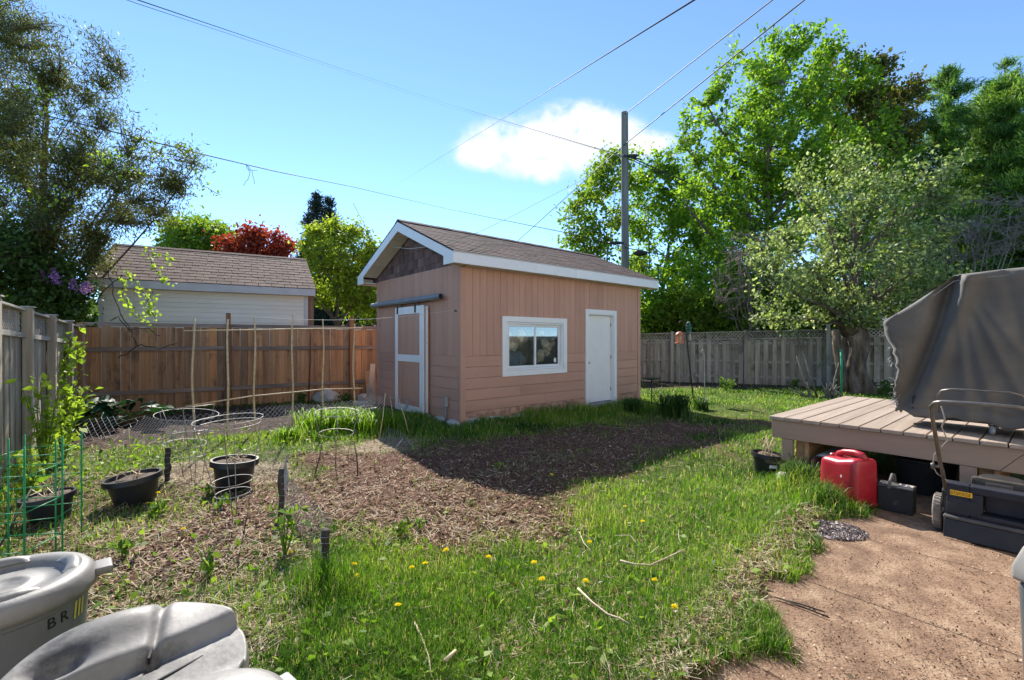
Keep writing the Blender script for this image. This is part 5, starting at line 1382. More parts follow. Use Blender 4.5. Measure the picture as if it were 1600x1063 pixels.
hexnet([gp(372, 752), gp(398, 735), gp(436, 742), gp(442, 800), gp(470, 840), gp(505, 895)], 0.30, 0.07, 0.0018, 0.8, 'chicken_wire', 'low sagging chicken wire between the dark garden posts', seed=12, lean=0.25)
hexnet([gp(590, 690), gp(620, 700), gp(612, 712)], 0.2, 0.06, 0.0012, 0.5, 'chicken_wire', 'short curl of chicken wire at the mulch edge near the shed corner', seed=14, lean=0.8)

# dark garden posts
M_DPOST = mat('dark_post', [(0.022, 0.020, 0.018), (0.07, 0.06, 0.052)], scale=10, rough=0.9, bump=0.5)
for (px, pb, pt_, r_, lab) in ((262, 755, 700, 0.026, 'short dark wooden post beside the tilted black planter'), (440, 808, 733, 0.022, 'thin dark wooden post in the middle of the mulch bed'), (508, 908, 828, 0.024, 'dark netting-wrapped post standing in the grass at the bed corner')):
    b = gp(px, pb); h = EYE - (pt_ - CY) / FPX * b.y - b.z
    rr = random.Random(px)
    o = thing('garden_post', lab, 'post', b)
    pts = [(rr.uniform(-.006, .006), rr.uniform(-.006, .006), -0.05 + (h + .05) * i / 8) for i in range(9)]
    MB().tube(pts, [r_ * rr.uniform(.85, 1.15) for _ in pts], 9).build('post', M_DPOST, o, smooth=True)
    wr = MB()
    for q in range(6): wr.ring((0, 0, h * (0.15 + 0.14 * q)), r_ * 1.12, 0.0014, 14, 4, Matrix.Rotation(rr.uniform(-.4, .4), 3, 'X'))
    tag(wr.build('wrapped_wire', M_WIRE, o), kind='stuff')
# thin dry canes
for (px, pb, pt_, dx_, lab) in ((592, 690, 615, 10, 'thin leaning dry cane in front of the shed, left of the sliding door'), (615, 672, 617, -6, 'thin dry cane before the sliding shed door'), (640, 682, 622, -18, 'thin slanting cane in front of the sliding shed door panel'), (443, 674, 640, 3, 'short pale cane in the tall bright grass'),
                              (490, 744, 690, 14, 'dark bent cane at the bed edge below the tall grass'), (559, 742, 690, -6, 'dark upright cane at the bed edge near the chicken wire curl'), (201, 728, 668, 0, 'short bamboo cane in the weeds between pots and cedar fence'), (155, 712, 680, 3, 'dry broken stem in the weeds near the left fence')):
    b = gp(px, pb); t = P(px + dx_, pt_, b.y)
    m_ = M_BAMBOO if 'dark' not in lab else M_DPOST
    tag(MB().tube([(0, 0, -.02), ((t - b) * 0.5 + Vector((.012, 0, 0))), (t - b)], [.0075, .0065, .004], 6).build('cane', m_, None, smooth=True, loc=b), lab, 'cane')

# ------------------------------------------------------------------ tomato cages
def tomato_cage(loc, rings, legs, label, m=M_CAGE, tilt=(0, 0), twist=0.0, w=0.0032):
    o = thing('tomato_cage', label, 'tomato cage', loc, twist); o.rotation_euler = (tilt[0], tilt[1], twist)
    for (r_, z_) in rings:
        MB().ring((0, 0, z_), r_, w, 36, 5).build('ring', m, o, smooth=True)
    for i in range(legs):
        a = 2 * PI * i / legs + 0.4
        pts = [(math.cos(a) * rad, math.sin(a) * rad, z_) for (rad, z_) in ([(rings[0][0] + 0.002, rings[0][1] + 0.01)] + [(r_ - .004, z_) for (r_, z_) in rings[1:]] + [(max(0.03, rings[-1][0] * .55), -0.08)])]
        MB().tube(pts, w, 6).build('leg', m, o, smooth=True)
    return o
tomato_cage(gp(367, 815), [(0.25, 0.84), (0.235, 0.80), (0.15, 0.33), (0.13, 0.23)], 4, 'upturned cone wire tomato cage in front of the black planter in the mulch', tilt=(0.05, -0.03))
tomato_cage(gp(303, 752), [(0.235, 0.78), (0.17, 0.52), (0.12, 0.25)], 4, 'thin wire tomato cage behind the planters, tilted towards the fence', tilt=(-0.07, -0.12))
tomato_cage(gp(524, 722), [(0.25, 0.62), (0.2, 0.36)], 4, 'squat wire tomato cage half hidden by the tall bright grass', tilt=(0.06, 0.06))
tomato_cage(gp(286, 740), [(0.30, 0.66), (0.20, 0.33)], 3, 'low wide wire tomato cage near the chicken wire', tilt=(0.1, 0.05), twist=.7)
# green folding cages, square
def green_cage(px, py, w_, h, label, rot, rungs):
    b = gp(px, py)
    o = thing('green_plant_cage', label, 'plant cage', b, rot)
    for (x, y) in ((-1, -1), (1, -1), (1, 1), (-1, 1)):
        MB().tube([(x * w_ / 2, y * w_ / 2, -.04), (x * w_ / 2, y * w_ / 2, h)], 0.0055, 7).build('upright', M_GREEN, o, smooth=True)
    for z in rungs:
        for k in range(4):
            c = [(-1, -1), (1, -1), (1, 1), (-1, 1)][k]; d = [(1, -1), (1, 1), (-1, 1), (-1, -1)][k]
            MB().tube([(c[0] * w_ / 2, c[1] * w_ / 2, z), (d[0] * w_ / 2, d[1] * w_ / 2, z + 0.004)], 0.0032, 6).build('rung', M_GREEN, o, smooth=True)
            pass
    return o
green_cage(62, 852, 0.34, 0.80, 'square green wire plant cage around the black pot by the left fence', 0.35, (0.25, 0.48, 0.70))
green_cage(25, 905, 0.30, 0.86, 'square green wire plant cage nearest the grey storage tub', 0.2, (0.22, 0.46, 0.68))
b = gp(-15, 880)
tag(MB().tube([b, P(50, 762, b.y + .5)], 0.006, 6).build('iron_rod', M_DPOST, None, smooth=True), 'thin black rod leaning through the green plant cage', 'rod')

# ------------------------------------------------------------------ planters
M_POT = mat('black_pot', [(0.010, 0.010, 0.012), (0.022, 0.022, 0.025)], scale=6, rough=0.45, bump=0.08, spec=0.4)
M_SOIL = mat('pot_soil', [(0.06, 0.045, 0.035), (0.16, 0.12, 0.09)], scale=22, rough=1, bump=0.9)
def planter(px, py, r_, h, label, tilt, dead=10, seed=1, ribbed=True):
    b = gp(px, py); o = thing('planter', label, 'planter', b); o.rotation_euler = tilt
    rib = (lambda a, z: 1 + (0.012 * math.sin(a * 44) if z > h * .9 else 0)) if ribbed else None
    MB().lathe([(0.0, 0.0), (r_ * .70, 0.0), (r_ * .74, 0.01), (r_ * .95, h * .90), (r_ * 1.07, h * .905), (r_ * 1.09, h * .82), (r_ * 1.07, h), (r_ * .97, h), (r_ * .93, h * .86), (0.0, h * .86)], 88, mod=rib).build('pot', M_POT, o, smooth='auto')
    MB().blob((0, 0, h * .86), r_ * .9, r_ * .9, 0.025, seed=seed, n=20, m=9, rough=0.5).build('soil', M_SOIL, o, smooth=True)
    rr = random.Random(seed); tw = MB()
    for i in range(dead):
        a = rr.uniform(0, 2 * PI); q = r_ * .7 * rr.random()
        p = Vector((q * math.cos(a), q * math.sin(a), h * .86))
        tw.tube([p, p + Vector((rr.uniform(-.05, .05), rr.uniform(-.05, .05), rr.uniform(.03, .09))), p + Vector((rr.uniform(-.1, .1), rr.uniform(-.1, .1), rr.uniform(.02, .15)))], .003, 4)
    tag(tw.build('dead_stems', M_BAMBOO, o), kind='stuff')
    return o
planter(213, 784, 0.205, 0.26, 'black ribbed plastic planter tilted in the mulch, left of the caged one', (0.04, -0.10, 0), 14, 3)
planter(364, 762, 0.20, 0.30, 'black ribbed planter standing behind the upturned wire cage', (-0.03, 0.05, 0), 16, 4)
planter(80, 812, 0.165, 0.22, 'black planter inside the green wire cage by the left fence', (0.05, -0.08, 0), 8, 5)
np_ = planter(1197, 738, 0.155, 0.235, 'black nursery pot with dead stems standing on the lawn left of the deck', (0.02, 0.07, 0), 0, 6, False)
MB().box(-0.055, 0.03, -0.1505, -0.1485, 0.10, 0.135).build('pot_label', mat('label_white', [(0.62, 0.65, 0.68), (0.72, 0.74, 0.76)], rough=0.5, bump=0), np_)
np_.children[-1].rotation_euler = (0.17, 0, 0); np_.children[-1].location = (0, 0.002, -0.015)
r5 = random.Random(2); ds = MB()
for i in range(9):
    p = Vector((r5.uniform(-.06, .06), r5.uniform(-.06, .06), .2)); ds.tube([p, p + Vector((r5.uniform(-.03, .03), r5.uniform(-.03, .03), .1)), p + Vector((r5.uniform(-.07, .07), r5.uniform(-.05, .05), r5.uniform(.14, .26)))], .005, 5)
tag(ds.build('dead_stems', M_BAMBOO, np_), kind='stuff')

# ------------------------------------------------------------------ grey storage tubs at the near left
M_TUB = mat('grey_tub_plastic', [(0.145, 0.14, 0.132), (0.18, 0.175, 0.167), (0.215, 0.21, 0.20)], scale=7, rough=0.5, bump=0.22, bscale=55, spec=0.4, dist=0.004, spots=((0.085, 0.072, 0.06), 6, 0.55, 0.6))
M_TUB_SHADE = mat('shaded_bin_plastic', [(0.10, 0.105, 0.115), (0.135, 0.14, 0.15)], scale=4, rough=0.42, bump=0.1, bscale=40, spec=0.45)  # bin bodies coloured darker and bluer to paint in the shade below the lids
tb = thing('storage_bin', 'large round grey bin with a clean domed lid at the left edge', 'bin', (-1.665, 1.50, 0), 0.15)
tb.scale = (.93, .93, .955)
MB().lathe([(0.0, 0.0), (0.19, 0.0), (0.195, 0.02), (0.2225, 0.655), (0.230, 0.66), (0.232, 0.70), (0.215, 0.70), (0.19, 0.03), (0.0, 0.03)], 56).build('bin_body', M_TUB_SHADE, tb, smooth='auto')
lid = [(0.0, 0.725), (0.05, 0.726), (0.055, 0.731), (0.075, 0.731), (0.08, 0.726), (0.150, 0.724), (0.158, 0.735), (0.175, 0.750), (0.205, 0.752), (0.226, 0.745), (0.240, 0.730), (0.247, 0.70), (0.247, 0.682), (0.240, 0.680), (0.236, 0.70)]
ld = MB().lathe(lid, 64).build('lid', M_TUB, tb, smooth=True)
for i in range(4):
    a0 = i * PI / 2 + 0.25
    def rib(u, v):
        a = a0 + 0.95 * u; r_ = 0.158 + 0.05 * v
        e = math.sin(PI * min(1, max(0, u))) ** 0.5
        return (r_ * math.cos(a), r_ * math.sin(a), 0.744 + 0.022 * math.sin(PI * v) ** 0.6 * e)
    MB().grid(rib, 16, 8).build('lid_rib', M_TUB, ld, smooth=True)
for a in (0.62, 0.62 + PI):
    h_ = MB().box(0.236, 0.292, -0.05, 0.05, 0.694, 0.722).build('lid_handle', M_TUB, ld, bevel=0.010, seg=3, smooth='auto'); h_.rotation_euler = (0, 0, a)
M_PRINT = mat('print_dark', [(0.01, 0.012, 0.01)], rough=0.6, bump=0)
M_YEL = mat('print_yellow', [(0.42, 0.40, 0.08)], rough=0.6, bump=0)
# moulded-in sticker on the wall of the bin: black letters B R and three pale slanting bars
sa = -0.20
sk = Matrix.Rotation(sa, 4, 'Z')
for k, (ch, dt) in enumerate((('B', -0.035), ('R', 0.005))):
    o = textmesh(ch, 0.05, M_PRINT, 'bin_letter', tb, (0, 0, 0), (0, 0, 0))
    a = sa + dt / 0.22
    o.matrix_local = Matrix.Rotation(a, 4, 'Z') @ Matrix.Translation((0.2235, 0, 0.628)) @ Matrix.Rotation(PI / 2, 4, 'Z') @ Matrix.Rotation(PI / 2 - 0.04, 4, 'X')
for k in range(3):
    o = MB().prism([(-0.004, -0.03), (0.004, -0.03), (0.012, 0.03), (0.004, 0.03)], -0.0006, 0.0006, 'y').build('bin_stripe', M_YEL, tb)
    a = sa + (0.045 + 0.018 * k) / 0.22
    o.matrix_local = Matrix.Rotation(a, 4, 'Z') @ Matrix.Translation((0.2235, 0, 0.628)) @ Matrix.Rotation(PI / 2, 4, 'Z')
# second bin: warped, cracked lid sitting askew
t2 = thing('storage_bin', 'grey bin with a warped and cracked grey lid sitting askew, in the near left corner', 'bin', (-0.985, 1.155, 0), 0.5)
MB().lathe([(0.0, 0.0), (0.19, 0.0), (0.195, 0.02), (0.232, 0.51), (0.242, 0.52), (0.242, 0.57), (0.225, 0.57), (0.19, 0.03), (0.0, 0.03)], 56).build('bin_body', M_TUB_SHADE, t2, smooth='auto')
def lid2(u, v):
    a = u * 2 * PI; r_ = 0.275 * min(1, v / 0.9)
    x, y = r_ * math.cos(a), r_ * math.sin(a)
    z = 0.0
    # moulded cross: two raised pads parted by a trough, creases and a buckled edge
    z += 0.042 * (1 / (1 + math.exp(-(y - 0.075) / 0.006))) - 0.006 * math.exp(-((y - 0.055) / 0.018) ** 2)
    z += 0.036 * (1 / (1 + math.exp((y + 0.10) / 0.006)))
    z -= 0.020 * math.exp(-((x - 0.05 - 0.2 * y) / 0.012) ** 2) * (1 if y > 0.03 else 0)
    z += 0.05 * math.exp(-((x - 0.02) ** 2 / 0.02 + (y - 0.22) ** 2 / 0.006))
    z -= 0.045 * math.exp(-((x + 0.13) ** 2 / 0.003 + (y - 0.13) ** 2 / 0.0008))
    z += 0.015 * math.sin(3 * a + 1) * (r_ / 0.27) ** 2
    if v > 0.9:
        k = (v - 0.9) / 0.1
        z -= 0.035 * k; x *= 1 + 0.02 * k; y *= 1 + 0.02 * k
    return (x, y, z)
M_TUBW = mat('weathered_shaded_lid', [(0.13, 0.125, 0.118), (0.18, 0.172, 0.162), (0.225, 0.215, 0.205)], scale=6, rough=0.55, bump=0.25, bscale=50, spec=0.4, dist=0.004, spots=((0.03, 0.028, 0.028), 3.2, 0.53, 0.85))  # near-black spots paint both weathering and the shading in the lid's recess
l2 = MB().grid(lid2, 120, 60, True).build('lid', M_TUBW, t2, smooth=True, loc=(0.0, 0.02, 0.605)); l2.rotation_euler = (0.07, -0.04, 0.2)
mo = l2.modifiers.new('wall', 'SOLIDIFY'); mo.thickness = 0.004
ck = MB(); ck.bar((0.055, 0.06, 0.012), (0.10, 0.27, 0.03), 0.006, 0.02); ck.bar((-0.17, 0.145, 0.0), (-0.08, 0.075, 0.0), 0.012, 0.02); ck.bar((-0.05, -0.05, -0.001), (0.24, 0.02, 0.002), 0.005, 0.008)
ck.build('crack', mat('crack_black', [(0.012, 0.012, 0.014)], rough=0.7, bump=0), l2)
MB().ring((0.0, -0.01, 0.56), 0.262, 0.014, 56, 8).build('bin_rim', M_TUB, t2, smooth=True)
t3 = thing('storage_bin', 'grey bin with a plain flat lid at the bottom edge', 'bin', (-0.65, 0.965, 0), 0.0)
MB().lathe([(0.0, 0.0), (0.13, 0.0), (0.15, 0.60), (0.16, 0.61), (0.16, 0.66), (0.145, 0.66), (0.12, 0.03), (0.0, 0.03)], 48).build('bin_body', M_TUB_SHADE, t3, smooth='auto')
MB().lathe([(0.0, 0.705), (0.10, 0.704), (0.150, 0.70), (0.166, 0.692), (0.172, 0.675), (0.172, 0.655), (0.165, 0.655)], 56).build('lid', M_TUB, t3, smooth=True)
MB().box(0.155, 0.192, -0.03, 0.03, 0.668, 0.684).build('lid_handle', M_TUB, t3, bevel=0.006, seg=2); t3.children[-1].rotation_euler = (0, 0, 0.9)
# wheeled bin at the right edge
wb = thing('wheeled_bin', 'tall grey-brown plastic bin with flat lid, cut off by the right edge', 'bin', (1.915, 1.30, 0.014), 0.12)
M_WB = mat('taupe_bin_plastic', [(0.24, 0.225, 0.205), (0.30, 0.285, 0.26)], scale=4, rough=0.5, bump=0.08)
wbm = MB()
def frus(z0, z1, a0, a1):
    return wbm.add([(-a0, -a0, z0), (a0, -a0, z0), (a0, a0, z0), (-a0, a0, z0), (-a1, -a1, z1), (a1, -a1, z1), (a1, a1, z1), (-a1, a1, z1)], [(0, 3, 2, 1), (4, 5, 6, 7), (0, 1, 5, 4), (1, 2, 6, 5), (2, 3, 7, 6), (3, 0, 4, 7)])
frus(0.0, 0.70, 0.218, 0.236)
wbm.build('bin_body', mat('dark_bin_plastic', [(0.09, 0.09, 0.09), (0.13, 0.13, 0.13)], rough=0.5, bump=0.08), wb, bevel=0.02, seg=3, smooth='auto')
MB().add([(-.245, -.245, .702), (.245, -.245, .702), (.245, .245, .702), (-.245, .245, .702), (-.245, -.245, .745), (.245, -.245, .745), (.245, .245, .745), (-.245, .245, .745), (-.225, -.225, .80), (.225, -.225, .80), (.225, .225, .82), (-.225, .225, .82)],
         [(0, 3, 2, 1), (8, 9, 10, 11), (0, 1, 5, 4), (1, 2, 6, 5), (2, 3, 7, 6), (3, 0, 4, 7), (4, 5, 9, 8), (5, 6, 10, 9), (6, 7, 11, 10), (7, 4, 8, 11)]).build('lid', M_WB, wb, bevel=0.012, seg=3, smooth='auto')

# ------------------------------------------------------------------ bird feeders and stakes on the back lawn
b = gp(1084, 626)
fp = thing('feeder_pole', 'thin black leaning pole with a green hanging bird feeder on the back lawn', 'pole', b)
top = P(1072, 520, b.y) - b
M_BLK = mat('black_iron', [(0.012, 0.012, 0.012), (0.03, 0.03, 0.03)], rough=0.5, bump=0.1)
hook = [(0, 0, -.05), top * 0.5, top, top + Vector((0.02, 0, 0.10)), top + Vector((0.02, 0, 0.22)), top + Vector((-0.05, 0, 0.30)), top + Vector((-0.16, 0, 0.28)), top + Vector((-0.19, 0, 0.20))]
MB().tube(hook, [.018, .017, .015, .013, .012, .010, .009, .008], 8).build('pole', M_BLK, fp, smooth=True)
gf = MB()
for k in range(10):
    a = 2 * PI * k / 10
    gf.tube([top + Vector((0.06 + .02 * math.cos(a), .02 * math.sin(a), 0.27)), top + Vector((0.06 + .06 * math.cos(a), .06 * math.sin(a), 0.2)), top + Vector((0.06 + .06 * math.cos(a), .06 * math.sin(a), 0.0)), top + Vector((0.06 + .02 * math.cos(a), .02 * math.sin(a), -0.05))], 0.006, 5)
for z in (0.02, 0.1, 0.18): gf.ring(top + Vector((0.06, 0, z)), 0.06, 0.006, 18, 4)
gf.build('wire_feeder', mat('green_feeder', [(0.03, 0.12, 0.10), (0.06, 0.2, 0.16)], rough=0.5, bump=0), fp, smooth=True)
MB().lathe([(0.0, -0.20), (0.03, -0.2), (0.02, -0.06), (0.02, 0.0), (0.0, 0.0)], 10, tuple(top + Vector((0.09, -0.02, 0.0)))).build('pale_post_top', mat('pale_wood', [(0.5, 0.45, 0.36)], rough=0.8), fp, smooth=True)
ff = thing('bird_feeder', 'terracotta coloured lantern bird feeder hanging from the black pole', 'bird feeder', P(1062, 529, b.y - 0.02))
M_TERRA = mat('terracotta_plastic', [(0.42, 0.13, 0.07), (0.55, 0.20, 0.11)], scale=4, rough=0.45, bump=0.05)
MB().lathe([(0.0, 0.17), (0.03, 0.168), (0.075, 0.14), (0.098, 0.10), (0.102, 0.09), (0.06, 0.088), (0.0, 0.09)], 24).build('feeder_roof', M_TERRA, ff, smooth='auto')
MB().lathe([(0.0, -0.13), (0.105, -0.13), (0.112, -0.115), (0.105, -0.10), (0.0, -0.10)], 24).build('feeder_tray', M_TERRA, ff, smooth='auto')
MB().lathe([(0.0, -0.10), (0.058, -0.10), (0.058, 0.09), (0.0, 0.09)], 20).build('seed_tube', mat('seed_brown', [(0.40, 0.22, 0.13), (0.55, 0.36, 0.24)], scale=20, rough=0.4), ff, smooth='auto')
for k in range(6):
    a = 2 * PI * k / 6
    MB().box(-0.007, 0.007, -0.007, 0.007, -0.10, 0.10).build('cage_bar', M_TERRA, ff, loc=(0.092 * math.cos(a), 0.092 * math.sin(a), 0))
MB().tube([(0, 0, 0.17), (0, 0, 0.24)], 0.004, 5).build('hanger', M_BLK, ff)
b = gp(1101, 632)
tag(MB().tube([(0, 0, -.03), (0.0, 0, 0.7), (-0.01, 0, 1.15), (-.05, 0, 1.28), (-.08, 0, 1.2)], .010, 6).build('garden_hook', mat('pale_metal', [(0.32, 0.34, 0.3)], rough=.5, bump=0), None, smooth=True, loc=b), 'thin pale shepherd hook on the back lawn right of the feeder pole', 'hook')
b = gp(1018, 634)
bb = thing('bird_bath', 'small dark metal tray on a thin stake beside the shed corner', 'tray', b)
hh = EYE - (594 - CY) / FPX * b.y - b.z
MB().tube([(0, 0, -.05), (0, 0, hh)], .012, 8).build('stake', M_BLK, bb, smooth=True)
MB().lathe([(0.0, 0), (0.05, 0.0), (0.20, 0.025), (0.225, 0.04), (0.21, 0.045), (0.05, 0.02), (0, 0.02)], 28, (0, 0, hh)).build('tray', M_BLK, bb, smooth='auto')
b = gp(1314, 622)
tag(MB().tube([(0, 0, -.05), (0.02, 0, 0.8), (0.0, 0, EYE - (545 - CY) / FPX * b.y)], .026, 8).build('green_stake', mat('green_stake_plastic', [(0.03, 0.26, 0.14), (0.06, 0.36, 0.2)], rough=.5, bump=0.1), None, smooth=True, loc=b), 'green plastic garden stake leaning on the gnarled tree trunk', 'stake')

# ------------------------------------------------------------------ lumber, stones and bricks left of the shed
lw = thing('lumber_offcuts', None, None)
C.objects.unlink(lw); bpy.data.objects.remove(lw)
for i, (px, py0, w_, h, lean, c_) in enumerate(((583, 625, .26, .75, .18, 'orange plywood offcut leaning behind the far shed corner'), (580, 632, .2, .45, .3, 'short weathered board leaning low behind the far shed corner'), (577, 630, .12, .95, .12, 'narrow grey plank propped upright between cedar fence and shed'))):
    b = gp(px, py0)
    o = MB().box(-w_ / 2, w_ / 2, -.012, .012, 0, h).build('board', M_RAW if i == 0 else M_GREYWOOD, None, bevel=.003, loc=b); o.rotation_euler = (-lean, 0.1 * (i - 1), 0.4)
    tag(o, c_, 'board')
for i, (px, py, sx, sz) in enumerate(((564, 632, .16, .06), (572, 638, .14, .055), (558, 640, .13, .05), (580, 645, .12, .05), (568, 628, .10, .12))):
    b = gp(px, py)
    o = MB().box(-sx, sx, -.08, .08, 0, sz * 1.6).build('paver', M_CONC, None, bevel=.015, seg=2, loc=b); o.rotation_euler = (0.05, 0.04 * i, i * 1.1)
    tag(o, 'old concrete paver in the heap between cedar fence and shed', 'paver', 'old pavers heaped by the shed')
b = gp(511, 627)
tag(MB().blob((0, 0, .10), .30, .22, .20, seed=91, n=22, m=14, rough=.35).build('boulder', M_CONC, None, smooth=True, loc=b), 'big pale limestone boulder against the cedar fence', 'boulder')
b = gp(437, 640)
rod_b = gp(482, 634)
tag(MB().tube([rod_b, P(486, 520, rod_b.y + .05)], .018, 6).build('rusty_rod', mat('rust', [(0.10, 0.035, 0.02), (0.2, 0.08, 0.04)], rough=.9), None, smooth=True), 'dark rusty rod leaning against the cedar fence', 'rod')

# ------------------------------------------------------------------ dandelions, sticks, weeds
M_DAND = leafmat('dandelion_yellow', [(0.80, 0.62, 0.01), (0.88, 0.76, 0.03)], trans=0.25)
M_STEM = leafmat('green_stem', [(0.10, 0.18, 0.03)], trans=0.0)
rs_ = np.random.RandomState(5)
n = 90; a = rs_.uniform(0, 2 * PI, n); q = 0.020 * np.sqrt(rs_.uniform(0, 1, n))
dpts = np.stack([q * np.cos(a), q * np.sin(a), 0.10 + 0.010 * (1 - (q / 0.02) ** 2)], -1)
ax = np.stack([np.cos(a) * q / 0.02, np.sin(a) * q / 0.02, 0.35 + 0 * a], -1)
me_dh = leafmesh('flower_head', dpts, 0.018, M_DAND, 0.32, 0, .5, rs_, axis=ax * 1.6)
me_st = MB().tube([(0, 0, 0), (0.004, 0, 0.05), (0, 0, 0.10)], 0.0022, 5).mesh('stem', M_STEM)
for i, (px, py) in enumerate(((245, 783), (232, 795), (284, 843), (551, 903), (557, 917), (645, 902), (665, 896), (699, 873), (621, 970), (420, 1061), (976, 798), (1005, 830), (922, 857), (850, 917), (913, 925), (1024, 926), (1053, 977), (836, 888), (330, 742), (860, 755), (455, 880), (760, 885))):
    b = gp(px, py); sc = 0.62 + 0.3 * random.random()
    if (px, py) == (420, 1061): b = gp(428, 1085)
    d = thing('dandelion', 'yellow dandelion flower blooming low in the yard', 'dandelion', b, random.random() * 6, 'dandelions in the yard'); d.rotation_euler = (random.uniform(-.2, .2), random.uniform(-.2, .2), random.random() * 6); d.scale = (sc, sc, sc * (0.8 + .3 * random.random()))
    link('stem', me_st, d); link('flower_head', me_dh, d)
M_STICK = mat('bare_stick', [(0.40, 0.31, 0.22), (0.55, 0.45, 0.34)], scale=20, rough=0.8, bump=0.4)
for (pts, r_, lab) in (([(903, 929), (925, 950), (950, 972), (968, 980), (982, 992)], .008, 'bare pale stick lying in the grass at the lower middle of the lawn'), ([(969, 886), (990, 892), (1016, 895), (1040, 886), (1069, 871)], .0085, 'bent pale stick lying crosswise on the lawn'), ([(648, 990), (660, 1015), (670, 1045), (674, 1075)], .006, 'straight pale stick in the grass at the bottom edge'),
                        ([(905, 835), (912, 855), (925, 872)], .005, 'short dark twig standing in the grass'), ([(960, 845), (985, 845), (1002, 868)], .004, 'thin curved twig near the bent stick'), ([(695, 1048), (712, 1030)], .012, 'stubby pale stick at the bottom of the lawn')):
    P3 = [gp(*q) + Vector((0, 0, .045)) for q in pts]
    tag(MB().tube(P3, [r_ * .72 * (1.15 - .5 * i / len(P3)) for i in range(len(P3))], 7).build('stick', M_STICK, None, smooth=True), lab, 'stick')
for k, (pts, lab) in enumerate((([(1209, 940), (1250, 951), (1289, 964)], 'dark thin wire rod lying on the patio slab, upper of two'), ([(1215, 941), (1255, 956), (1296, 973)], 'dark thin wire rod lying on the patio slab, lower of two'))):
    P3 = [G(*q) + Vector((0, 0, .026)) for q in pts]
    tag(MB().tube(P3, .004, 5).build('wire_rod', M_DPOST, None, smooth=True), lab, 'rod')
def weed(px, py, h, nl, size, label, m=MAT_WEED, seed=1, spread=0.5):
    b = gp(px, py); o = thing('weed', label, 'weed', b)
    rs = np.random.RandomState(seed); rr = random.Random(seed); st = MB(); pts = []
    for s in range(max(2, nl // 9)):
        a = rr.uniform(0, 2 * PI); e = Vector((math.cos(a) * h * spread * rr.random(), math.sin(a) * h * spread * rr.random(), h * rr.uniform(.55, 1)))
        mid = e * .5 + Vector((0, 0, h * .08)); st.tube([(0, 0, -.01), mid, e], [.005, .004, .002], 5)
        for q in range(9):
            t = rr.uniform(.25, 1.0); p = mid * (2 * t * (1 - t) + 0) + e * (t * t); pts.append(p + Vector((rr.gauss(0, size * .5), rr.gauss(0, size * .5), rr.gauss(0, size * .25))))
    st.build('stems', M_STEM, o); link('leaves', leafmesh('leaves', [tuple(p) for p in pts], size, m, .45, .1, 1.0, rs), o)
    return o
for i, (px, py, h, nl, s_, lab) in enumerate(((240, 805, .13, 45, .075, 'low leafy weed in the mulch before the tilted planter'), (445, 875, .36, 60, .07, 'tall bright weed beside the netting at the bed edge'), (325, 775, .12, 36, .06, 'small green weed left of the caged planter'), (345, 800, .14, 30, .065, 'small green weed in the mulch right of the tilted planter'),
      (625, 840, .13, 60, .045, 'round leafy weed at the near edge of the mulch bed'), (655, 828, .10, 40, .04, 'small dark weed at the near mulch edge'), (735, 790, .06, 14, .03, 'tiny weed in the mulch'), (780, 735, .08, 20, .04, 'tiny weed in the shadowed mulch'), (1135, 612, .45, 80, .12, 'light green seedling bush before the back board fence'), (1240, 606, .3, 60, .11, 'small seedling before the back board fence'),
      (190, 875, .2, 36, .06, 'thin grassy weed near the grey bin'), (330, 905, .22, 40, .06, 'grassy weed in the mulch behind the cracked bin lid'))):
    weed(px, py, h, nl, s_, lab, MAT_WEED, 100 + i)
def strap_clump(px, py, h, n, label, name='grass_clump', m=None, w_=0.012):
    b = gp(px, py); rr = random.Random(px); V, F, T = [], [], []
    for i in range(n):
        a = rr.uniform(0, 2 * PI); l = h * rr.uniform(.6, 1.1); out = rr.uniform(.1, 1.0) * l
        d = Vector((math.cos(a), math.sin(a), 0)); s = Vector((-d.y, d.x, 0)) * w_ * rr.uniform(.6, 1.2)
        b0 = Vector((rr.gauss(0, 1), rr.gauss(0, 1), 0)) * h * (.38 if name == 'tall_grass' else .22); k = len(V)
        for (f, z, w2) in ((0, 0, 1), (.22, .52, .9), (.62, .86, .65), (1.05, rr.uniform(.55, 1.0), 0.05)):
            c = b0 + d * out * f + Vector((0, 0, l * z)); V += [c + s * w2, c - s * w2]
        for j in range(3): F.append((k + 2 * j, k + 2 * j + 1, k + 2 * j + 3, k + 2 * j + 2)); T.append(rr.random())
    o = link(name, npmesh(name, np.array([tuple(v) for v in V]), np.array(F), m or MAT_DKGRASS, T), None, b)
    return tag(o, label, 'grass clump')
MAT_DKGRASS = leafmat('dark_grass_blade', [(0.02, 0.06, 0.012), (0.05, 0.11, 0.022), (0.09, 0.17, 0.03)], trans=0.35)
strap_clump(1055, 652, .48, 420, 'big round clump of dark grass on the lawn right of the shed')
strap_clump(1096, 640, .30, 160, 'smaller clump of pale-edged grass beside the big dark clump')
strap_clump(990, 648, .34, 200, 'dark grass tuft at the right corner of the shed')
strap_clump(1250, 762, .28, 220, 'long grass tuft at the foot of the deck post', w_=.006)
strap_clump(1290, 795, .20, 90, 'thin grass tuft beside the red fuel can', w_=.005)
for (px, py, n, lab) in ((495, 676, 300, 'tall bright grass tuft left of the pale boulder, at the bed edge'), (540, 674, 420, 'tallest tuft of bright grass, in the middle of the bed edge before the shed'), (588, 676, 320, 'tall bright grass tuft nearest the sliding shed door'), (450, 688, 160, 'short bright grass tuft left of the tall ones')):
    strap_clump(px, py, .42 if px > 460 else .22, n, lab, 'tall_grass', leafmat('tall_bright_grass', [(0.09, 0.20, 0.012), (0.18, 0.31, 0.02), (0.27, 0.38, 0.035)], trans=.5, tr_gain=1.3), .007)
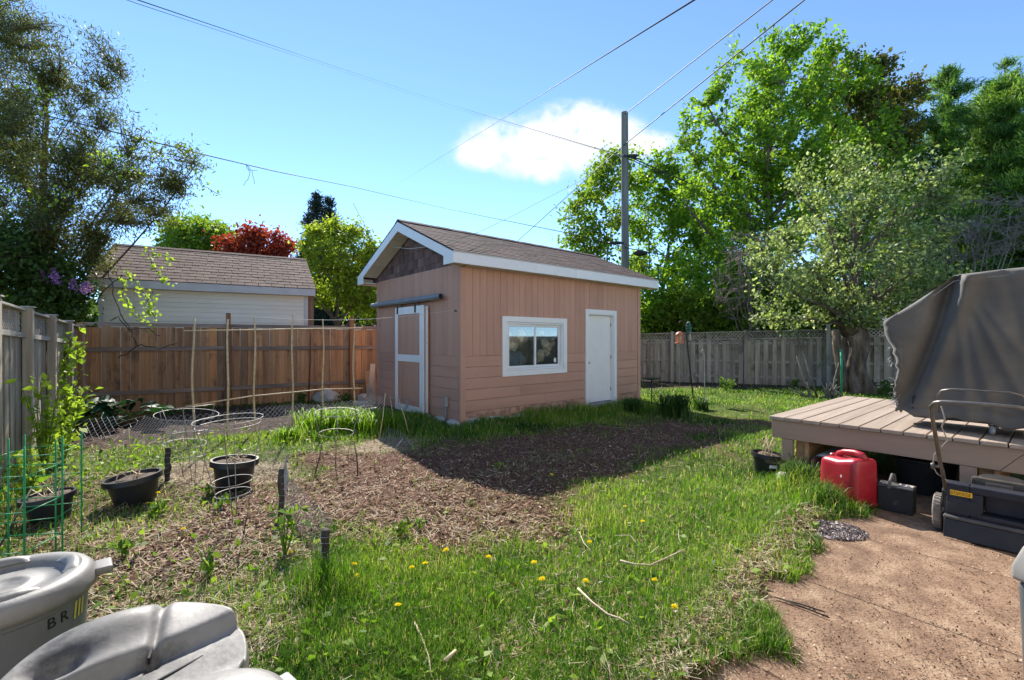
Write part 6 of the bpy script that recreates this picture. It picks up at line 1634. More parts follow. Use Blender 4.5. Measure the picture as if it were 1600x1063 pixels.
# rhubarb: big dark leaves, each its own piece
MAT_RHU = leafmat('rhubarb_leaf', [(0.018, 0.06, 0.022), (0.035, 0.10, 0.035)], trans=0.25)
rb = thing('rhubarb_plant', 'big dark leafed rhubarb plant at the foot of the cedar fence', 'plant', gp(190, 668))
rr = random.Random(6)
def bigleaf():
    def fn(u, v):
        t = v; wv = math.sin(PI * min(1, t * 0.94 + .06)) ** .7 * .17 * (1 - .3 * t)
        s = (u - .5) * 2
        return (s * wv * (1 + .06 * math.sin(9 * t)), t * .36, .05 * math.sin(PI * t) - .07 * t * t + .035 * abs(s) + .012 * math.sin(11 * t + 4 * s))
    return MB().grid(fn, 9, 10).mesh('leaf', MAT_RHU, smooth=True)
me_bl = bigleaf()
for i in range(26):
    a = rr.uniform(0, 2 * PI); rad = rr.uniform(.05, .55); z = rr.uniform(.16, .42) * (1.1 - rad)
    link('leaf', me_bl, rb, (rad * math.cos(a) * 1.2, rad * math.sin(a) * .6, z + .04), (rr.uniform(-.2, .4), rr.uniform(-.3, .3), a - PI / 2), (rr.uniform(.7, 1.1),) * 3)
    MB().tube([(0, 0, 0), (rad * math.cos(a) * .6, rad * math.sin(a) * .4, z * .7), (rad * math.cos(a) * 1.2, rad * math.sin(a) * .6, z + .04)], .009, 6).build('stalk', mat('rhubarb_stalk', [(0.16, 0.05, 0.04), (0.14, 0.13, 0.05)], rough=.6), rb, smooth=True)
for (px, py, h, lab) in ((470, 632, .35, 'small leafy plant left of the pale boulder'), (540, 632, .32, 'small leafy plant right of the pale boulder'), (1385, 615, .4, 'low leafy perennial at the right of the gnarled trunk'), (1360, 612, .36, 'bushy green perennial beside the gnarled trunk')):
    weed(px, py, h, 110, .09, lab, leafmat('dark_weed_leaf', [(0.02, 0.07, 0.02), (0.06, 0.13, 0.03), (0.1, 0.18, 0.04)], trans=.35), int(px))
# ------------------------------------------------------------------ trees
M_BARK = mat('bark', [(0.06, 0.045, 0.036), (0.13, 0.10, 0.08), (0.20, 0.16, 0.13)], scale=7, rough=0.95, bump=1.0, bscale=16, stretch=(2, 2, .35), dist=.03)
M_BARKP = mat('grey_bark', [(0.10, 0.085, 0.07), (0.20, 0.175, 0.15), (0.30, 0.27, 0.235)], scale=6, rough=0.95, bump=1.0, bscale=14, stretch=(2, 2, .4), dist=.03)
L_MAPLE = leafmat('maple_leaf', [(0.05, 0.11, 0.012), (0.12, 0.22, 0.02), (0.20, 0.32, 0.03), (0.30, 0.40, 0.045)], trans=.55, tr_gain=1.45)
L_ASH = leafmat('ash_leaf', [(0.07, 0.13, 0.015), (0.16, 0.24, 0.028), (0.26, 0.33, 0.045)], trans=.55, tr_gain=1.4)
L_RED = leafmat('red_leaf', [(0.12, 0.018, 0.014), (0.28, 0.035, 0.022), (0.42, 0.09, 0.04)], trans=.45, tr_gain=1.2)
L_YEL = leafmat('yellow_green_leaf', [(0.12, 0.18, 0.015), (0.25, 0.32, 0.03), (0.38, 0.42, 0.06)], trans=.5, tr_gain=1.3)
L_APPLE = leafmat('apple_leaf', [(0.06, 0.11, 0.025), (0.17, 0.23, 0.07), (0.31, 0.38, 0.15), (0.62, 0.65, 0.46)], trans=.45, tr_gain=1.25, spec=.5)
L_DARK = leafmat('dark_leaf', [(0.02, 0.045, 0.012), (0.045, 0.09, 0.02), (0.08, 0.14, 0.028), (0.14, 0.20, 0.04)], trans=.4, tr_gain=1.2)
L_WILL = leafmat('cedar_spray', [(0.04, 0.034, 0.018), (0.085, 0.08, 0.03), (0.13, 0.155, 0.042), (0.22, 0.26, 0.07)], trans=.42, tr_gain=1.1)
L_PINE = leafmat('pine_needle', [(0.02, 0.06, 0.02), (0.06, 0.14, 0.03), (0.15, 0.26, 0.04), (0.26, 0.36, 0.06)], trans=.4, tr_gain=1.4)
L_SPRUCE = leafmat('spruce_needle', [(0.012, 0.022, 0.018), (0.03, 0.045, 0.035), (0.05, 0.07, 0.05)], trans=.15)
L_LILAC = leafmat('lilac_flower', [(0.22, 0.08, 0.30), (0.42, 0.20, 0.55), (0.55, 0.32, 0.62)], trans=.3, tr_gain=1.0)
L_BRONZE = leafmat('bronze_leaf', [(0.03, 0.045, 0.012), (0.09, 0.07, 0.02), (0.12, 0.13, 0.02), (0.16, 0.2, 0.03)], trans=.4)
L_VINE = leafmat('vine_leaf', [(0.18, 0.30, 0.03), (0.30, 0.42, 0.05), (0.42, 0.50, 0.10)], trans=.5, tr_gain=1.3)

def in_blobs(rs, blobs, n, shell=0.55):
    vol = np.array([b[3] * b[4] * b[5] for b in blobs], float); w = vol ** .8; w /= w.sum()
    k = rs.choice(len(blobs), n, p=w); B = np.array(blobs, float)[k]
    d = rs.normal(size=(n, 3)); d /= np.linalg.norm(d, axis=1)[:, None]
    r = rs.uniform(0, 1, n) ** (1 / 3.0) * (1 - shell) + shell * rs.uniform(.75, 1, n)
    return B[:, :3] + d * r[:, None] * B[:, 3:6]
def tree(name, label, base, blobs, leaf, trunk_r, fork_z, n_main, n_twig, per, size, seed, group=None, bark=None, leaf_asp=.6, spread=.35, cat='tree',
         shell=.5, droop=.2, trunks=1, lean=(0, 0), extra=None, twig_r=.012, vert=0.0, clump=None, limb_k=.62, twig_leaf0=.35, tint_noise=True):
    """base point, crown as a set of ellipsoids (world coords) -> trunk with limbs and twigs, leaves set along the twigs"""
    bark = bark or M_BARK
    rs = np.random.RandomState(seed); rr = random.Random(seed)
    b = Vector(base); o = thing(name, label, cat, b, 0, group)
    B = [Vector(base)] * 1
    rel = [(x - b.x, y - b.y, z - b.z, rx, ry, rz) for (x, y, z, rx, ry, rz) in blobs]
    mb = MB(); nodes = []
    top = max(c[2] + c[5] * .6 for c in rel)
    tr_pts = []
    for t_i in range(trunks):
        ox = rr.uniform(-.25, .25) * (trunks > 1); oy = rr.uniform(-.25, .25) * (trunks > 1)
        ex_ = lean[0] + (rr.uniform(-1, 1) * (trunks > 1)) * top * .12; ey_ = lean[1] + (rr.uniform(-1, 1) * (trunks > 1)) * top * .12
        pts, rad = [], []
        for i in range(9):
            f = i / 8
            pts.append(Vector((ox + ex_ * f ** 1.5 + rr.uniform(-.04, .04) * top * .12 * f, oy + ey_ * f ** 1.5 + rr.uniform(-.04, .04) * top * .12 * f, -.15 + (top * .86 + .15) * f)))
            rad.append(trunk_r / math.sqrt(trunks) * ((1 - f) ** .8 * .92 + .06) * (1.35 if i == 0 else 1))
        mb.tube(pts, rad, 9); tr_pts.append((pts, rad))
    mains = in_blobs(rs, rel, n_main * 3, .2)
    # well spread main targets
    sel = [mains[0]]
    while len(sel) < n_main:
        d = np.min([np.linalg.norm(mains - s, axis=1) for s in sel], axis=0); sel.append(mains[int(np.argmax(d))])
    for m in sel:
        m = Vector(m); pts, rad = tr_pts[rr.randrange(trunks)]
        za = min(max(fork_z, m.z - rr.uniform(.35, .75) * math.hypot(m.x, m.y) - .1 * top), top * .8)
        f = min(.97, max(.02, (za + .15) / (top * .86 + .15))) * 8; i = min(7, int(f)); st = pts[i].lerp(pts[i + 1], f - i)
        r0 = (rad[i] * (1 - f + i) + rad[i + 1] * (f - i)) * limb_k
        c1 = st.lerp(m, .5) + Vector((rr.uniform(-.1, .1), rr.uniform(-.1, .1), .10 - vert * .3)) * (m - st).length
        br = [st * (1 - t) ** 2 + c1 * 2 * t * (1 - t) + m * t * t for t in [k / 6 for k in range(7)]]
        mb.tube(br, [r0 * (1 - .85 * k / 6) + twig_r * .6 for k in range(7)], 6, caps=False)
        nodes += [(p, r0 * (1 - .85 * k / 6)) for k, p in enumerate(br) if k >= 1]
    for pts, rad in tr_pts: nodes += [(p, r_) for p, r_ in zip(pts[4:], rad[4:]) if p.z > fork_z]
    NP = np.array([tuple(p) for p, _ in nodes])
    tips = in_blobs(rs, rel, n_twig, shell)
    LP = []; LT = []
    for tp in tips:
        d = np.linalg.norm(NP - tp, axis=1) + np.maximum(0, NP[:, 2] - tp[2] + .1) * 1.5
        k = int(np.argmin(d)); st = nodes[k][0]; m = Vector(tp)
        l = (m - st).length
        c1 = st.lerp(m, .5) + Vector((rr.uniform(-.15, .15), rr.uniform(-.15, .15), .12 if vert <= 0 else -.12)) * l
        if vert > 0: m = m + Vector((0, 0, vert * .4 * l))
        br = [st * (1 - t) ** 2 + c1 * 2 * t * (1 - t) + m * t * t for t in (0, .33, .66, 1)]
        r0 = min(nodes[k][1] * .6, twig_r * 1.6)
        mb.tube(br, [max(r0, twig_r * .7), twig_r * .7, twig_r * .5, twig_r * .25], 4, caps=False)
        np_ = max(3, int(per * rr.uniform(.5, 1.5)))
        t = rs.uniform(twig_leaf0, 1.05, np_)[:, None]
        S, C1, M_ = np.array(st), np.array(c1), np.array(m)
        q = S * (1 - t) ** 2 + C1 * 2 * t * (1 - t) + M_ * t * t
        q = q + rs.normal(size=q.shape) * spread * np.array([1, 1, .8]) * (.4 + .6 * rs.uniform(0, 1, (np_, 1)))
        LP.append(q); LT.append(np.clip(rs.normal(.5 + .25 * (rr.random() - .5), .2, np_), 0, 1))
    mb.build('trunk', bark, o, smooth=True)
    LP = np.concatenate(LP); LT = np.concatenate(LT)
    if extra is not None: LP, LT = extra(LP, LT, b)
    link('crown', leafmesh('crown', LP, size, leaf, leaf_asp, droop, .7, rs, LT), o)
    return o
def W(px, py, y, rpx, rpy, ry=None):
    """an ellipsoid from a place in the picture and a depth"""
    p = P(px, py, y); return (p.x, p.y, p.z, rpx / FPX * y, ry or rpx / FPX * y, rpy / FPX * y)

# right: trees beyond the grey fence
GRPB = None
tree('maple_tree', 'tall bright green maple with upright shoots, the highest tree behind the right fence', (P(1200, 0, 21).x, 21, 0),
     [W(1215, 210, 21, 95, 105), W(1255, 110, 21, 40, 75), W(1200, 95, 21, 28, 55), W(1165, 150, 20.5, 45, 60), W(1105, 190, 20.5, 40, 55), W(1130, 300, 20.5, 70, 80), W(1240, 320, 21, 120, 85), W(1330, 180, 21.5, 65, 80), W(1330, 300, 21.5, 90, 90), W(1262, 62, 21, 20, 38), W(1080, 220, 20, 28, 50), W(1300, 115, 21.5, 36, 55), W(1190, 250, 20.5, 85, 65), W(1230, 55, 21, 14, 35), W(1135, 110, 20.6, 16, 42), W(1290, 70, 21.3, 16, 32)],
     L_MAPLE, .30, 3.2, 28, 1050, 34, .20, 21, vert=.75, spread=.20, twig_r=.02, droop=0, shell=.3)
tree('bronze_tree', 'tree with bronze-brown young leaves rising between the maple and the pointed pine', (P(1345, 0, 23).x, 23, 0),
     [W(1345, 150, 23, 70, 55), W(1300, 120, 23, 45, 45), W(1390, 180, 23, 50, 55), W(1350, 220, 23, 80, 60)], L_BRONZE, .2, 4, 14, 240, 44, .2, 25, vert=.4, spread=.28, twig_r=.02)
tree('ash_tree', 'slender light green tree just left of the utility pole, behind the shed', (P(930, 0, 26).x, 26, 0),
     [W(945, 310, 26, 55, 70), W(915, 350, 26, 45, 50), W(960, 265, 26, 32, 40), W(905, 395, 26, 45, 35), W(950, 420, 26, 60, 45)],
     L_ASH, .12, 2.5, 10, 150, 46, .23, 22, spread=.38, twig_r=.02, trunks=2)
tree('ash_tree', 'slender green tree right of the utility pole behind the back fence', (P(1020, 0, 27).x, 27, 0),
     [W(1020, 310, 27, 50, 70), W(1000, 260, 27, 30, 35), W(1040, 380, 27, 70, 70), W(1060, 300, 27, 45, 60), W(1010, 440, 27, 60, 50)],
     L_MAPLE, .13, 2.2, 12, 190, 46, .23, 23, spread=.38, twig_r=.02, trunks=3)
tree('young_tree', 'thin forked young tree with loose green leaves between the pole and the tall maple', (P(1088, 0, 26).x, 26, 0),
     [W(1085, 330, 26, 40, 70), W(1100, 410, 26, 60, 60), W(1065, 260, 26, 26, 40), W(1125, 370, 26, 40, 60)],
     L_MAPLE, .12, 1.8, 9, 130, 44, .22, 24, spread=.38, twig_r=.02, lean=(.4, 0))
# shrubs along the far side of the right fence
for i, (px, py, y, rx, ry, m, lab) in enumerate(((1022, 470, 18.6, 32, 50, L_MAPLE, 'leafy green shrub behind the fence beside the shed corner'), (1075, 480, 18.3, 45, 45, L_ASH, 'light green shrub behind the fence below the forked young tree'), (1130, 470, 17.8, 40, 55, L_MAPLE, 'bushy green shrub behind the fence left of the apple tree'),
                                       (1185, 485, 17.2, 45, 45, L_MAPLE, 'bright shrub behind the fence under the apple branches'), (1240, 470, 17.0, 45, 55, L_MAPLE, 'green shrub behind the fence directly left of the gnarled trunk'), (1300, 460, 17, 50, 60, L_DARK, 'dark leafy shrub behind the gnarled trunk'), (1380, 470, 16.5, 55, 50, L_DARK, 'dark leafy shrub behind the covered grill'), (1480, 450, 16, 70, 60, L_DARK, 'wide dark shrub beyond the fence at the far right'), (1100, 430, 20, 60, 60, L_MAPLE, 'tall bright thicket shrub between the back fence and the maple'), (1170, 410, 19.5, 60, 60, L_MAPLE, 'tall green thicket shrub in front of the maple trunk'))):
    p = P(px, py, y)
    tree('shrub', lab, (p.x, y, 0), [W(px, py, y, rx, ry), W(px + 12, py + 25, y, rx * 1.1, ry * .8), W(px - 15, py + 35, y, rx, ry * .8), W(px, py + 60, y, rx * .9, ry * .6)], m, .05, .4, 10, 170, 40, .16, 40 + i, cat='shrub', spread=.25, trunks=4, twig_r=.012, shell=.4)
# pines at the right
def conifer(name, label, base, h, rad, z0, leaf, seed, n_whorl, per, size, asp=.12, clumpy=.35, cat='tree', uplift=.15, dens=14, lean=0):
    rs = np.random.RandomState(seed); rr = random.Random(seed)
    o = thing(name, label, cat, base); mb = MB(); LP, AX, LT = [], [], []
    mb.tube([(0, 0, -.2), (lean * .4, 0, h * .5), (lean, 0, h)], [h * .02 + .06, h * .013 + .03, .02], 9)
    for w_ in range(n_whorl):
        f = (w_ + rr.random() * .6) / n_whorl; z = z0 + (h - z0) * f
        R_ = rad * ((1 - f) ** .85 * .95 + .05) * rr.uniform(.75, 1.1)
        for k in range(rr.randint(4, 6)):
            a = rr.uniform(0, 2 * PI); l = R_ * rr.uniform(.6, 1.1)
            c = Vector((lean * z / h, 0, z)); e = c + Vector((math.cos(a) * l, math.sin(a) * l, l * uplift + rr.uniform(-.15, .1) * l))
            md = c.lerp(e, .5) - Vector((0, 0, l * .08)); mb.tube([c, md, e], [.03 + l * .012, .02 + l * .005, .006], 5, caps=False)
            m = max(3, int(l * dens))
            for q in range(m):
                t = rr.uniform(.25, 1.05); p = c * (1 - t) ** 2 + md * 2 * t * (1 - t) + e * t * t
                p = p + Vector((rr.gauss(0, clumpy * .6), rr.gauss(0, clumpy * .6), abs(rr.gauss(0, clumpy * .25)))) * (l * .28 + .15)
                d = Vector((math.cos(a), math.sin(a), .5)).normalized()
                tn = rr.uniform(.1, .9)
                cnt = per
                pos = np.array(p) + rs.normal(size=(cnt, 3)) * size * .5
                LP.append(pos); AX.append(np.tile(np.array(d) + np.array([0, 0, .35]), (cnt, 1)) + rs.normal(size=(cnt, 3)) * .55); LT.append(np.clip(rs.normal(tn, .15, cnt), 0, 1))
    mb.build('trunk', M_BARK, o, smooth=True)
    LP = np.concatenate(LP); AX = np.concatenate(AX); LT = np.concatenate(LT)
    link('crown', leafmesh('crown', LP, size, leaf, asp, 0, .4, rs, LT, axis=AX * 1.2), o)
    return o
def pineat(px, y): return (P(px, 0, y).x, y, 0)
conifer('pine_tree', 'big dark pine at the right edge with long bright-tipped boughs', pineat(1570, 20), 12.6, 6.0, 2.2, L_PINE, 51, 17, 26, .26, asp=.15, clumpy=.55, dens=15, uplift=.25)
conifer('pine_tree', 'dark pine with a pointed top between the maple and the right edge pine', pineat(1480, 26), 17.0, 4.9, 3.0, L_PINE, 52, 19, 24, .28, asp=.16, clumpy=.5, dens=13, uplift=.3)
conifer('pine_tree', 'dark pine top showing behind the right side of the maple', pineat(1390, 27), 16.4, 4.9, 3.0, L_PINE, 53, 17, 24, .28, asp=.16, clumpy=.5, dens=12, uplift=.3)
conifer('pine_tree', 'tall dark pine rising highest at the far right corner', pineat(1570, 28), 18.6, 5.4, 4, L_PINE, 54, 17, 24, .30, asp=.16, clumpy=.5, dens=12, uplift=.3)
conifer('pine_tree', 'pine with drooping boughs partly cut off by the right edge, behind the covered grill', pineat(1640, 18), 10.5, 5.0, 1.8, L_PINE, 55, 15, 26, .26, asp=.15, clumpy=.55, dens=15, uplift=.2)
conifer('pine_tree', 'dark pine filling the gap between the tall pines at the right', pineat(1515, 24), 14.0, 5.0, 2.4, L_PINE, 56, 16, 26, .28, asp=.16, clumpy=.55, dens=14, uplift=.3)
# gnarled apple tree: thick hollowed trunk, low spreading crown
ab = gp(1332, 613); ab = Vector((ab.x, ab.y, ab.z))
def apple():
    o = tree('apple_tree', 'old apple tree with gnarled split trunk and pale green leaves', ab,
             [W(1330, 340, 13.0, 80, 60), W(1250, 385, 12.6, 75, 50), W(1400, 290, 13, 60, 45), W(1350, 430, 12.8, 120, 50), W(1220, 440, 12.4, 55, 38), W(1440, 360, 13, 70, 50), W(1280, 280, 13, 45, 45), W(1225, 500, 12.3, 45, 24), W(1420, 455, 13, 50, 40), W(1335, 250, 13, 40, 30), W(1455, 255, 13, 45, 22), W(1320, 485, 12.5, 70, 26), W(1390, 490, 12.6, 50, 24), W(1195, 400, 12.8, 35, 30), W(1480, 310, 13, 40, 24)],
             L_APPLE, .18, 1.9, 26, 720, 27, .10, 61, leaf_asp=.62, spread=.15, twig_r=.012, bark=M_BARK, droop=.1, shell=.25, vert=.15)
    M_APB = mat('apple_bark', [(0.05, 0.035, 0.026), (0.11, 0.08, 0.058), (0.20, 0.15, 0.11), (0.36, 0.28, 0.20)], scale=3.4, rough=.95, bump=1.0, bscale=11, stretch=(2, 2, .5), dist=.06)
    def bole(u, v):
        a = u * 2 * PI; z = -.1 + 2.25 * v
        r_ = .34 * (1.35 - .55 * min(1, v * 2.5) + .25 * max(0, v - .6)) 
        k = 1 + .35 * (float(vnoise(math.cos(a) * 2.1 + 5, math.sin(a) * 2.1, z * 1.6, 66)) - .5) * 2 + .12 * math.sin(a * 5 + z * 2)
        if True:
            dd = (a - 4.55); k -= .42 * math.exp(-(dd / .42) ** 2) * math.exp(-((z - 1.0) / .75) ** 2)
        return (r_ * k * math.cos(a) + .05 * z, r_ * k * math.sin(a), z)
    MB().grid(bole, 48, 30, True).build('bole', M_APB, o, smooth=True)
    MB().tube([(-.05, 0, 1.7), (-.45, -.1, 2.25), (-.85, -.2, 2.6), (-1.5, -.3, 2.9)], [.24, .19, .14, .07], 10).build('limb', M_APB, o, smooth=True)
    MB().tube([(.2, 0, 1.8), (.45, 0, 2.5), (.9, .1, 3.2), (1.5, .1, 3.9)], [.26, .2, .15, .06], 10).build('limb', M_APB, o, smooth=True)
    MB().tube([(-.35, -.1, 0), (-.42, -.12, .7), (-.50, -.1, 1.25), (-.56, -.1, 1.75)], [.16, .14, .13, .10], 10).build('stub', M_APB, o, smooth=True)
    return o
apple()
# cut branches heaped at the trunk
hb = gp(1290, 622); mb = MB(); rr = random.Random(12)
for i in range(22):
    p = Vector((rr.uniform(-.5, .4), rr.uniform(-.3, .2), 0)); e = p + Vector((rr.uniform(-.5, .6), rr.uniform(-.2, .2), rr.uniform(.15, 1.3 if i < 6 else .5)))
    mb.tube([p, p.lerp(e, .5) + Vector((rr.uniform(-.06, .06), 0, rr.uniform(-.05, .05))), e], [.028, .022, .012], 6)
tag(mb.build('branch_heap', M_BARKP, None, smooth=True, loc=hb), 'heap of cut grey branches leaning at the foot of the gnarled trunk', 'branches', kind='stuff')
# bare twiggy shrubs
def bare(label, base, blobs, seed, n=420, m=None):
    rs = np.random.RandomState(seed); rr = random.Random(seed); b = Vector(base); o = thing('bare_shrub', label, 'shrub', b); mb = MB()
    T = in_blobs(rs, [(x - b.x, y - b.y, z - b.z, rx, ry, rz) for (x, y, z, rx, ry, rz) in blobs], n, .2)
    nodes = []
    for i, t in enumerate(T):
        t = Vector(t)
        if i < 16:                                          # stems fan out from the ground
            ctr = [Vector((rr.uniform(-.2, .2), rr.uniform(-.2, .2), -.1))]
            for q in range(1, 9):
                ctr.append(ctr[0].lerp(t, q / 8) + Vector((rr.gauss(0, .06), rr.gauss(0, .06), .25 * math.sin(PI * q / 8))))
            mb.tube(ctr, [.034 - .0032 * q for q in range(9)], 5, caps=False); nodes += ctr[4:]
        else:
            k = min(nodes, key=lambda q: (q - t).length); l = (t - k).length
            mid = k.lerp(t, .5) + Vector((rr.gauss(0, .07), rr.gauss(0, .07), rr.gauss(.03, .07))) * l
            mb.tube([k, mid, t], [.013, .010, .006], 4, caps=False)
            if i % 3 == 0: nodes += [mid]
            for s_ in (mid, k.lerp(mid, .5), mid.lerp(t, .5)):
                mb.tube([s_, s_ + Vector((rr.gauss(0, .22), rr.gauss(0, .22), rr.gauss(.08, .16)))], [.008, .005], 3, caps=False)
    mb.build('branches', m or M_TWIG, o, smooth=True)
    return o
M_TWIG = mat('purple_twig', [(0.10, 0.078, 0.062), (0.20, 0.16, 0.13), (0.32, 0.27, 0.22)], scale=9, rough=.8, bump=.3)
bare('bare brown twiggy tree crown at the right above the covered grill', (P(1500, 0, 15).x, 15, 0), [W(1490, 385, 15, 90, 35), W(1560, 370, 15, 60, 30), W(1420, 410, 15, 50, 30), W(1540, 330, 15, 70, 20)], 71, 400)
bare('bare brown twiggy shrub left of the apple crown, above the board fence', (P(1180, 0, 16.5).x, 16.4, 0), [W(1185, 390, 16, 50, 35), W(1160, 430, 16, 45, 40), W(1140, 470, 16, 30, 35)], 72, 170)

# left: dark feathery cedar over the fence corner, draped with vines
tree('cedar_tree', 'tall dark feathery tree overhanging the fence corner at the left edge', (-10.5, 10.3, 0),
     [W(40, 90, 9.6, 60, 80), W(130, 120, 9.8, 55, 95), W(60, 250, 9.4, 95, 90), W(140, 290, 9.4, 85, 75), W(230, 310, 9.3, 55, 60), W(60, 370, 9.2, 100, 75), W(95, 385, 9.2, 60, 45), W(-40, 200, 10, 80, 150), W(200, 200, 9.5, 30, 35), W(15, 30, 9.7, 50, 40), W(260, 270, 9.3, 40, 30), W(70, 425, 9.2, 50, 22), W(290, 250, 9.4, 35, 22)],
     L_WILL, .15, 1.6, 38, 1500, 50, .098, 81, leaf_asp=.20, spread=.17, twig_r=.011, droop=.7, shell=.35, twig_leaf0=.15, limb_k=.15)
tree('ivy_shrub', 'dark green broadleaf bush behind the grey fence at the left edge', (-9.4, 8.2, 0), [W(10, 400, 8.3, 70, 55), W(60, 450, 8.6, 45, 35), W(-40, 450, 8, 60, 60), W(30, 360, 8.6, 50, 30)], L_DARK, .06, .8, 9, 170, 40, .085, 82, cat='shrub', spread=.16, trunks=4)
lil = tree('lilac_bush', 'lilac bush with a few purple blooms leaning over the corner of the grey fence', (-9.3, 9.1, 0), [W(90, 440, 8.9, 45, 32), W(55, 425, 8.8, 40, 30), W(120, 465, 9.0, 28, 25), W(110, 490, 9.0, 26, 18)], L_DARK, .05, .8, 9, 150, 40, .085, 83, cat='shrub', spread=.13, trunks=4)
rs_ = np.random.RandomState(9)
for i, (px, py) in enumerate(((66, 433), (84, 429), (88, 438), (130, 453), (137, 450), (10, 418), (115, 446))):
    p = P(px, py, 8.45); t = rs_.uniform(0, 1, 130)
    pts = np.array(p) + np.stack([rs_.normal(0, .05, 130) * (1 - t * .7), rs_.normal(0, .05, 130) * (1 - t * .7), (t - .4) * .20], -1) - np.array(lil.location)
    tag(link('flower_spike', leafmesh('flower_spike', pts, .028, L_LILAC, .8, 0, .5, rs_), lil), kind='stuff')
def vine(label, paths, leaf, n_per, size, seed, name='vine', r_=.006, spread=.05):
    rs = np.random.RandomState(seed); o = thing(name, label, 'vine', paths[0][0]); b = Vector(paths[0][0]); mb = MB(); LP = []
    for pth in paths:
        pts = [Vector(p) - b for p in pth]; fine = []
        for i in range(len(pts) - 1):
            for k in range(5):
                q = pts[i].lerp(pts[i + 1], k / 5) + Vector(rs.normal(0, .012, 3)); fine.append(q)
        fine.append(pts[-1]); mb.tube(fine, r_, 5)
        if n_per:
            t = rs.uniform(0, len(fine) - 1.001, n_per * (len(pts) - 1)); i0 = t.astype(int); A = np.array([tuple(f) for f in fine])
            LP.append(A[i0] * (1 - (t - i0))[:, None] + A[i0 + 1] * (t - i0)[:, None] + rs.normal(0, spread, (len(t), 3)))
    mb.build('stems', M_DPOST, o, smooth=True)
    if LP: link('leaves', leafmesh('leaves', np.concatenate(LP), size, leaf, .7, .3, .8, rs), o)
    return o
D = 9.4
vine('hanging vine with bright yellow-green leaves in front of the garage roof', [[P(228, 385, D), P(236, 410, D), P(248, 432, D), P(263, 440, D)], [P(236, 395, D), P(258, 402, D), P(272, 408, D)], [P(190, 420, D), P(212, 440, D), P(228, 462, D), P(236, 480, D), P(242, 502, D)], [P(195, 430, D), P(190, 460, D), P(203, 480, D), P(212, 495, D), P(240, 510, D)], [P(240, 455, D), P(230, 470, D), P(240, 492, D)]], L_VINE, 15, .085, 91)
vine('patches of bright vine leaves scattered through the dark feathery tree', [[P(90, 240, 9.0), P(130, 262, 9.0), P(170, 255, 8.9), P(200, 240, 8.9)], [P(150, 250, 8.9), P(185, 268, 8.9), P(215, 262, 8.9)], [P(40, 130, 9), P(75, 150, 9), P(90, 185, 9)], [P(20, 290, 8.6), P(60, 320, 8.6), P(110, 300, 8.7)]], L_VINE, 26, .085, 97, spread=.14)
vine('dark leafless branch hanging over the cedar fence near the corner', [[P(170, 420, 9.2), P(180, 470, 9.15), P(205, 520, 9.1), P(215, 540, 9.1), P(185, 560, 9.05)], [P(215, 540, 9.1), P(250, 545, 9.1), P(278, 535, 9.1)], [P(172, 500, 9.1), P(185, 495, 9.1), P(205, 520, 9.1)], [P(200, 515, 9.1), P(230, 512, 9.1), P(250, 525, 9.1)], [P(192, 430, 9.15), P(160, 455, 9.1), P(150, 475, 9.1)]], L_WILL, 0, .05, 92, r_=.010)
vine('young vine with bright green leaves climbing the grey fence near its corner', [[gp(95, 700), P(88, 640, 7.6), P(92, 590, 7.6), P(105, 560, 7.7), P(112, 530, 7.8)], [gp(60, 690), P(55, 640, 7.0), P(62, 615, 7.0), P(75, 600, 7.1)], [gp(80, 690), P(100, 640, 7.4), P(112, 625, 7.5), P(118, 608, 7.6)], [P(92, 590, 7.6), P(80, 580, 7.5), P(66, 620, 7.3)]], L_VINE, 46, .12, 93, spread=.12)

for (px, py, h, sp, n_, lab, sd) in ((70, 742, 1.15, .22, 170, 'tall leafy light green plant growing against the grey fence, nearest the camera', 5), (100, 722, .8, .3, 130, 'bushy light green plant in the fence corner below the climbing vine', 6), (40, 790, .55, .4, 110, 'leafy light green plant beside the green wire cage', 7)):
    weed(px, py, h, n_, .095, lab, leafmat('light_leaf', [(0.12, 0.22, 0.02), (0.24, 0.36, 0.035), (0.36, 0.46, 0.07)], trans=.5, tr_gain=1.3), sd, sp)
# trees beyond the garage
tree('round_tree', 'round green tree behind the left end of the garage roof', pineat(312, 24), [W(312, 375, 24, 55, 42), W(285, 380, 24, 40, 30), W(345, 385, 24, 30, 30), W(310, 420, 24, 60, 30)], L_ASH, .2, 2.5, 14, 260, 46, .20, 101, spread=.35, twig_r=.02)
tree('red_maple', 'dark red leafed maple behind the garage ridge', pineat(405, 22), [W(405, 385, 22, 50, 28), W(375, 392, 22, 35, 20), W(440, 392, 22, 30, 25), W(405, 420, 22, 60, 25)], L_RED, .16, 2.2, 12, 230, 44, .17, 102, spread=.3, twig_r=.018)
for i, (px, h) in enumerate(((496, 13.0), (515, 12.85))):
    conifer('spruce_tree', ('dark pointed spruce, the left of the twin tops behind the garage', 'dark pointed spruce, the right of the twin tops behind the garage')[i], pineat(px, 36 + i), h, 3.2, 2, L_SPRUCE, 103 + i, 22, 22, .36, asp=.2, dens=7, uplift=-.05)
tree('yellow_green_tree', 'young yellow-green tree between the garage and the shed', pineat(528, 17), [W(530, 390, 17, 55, 45), W(495, 385, 17, 30, 35), W(560, 380, 17, 25, 35), W(520, 440, 17, 60, 40), W(565, 450, 17, 35, 40), W(535, 360, 17, 22, 22)], L_YEL, .12, 1.6, 16, 300, 42, .13, 105, spread=.22, twig_r=.016)
tree('young_tree', 'small yellow-green tree half hidden behind the shed gable', pineat(585, 18.5), [W(590, 440, 18.5, 40, 60), W(560, 470, 18.5, 35, 40), W(615, 450, 18.5, 30, 50)], L_YEL, .1, 1.2, 9, 130, 40, .14, 106, spread=.24)
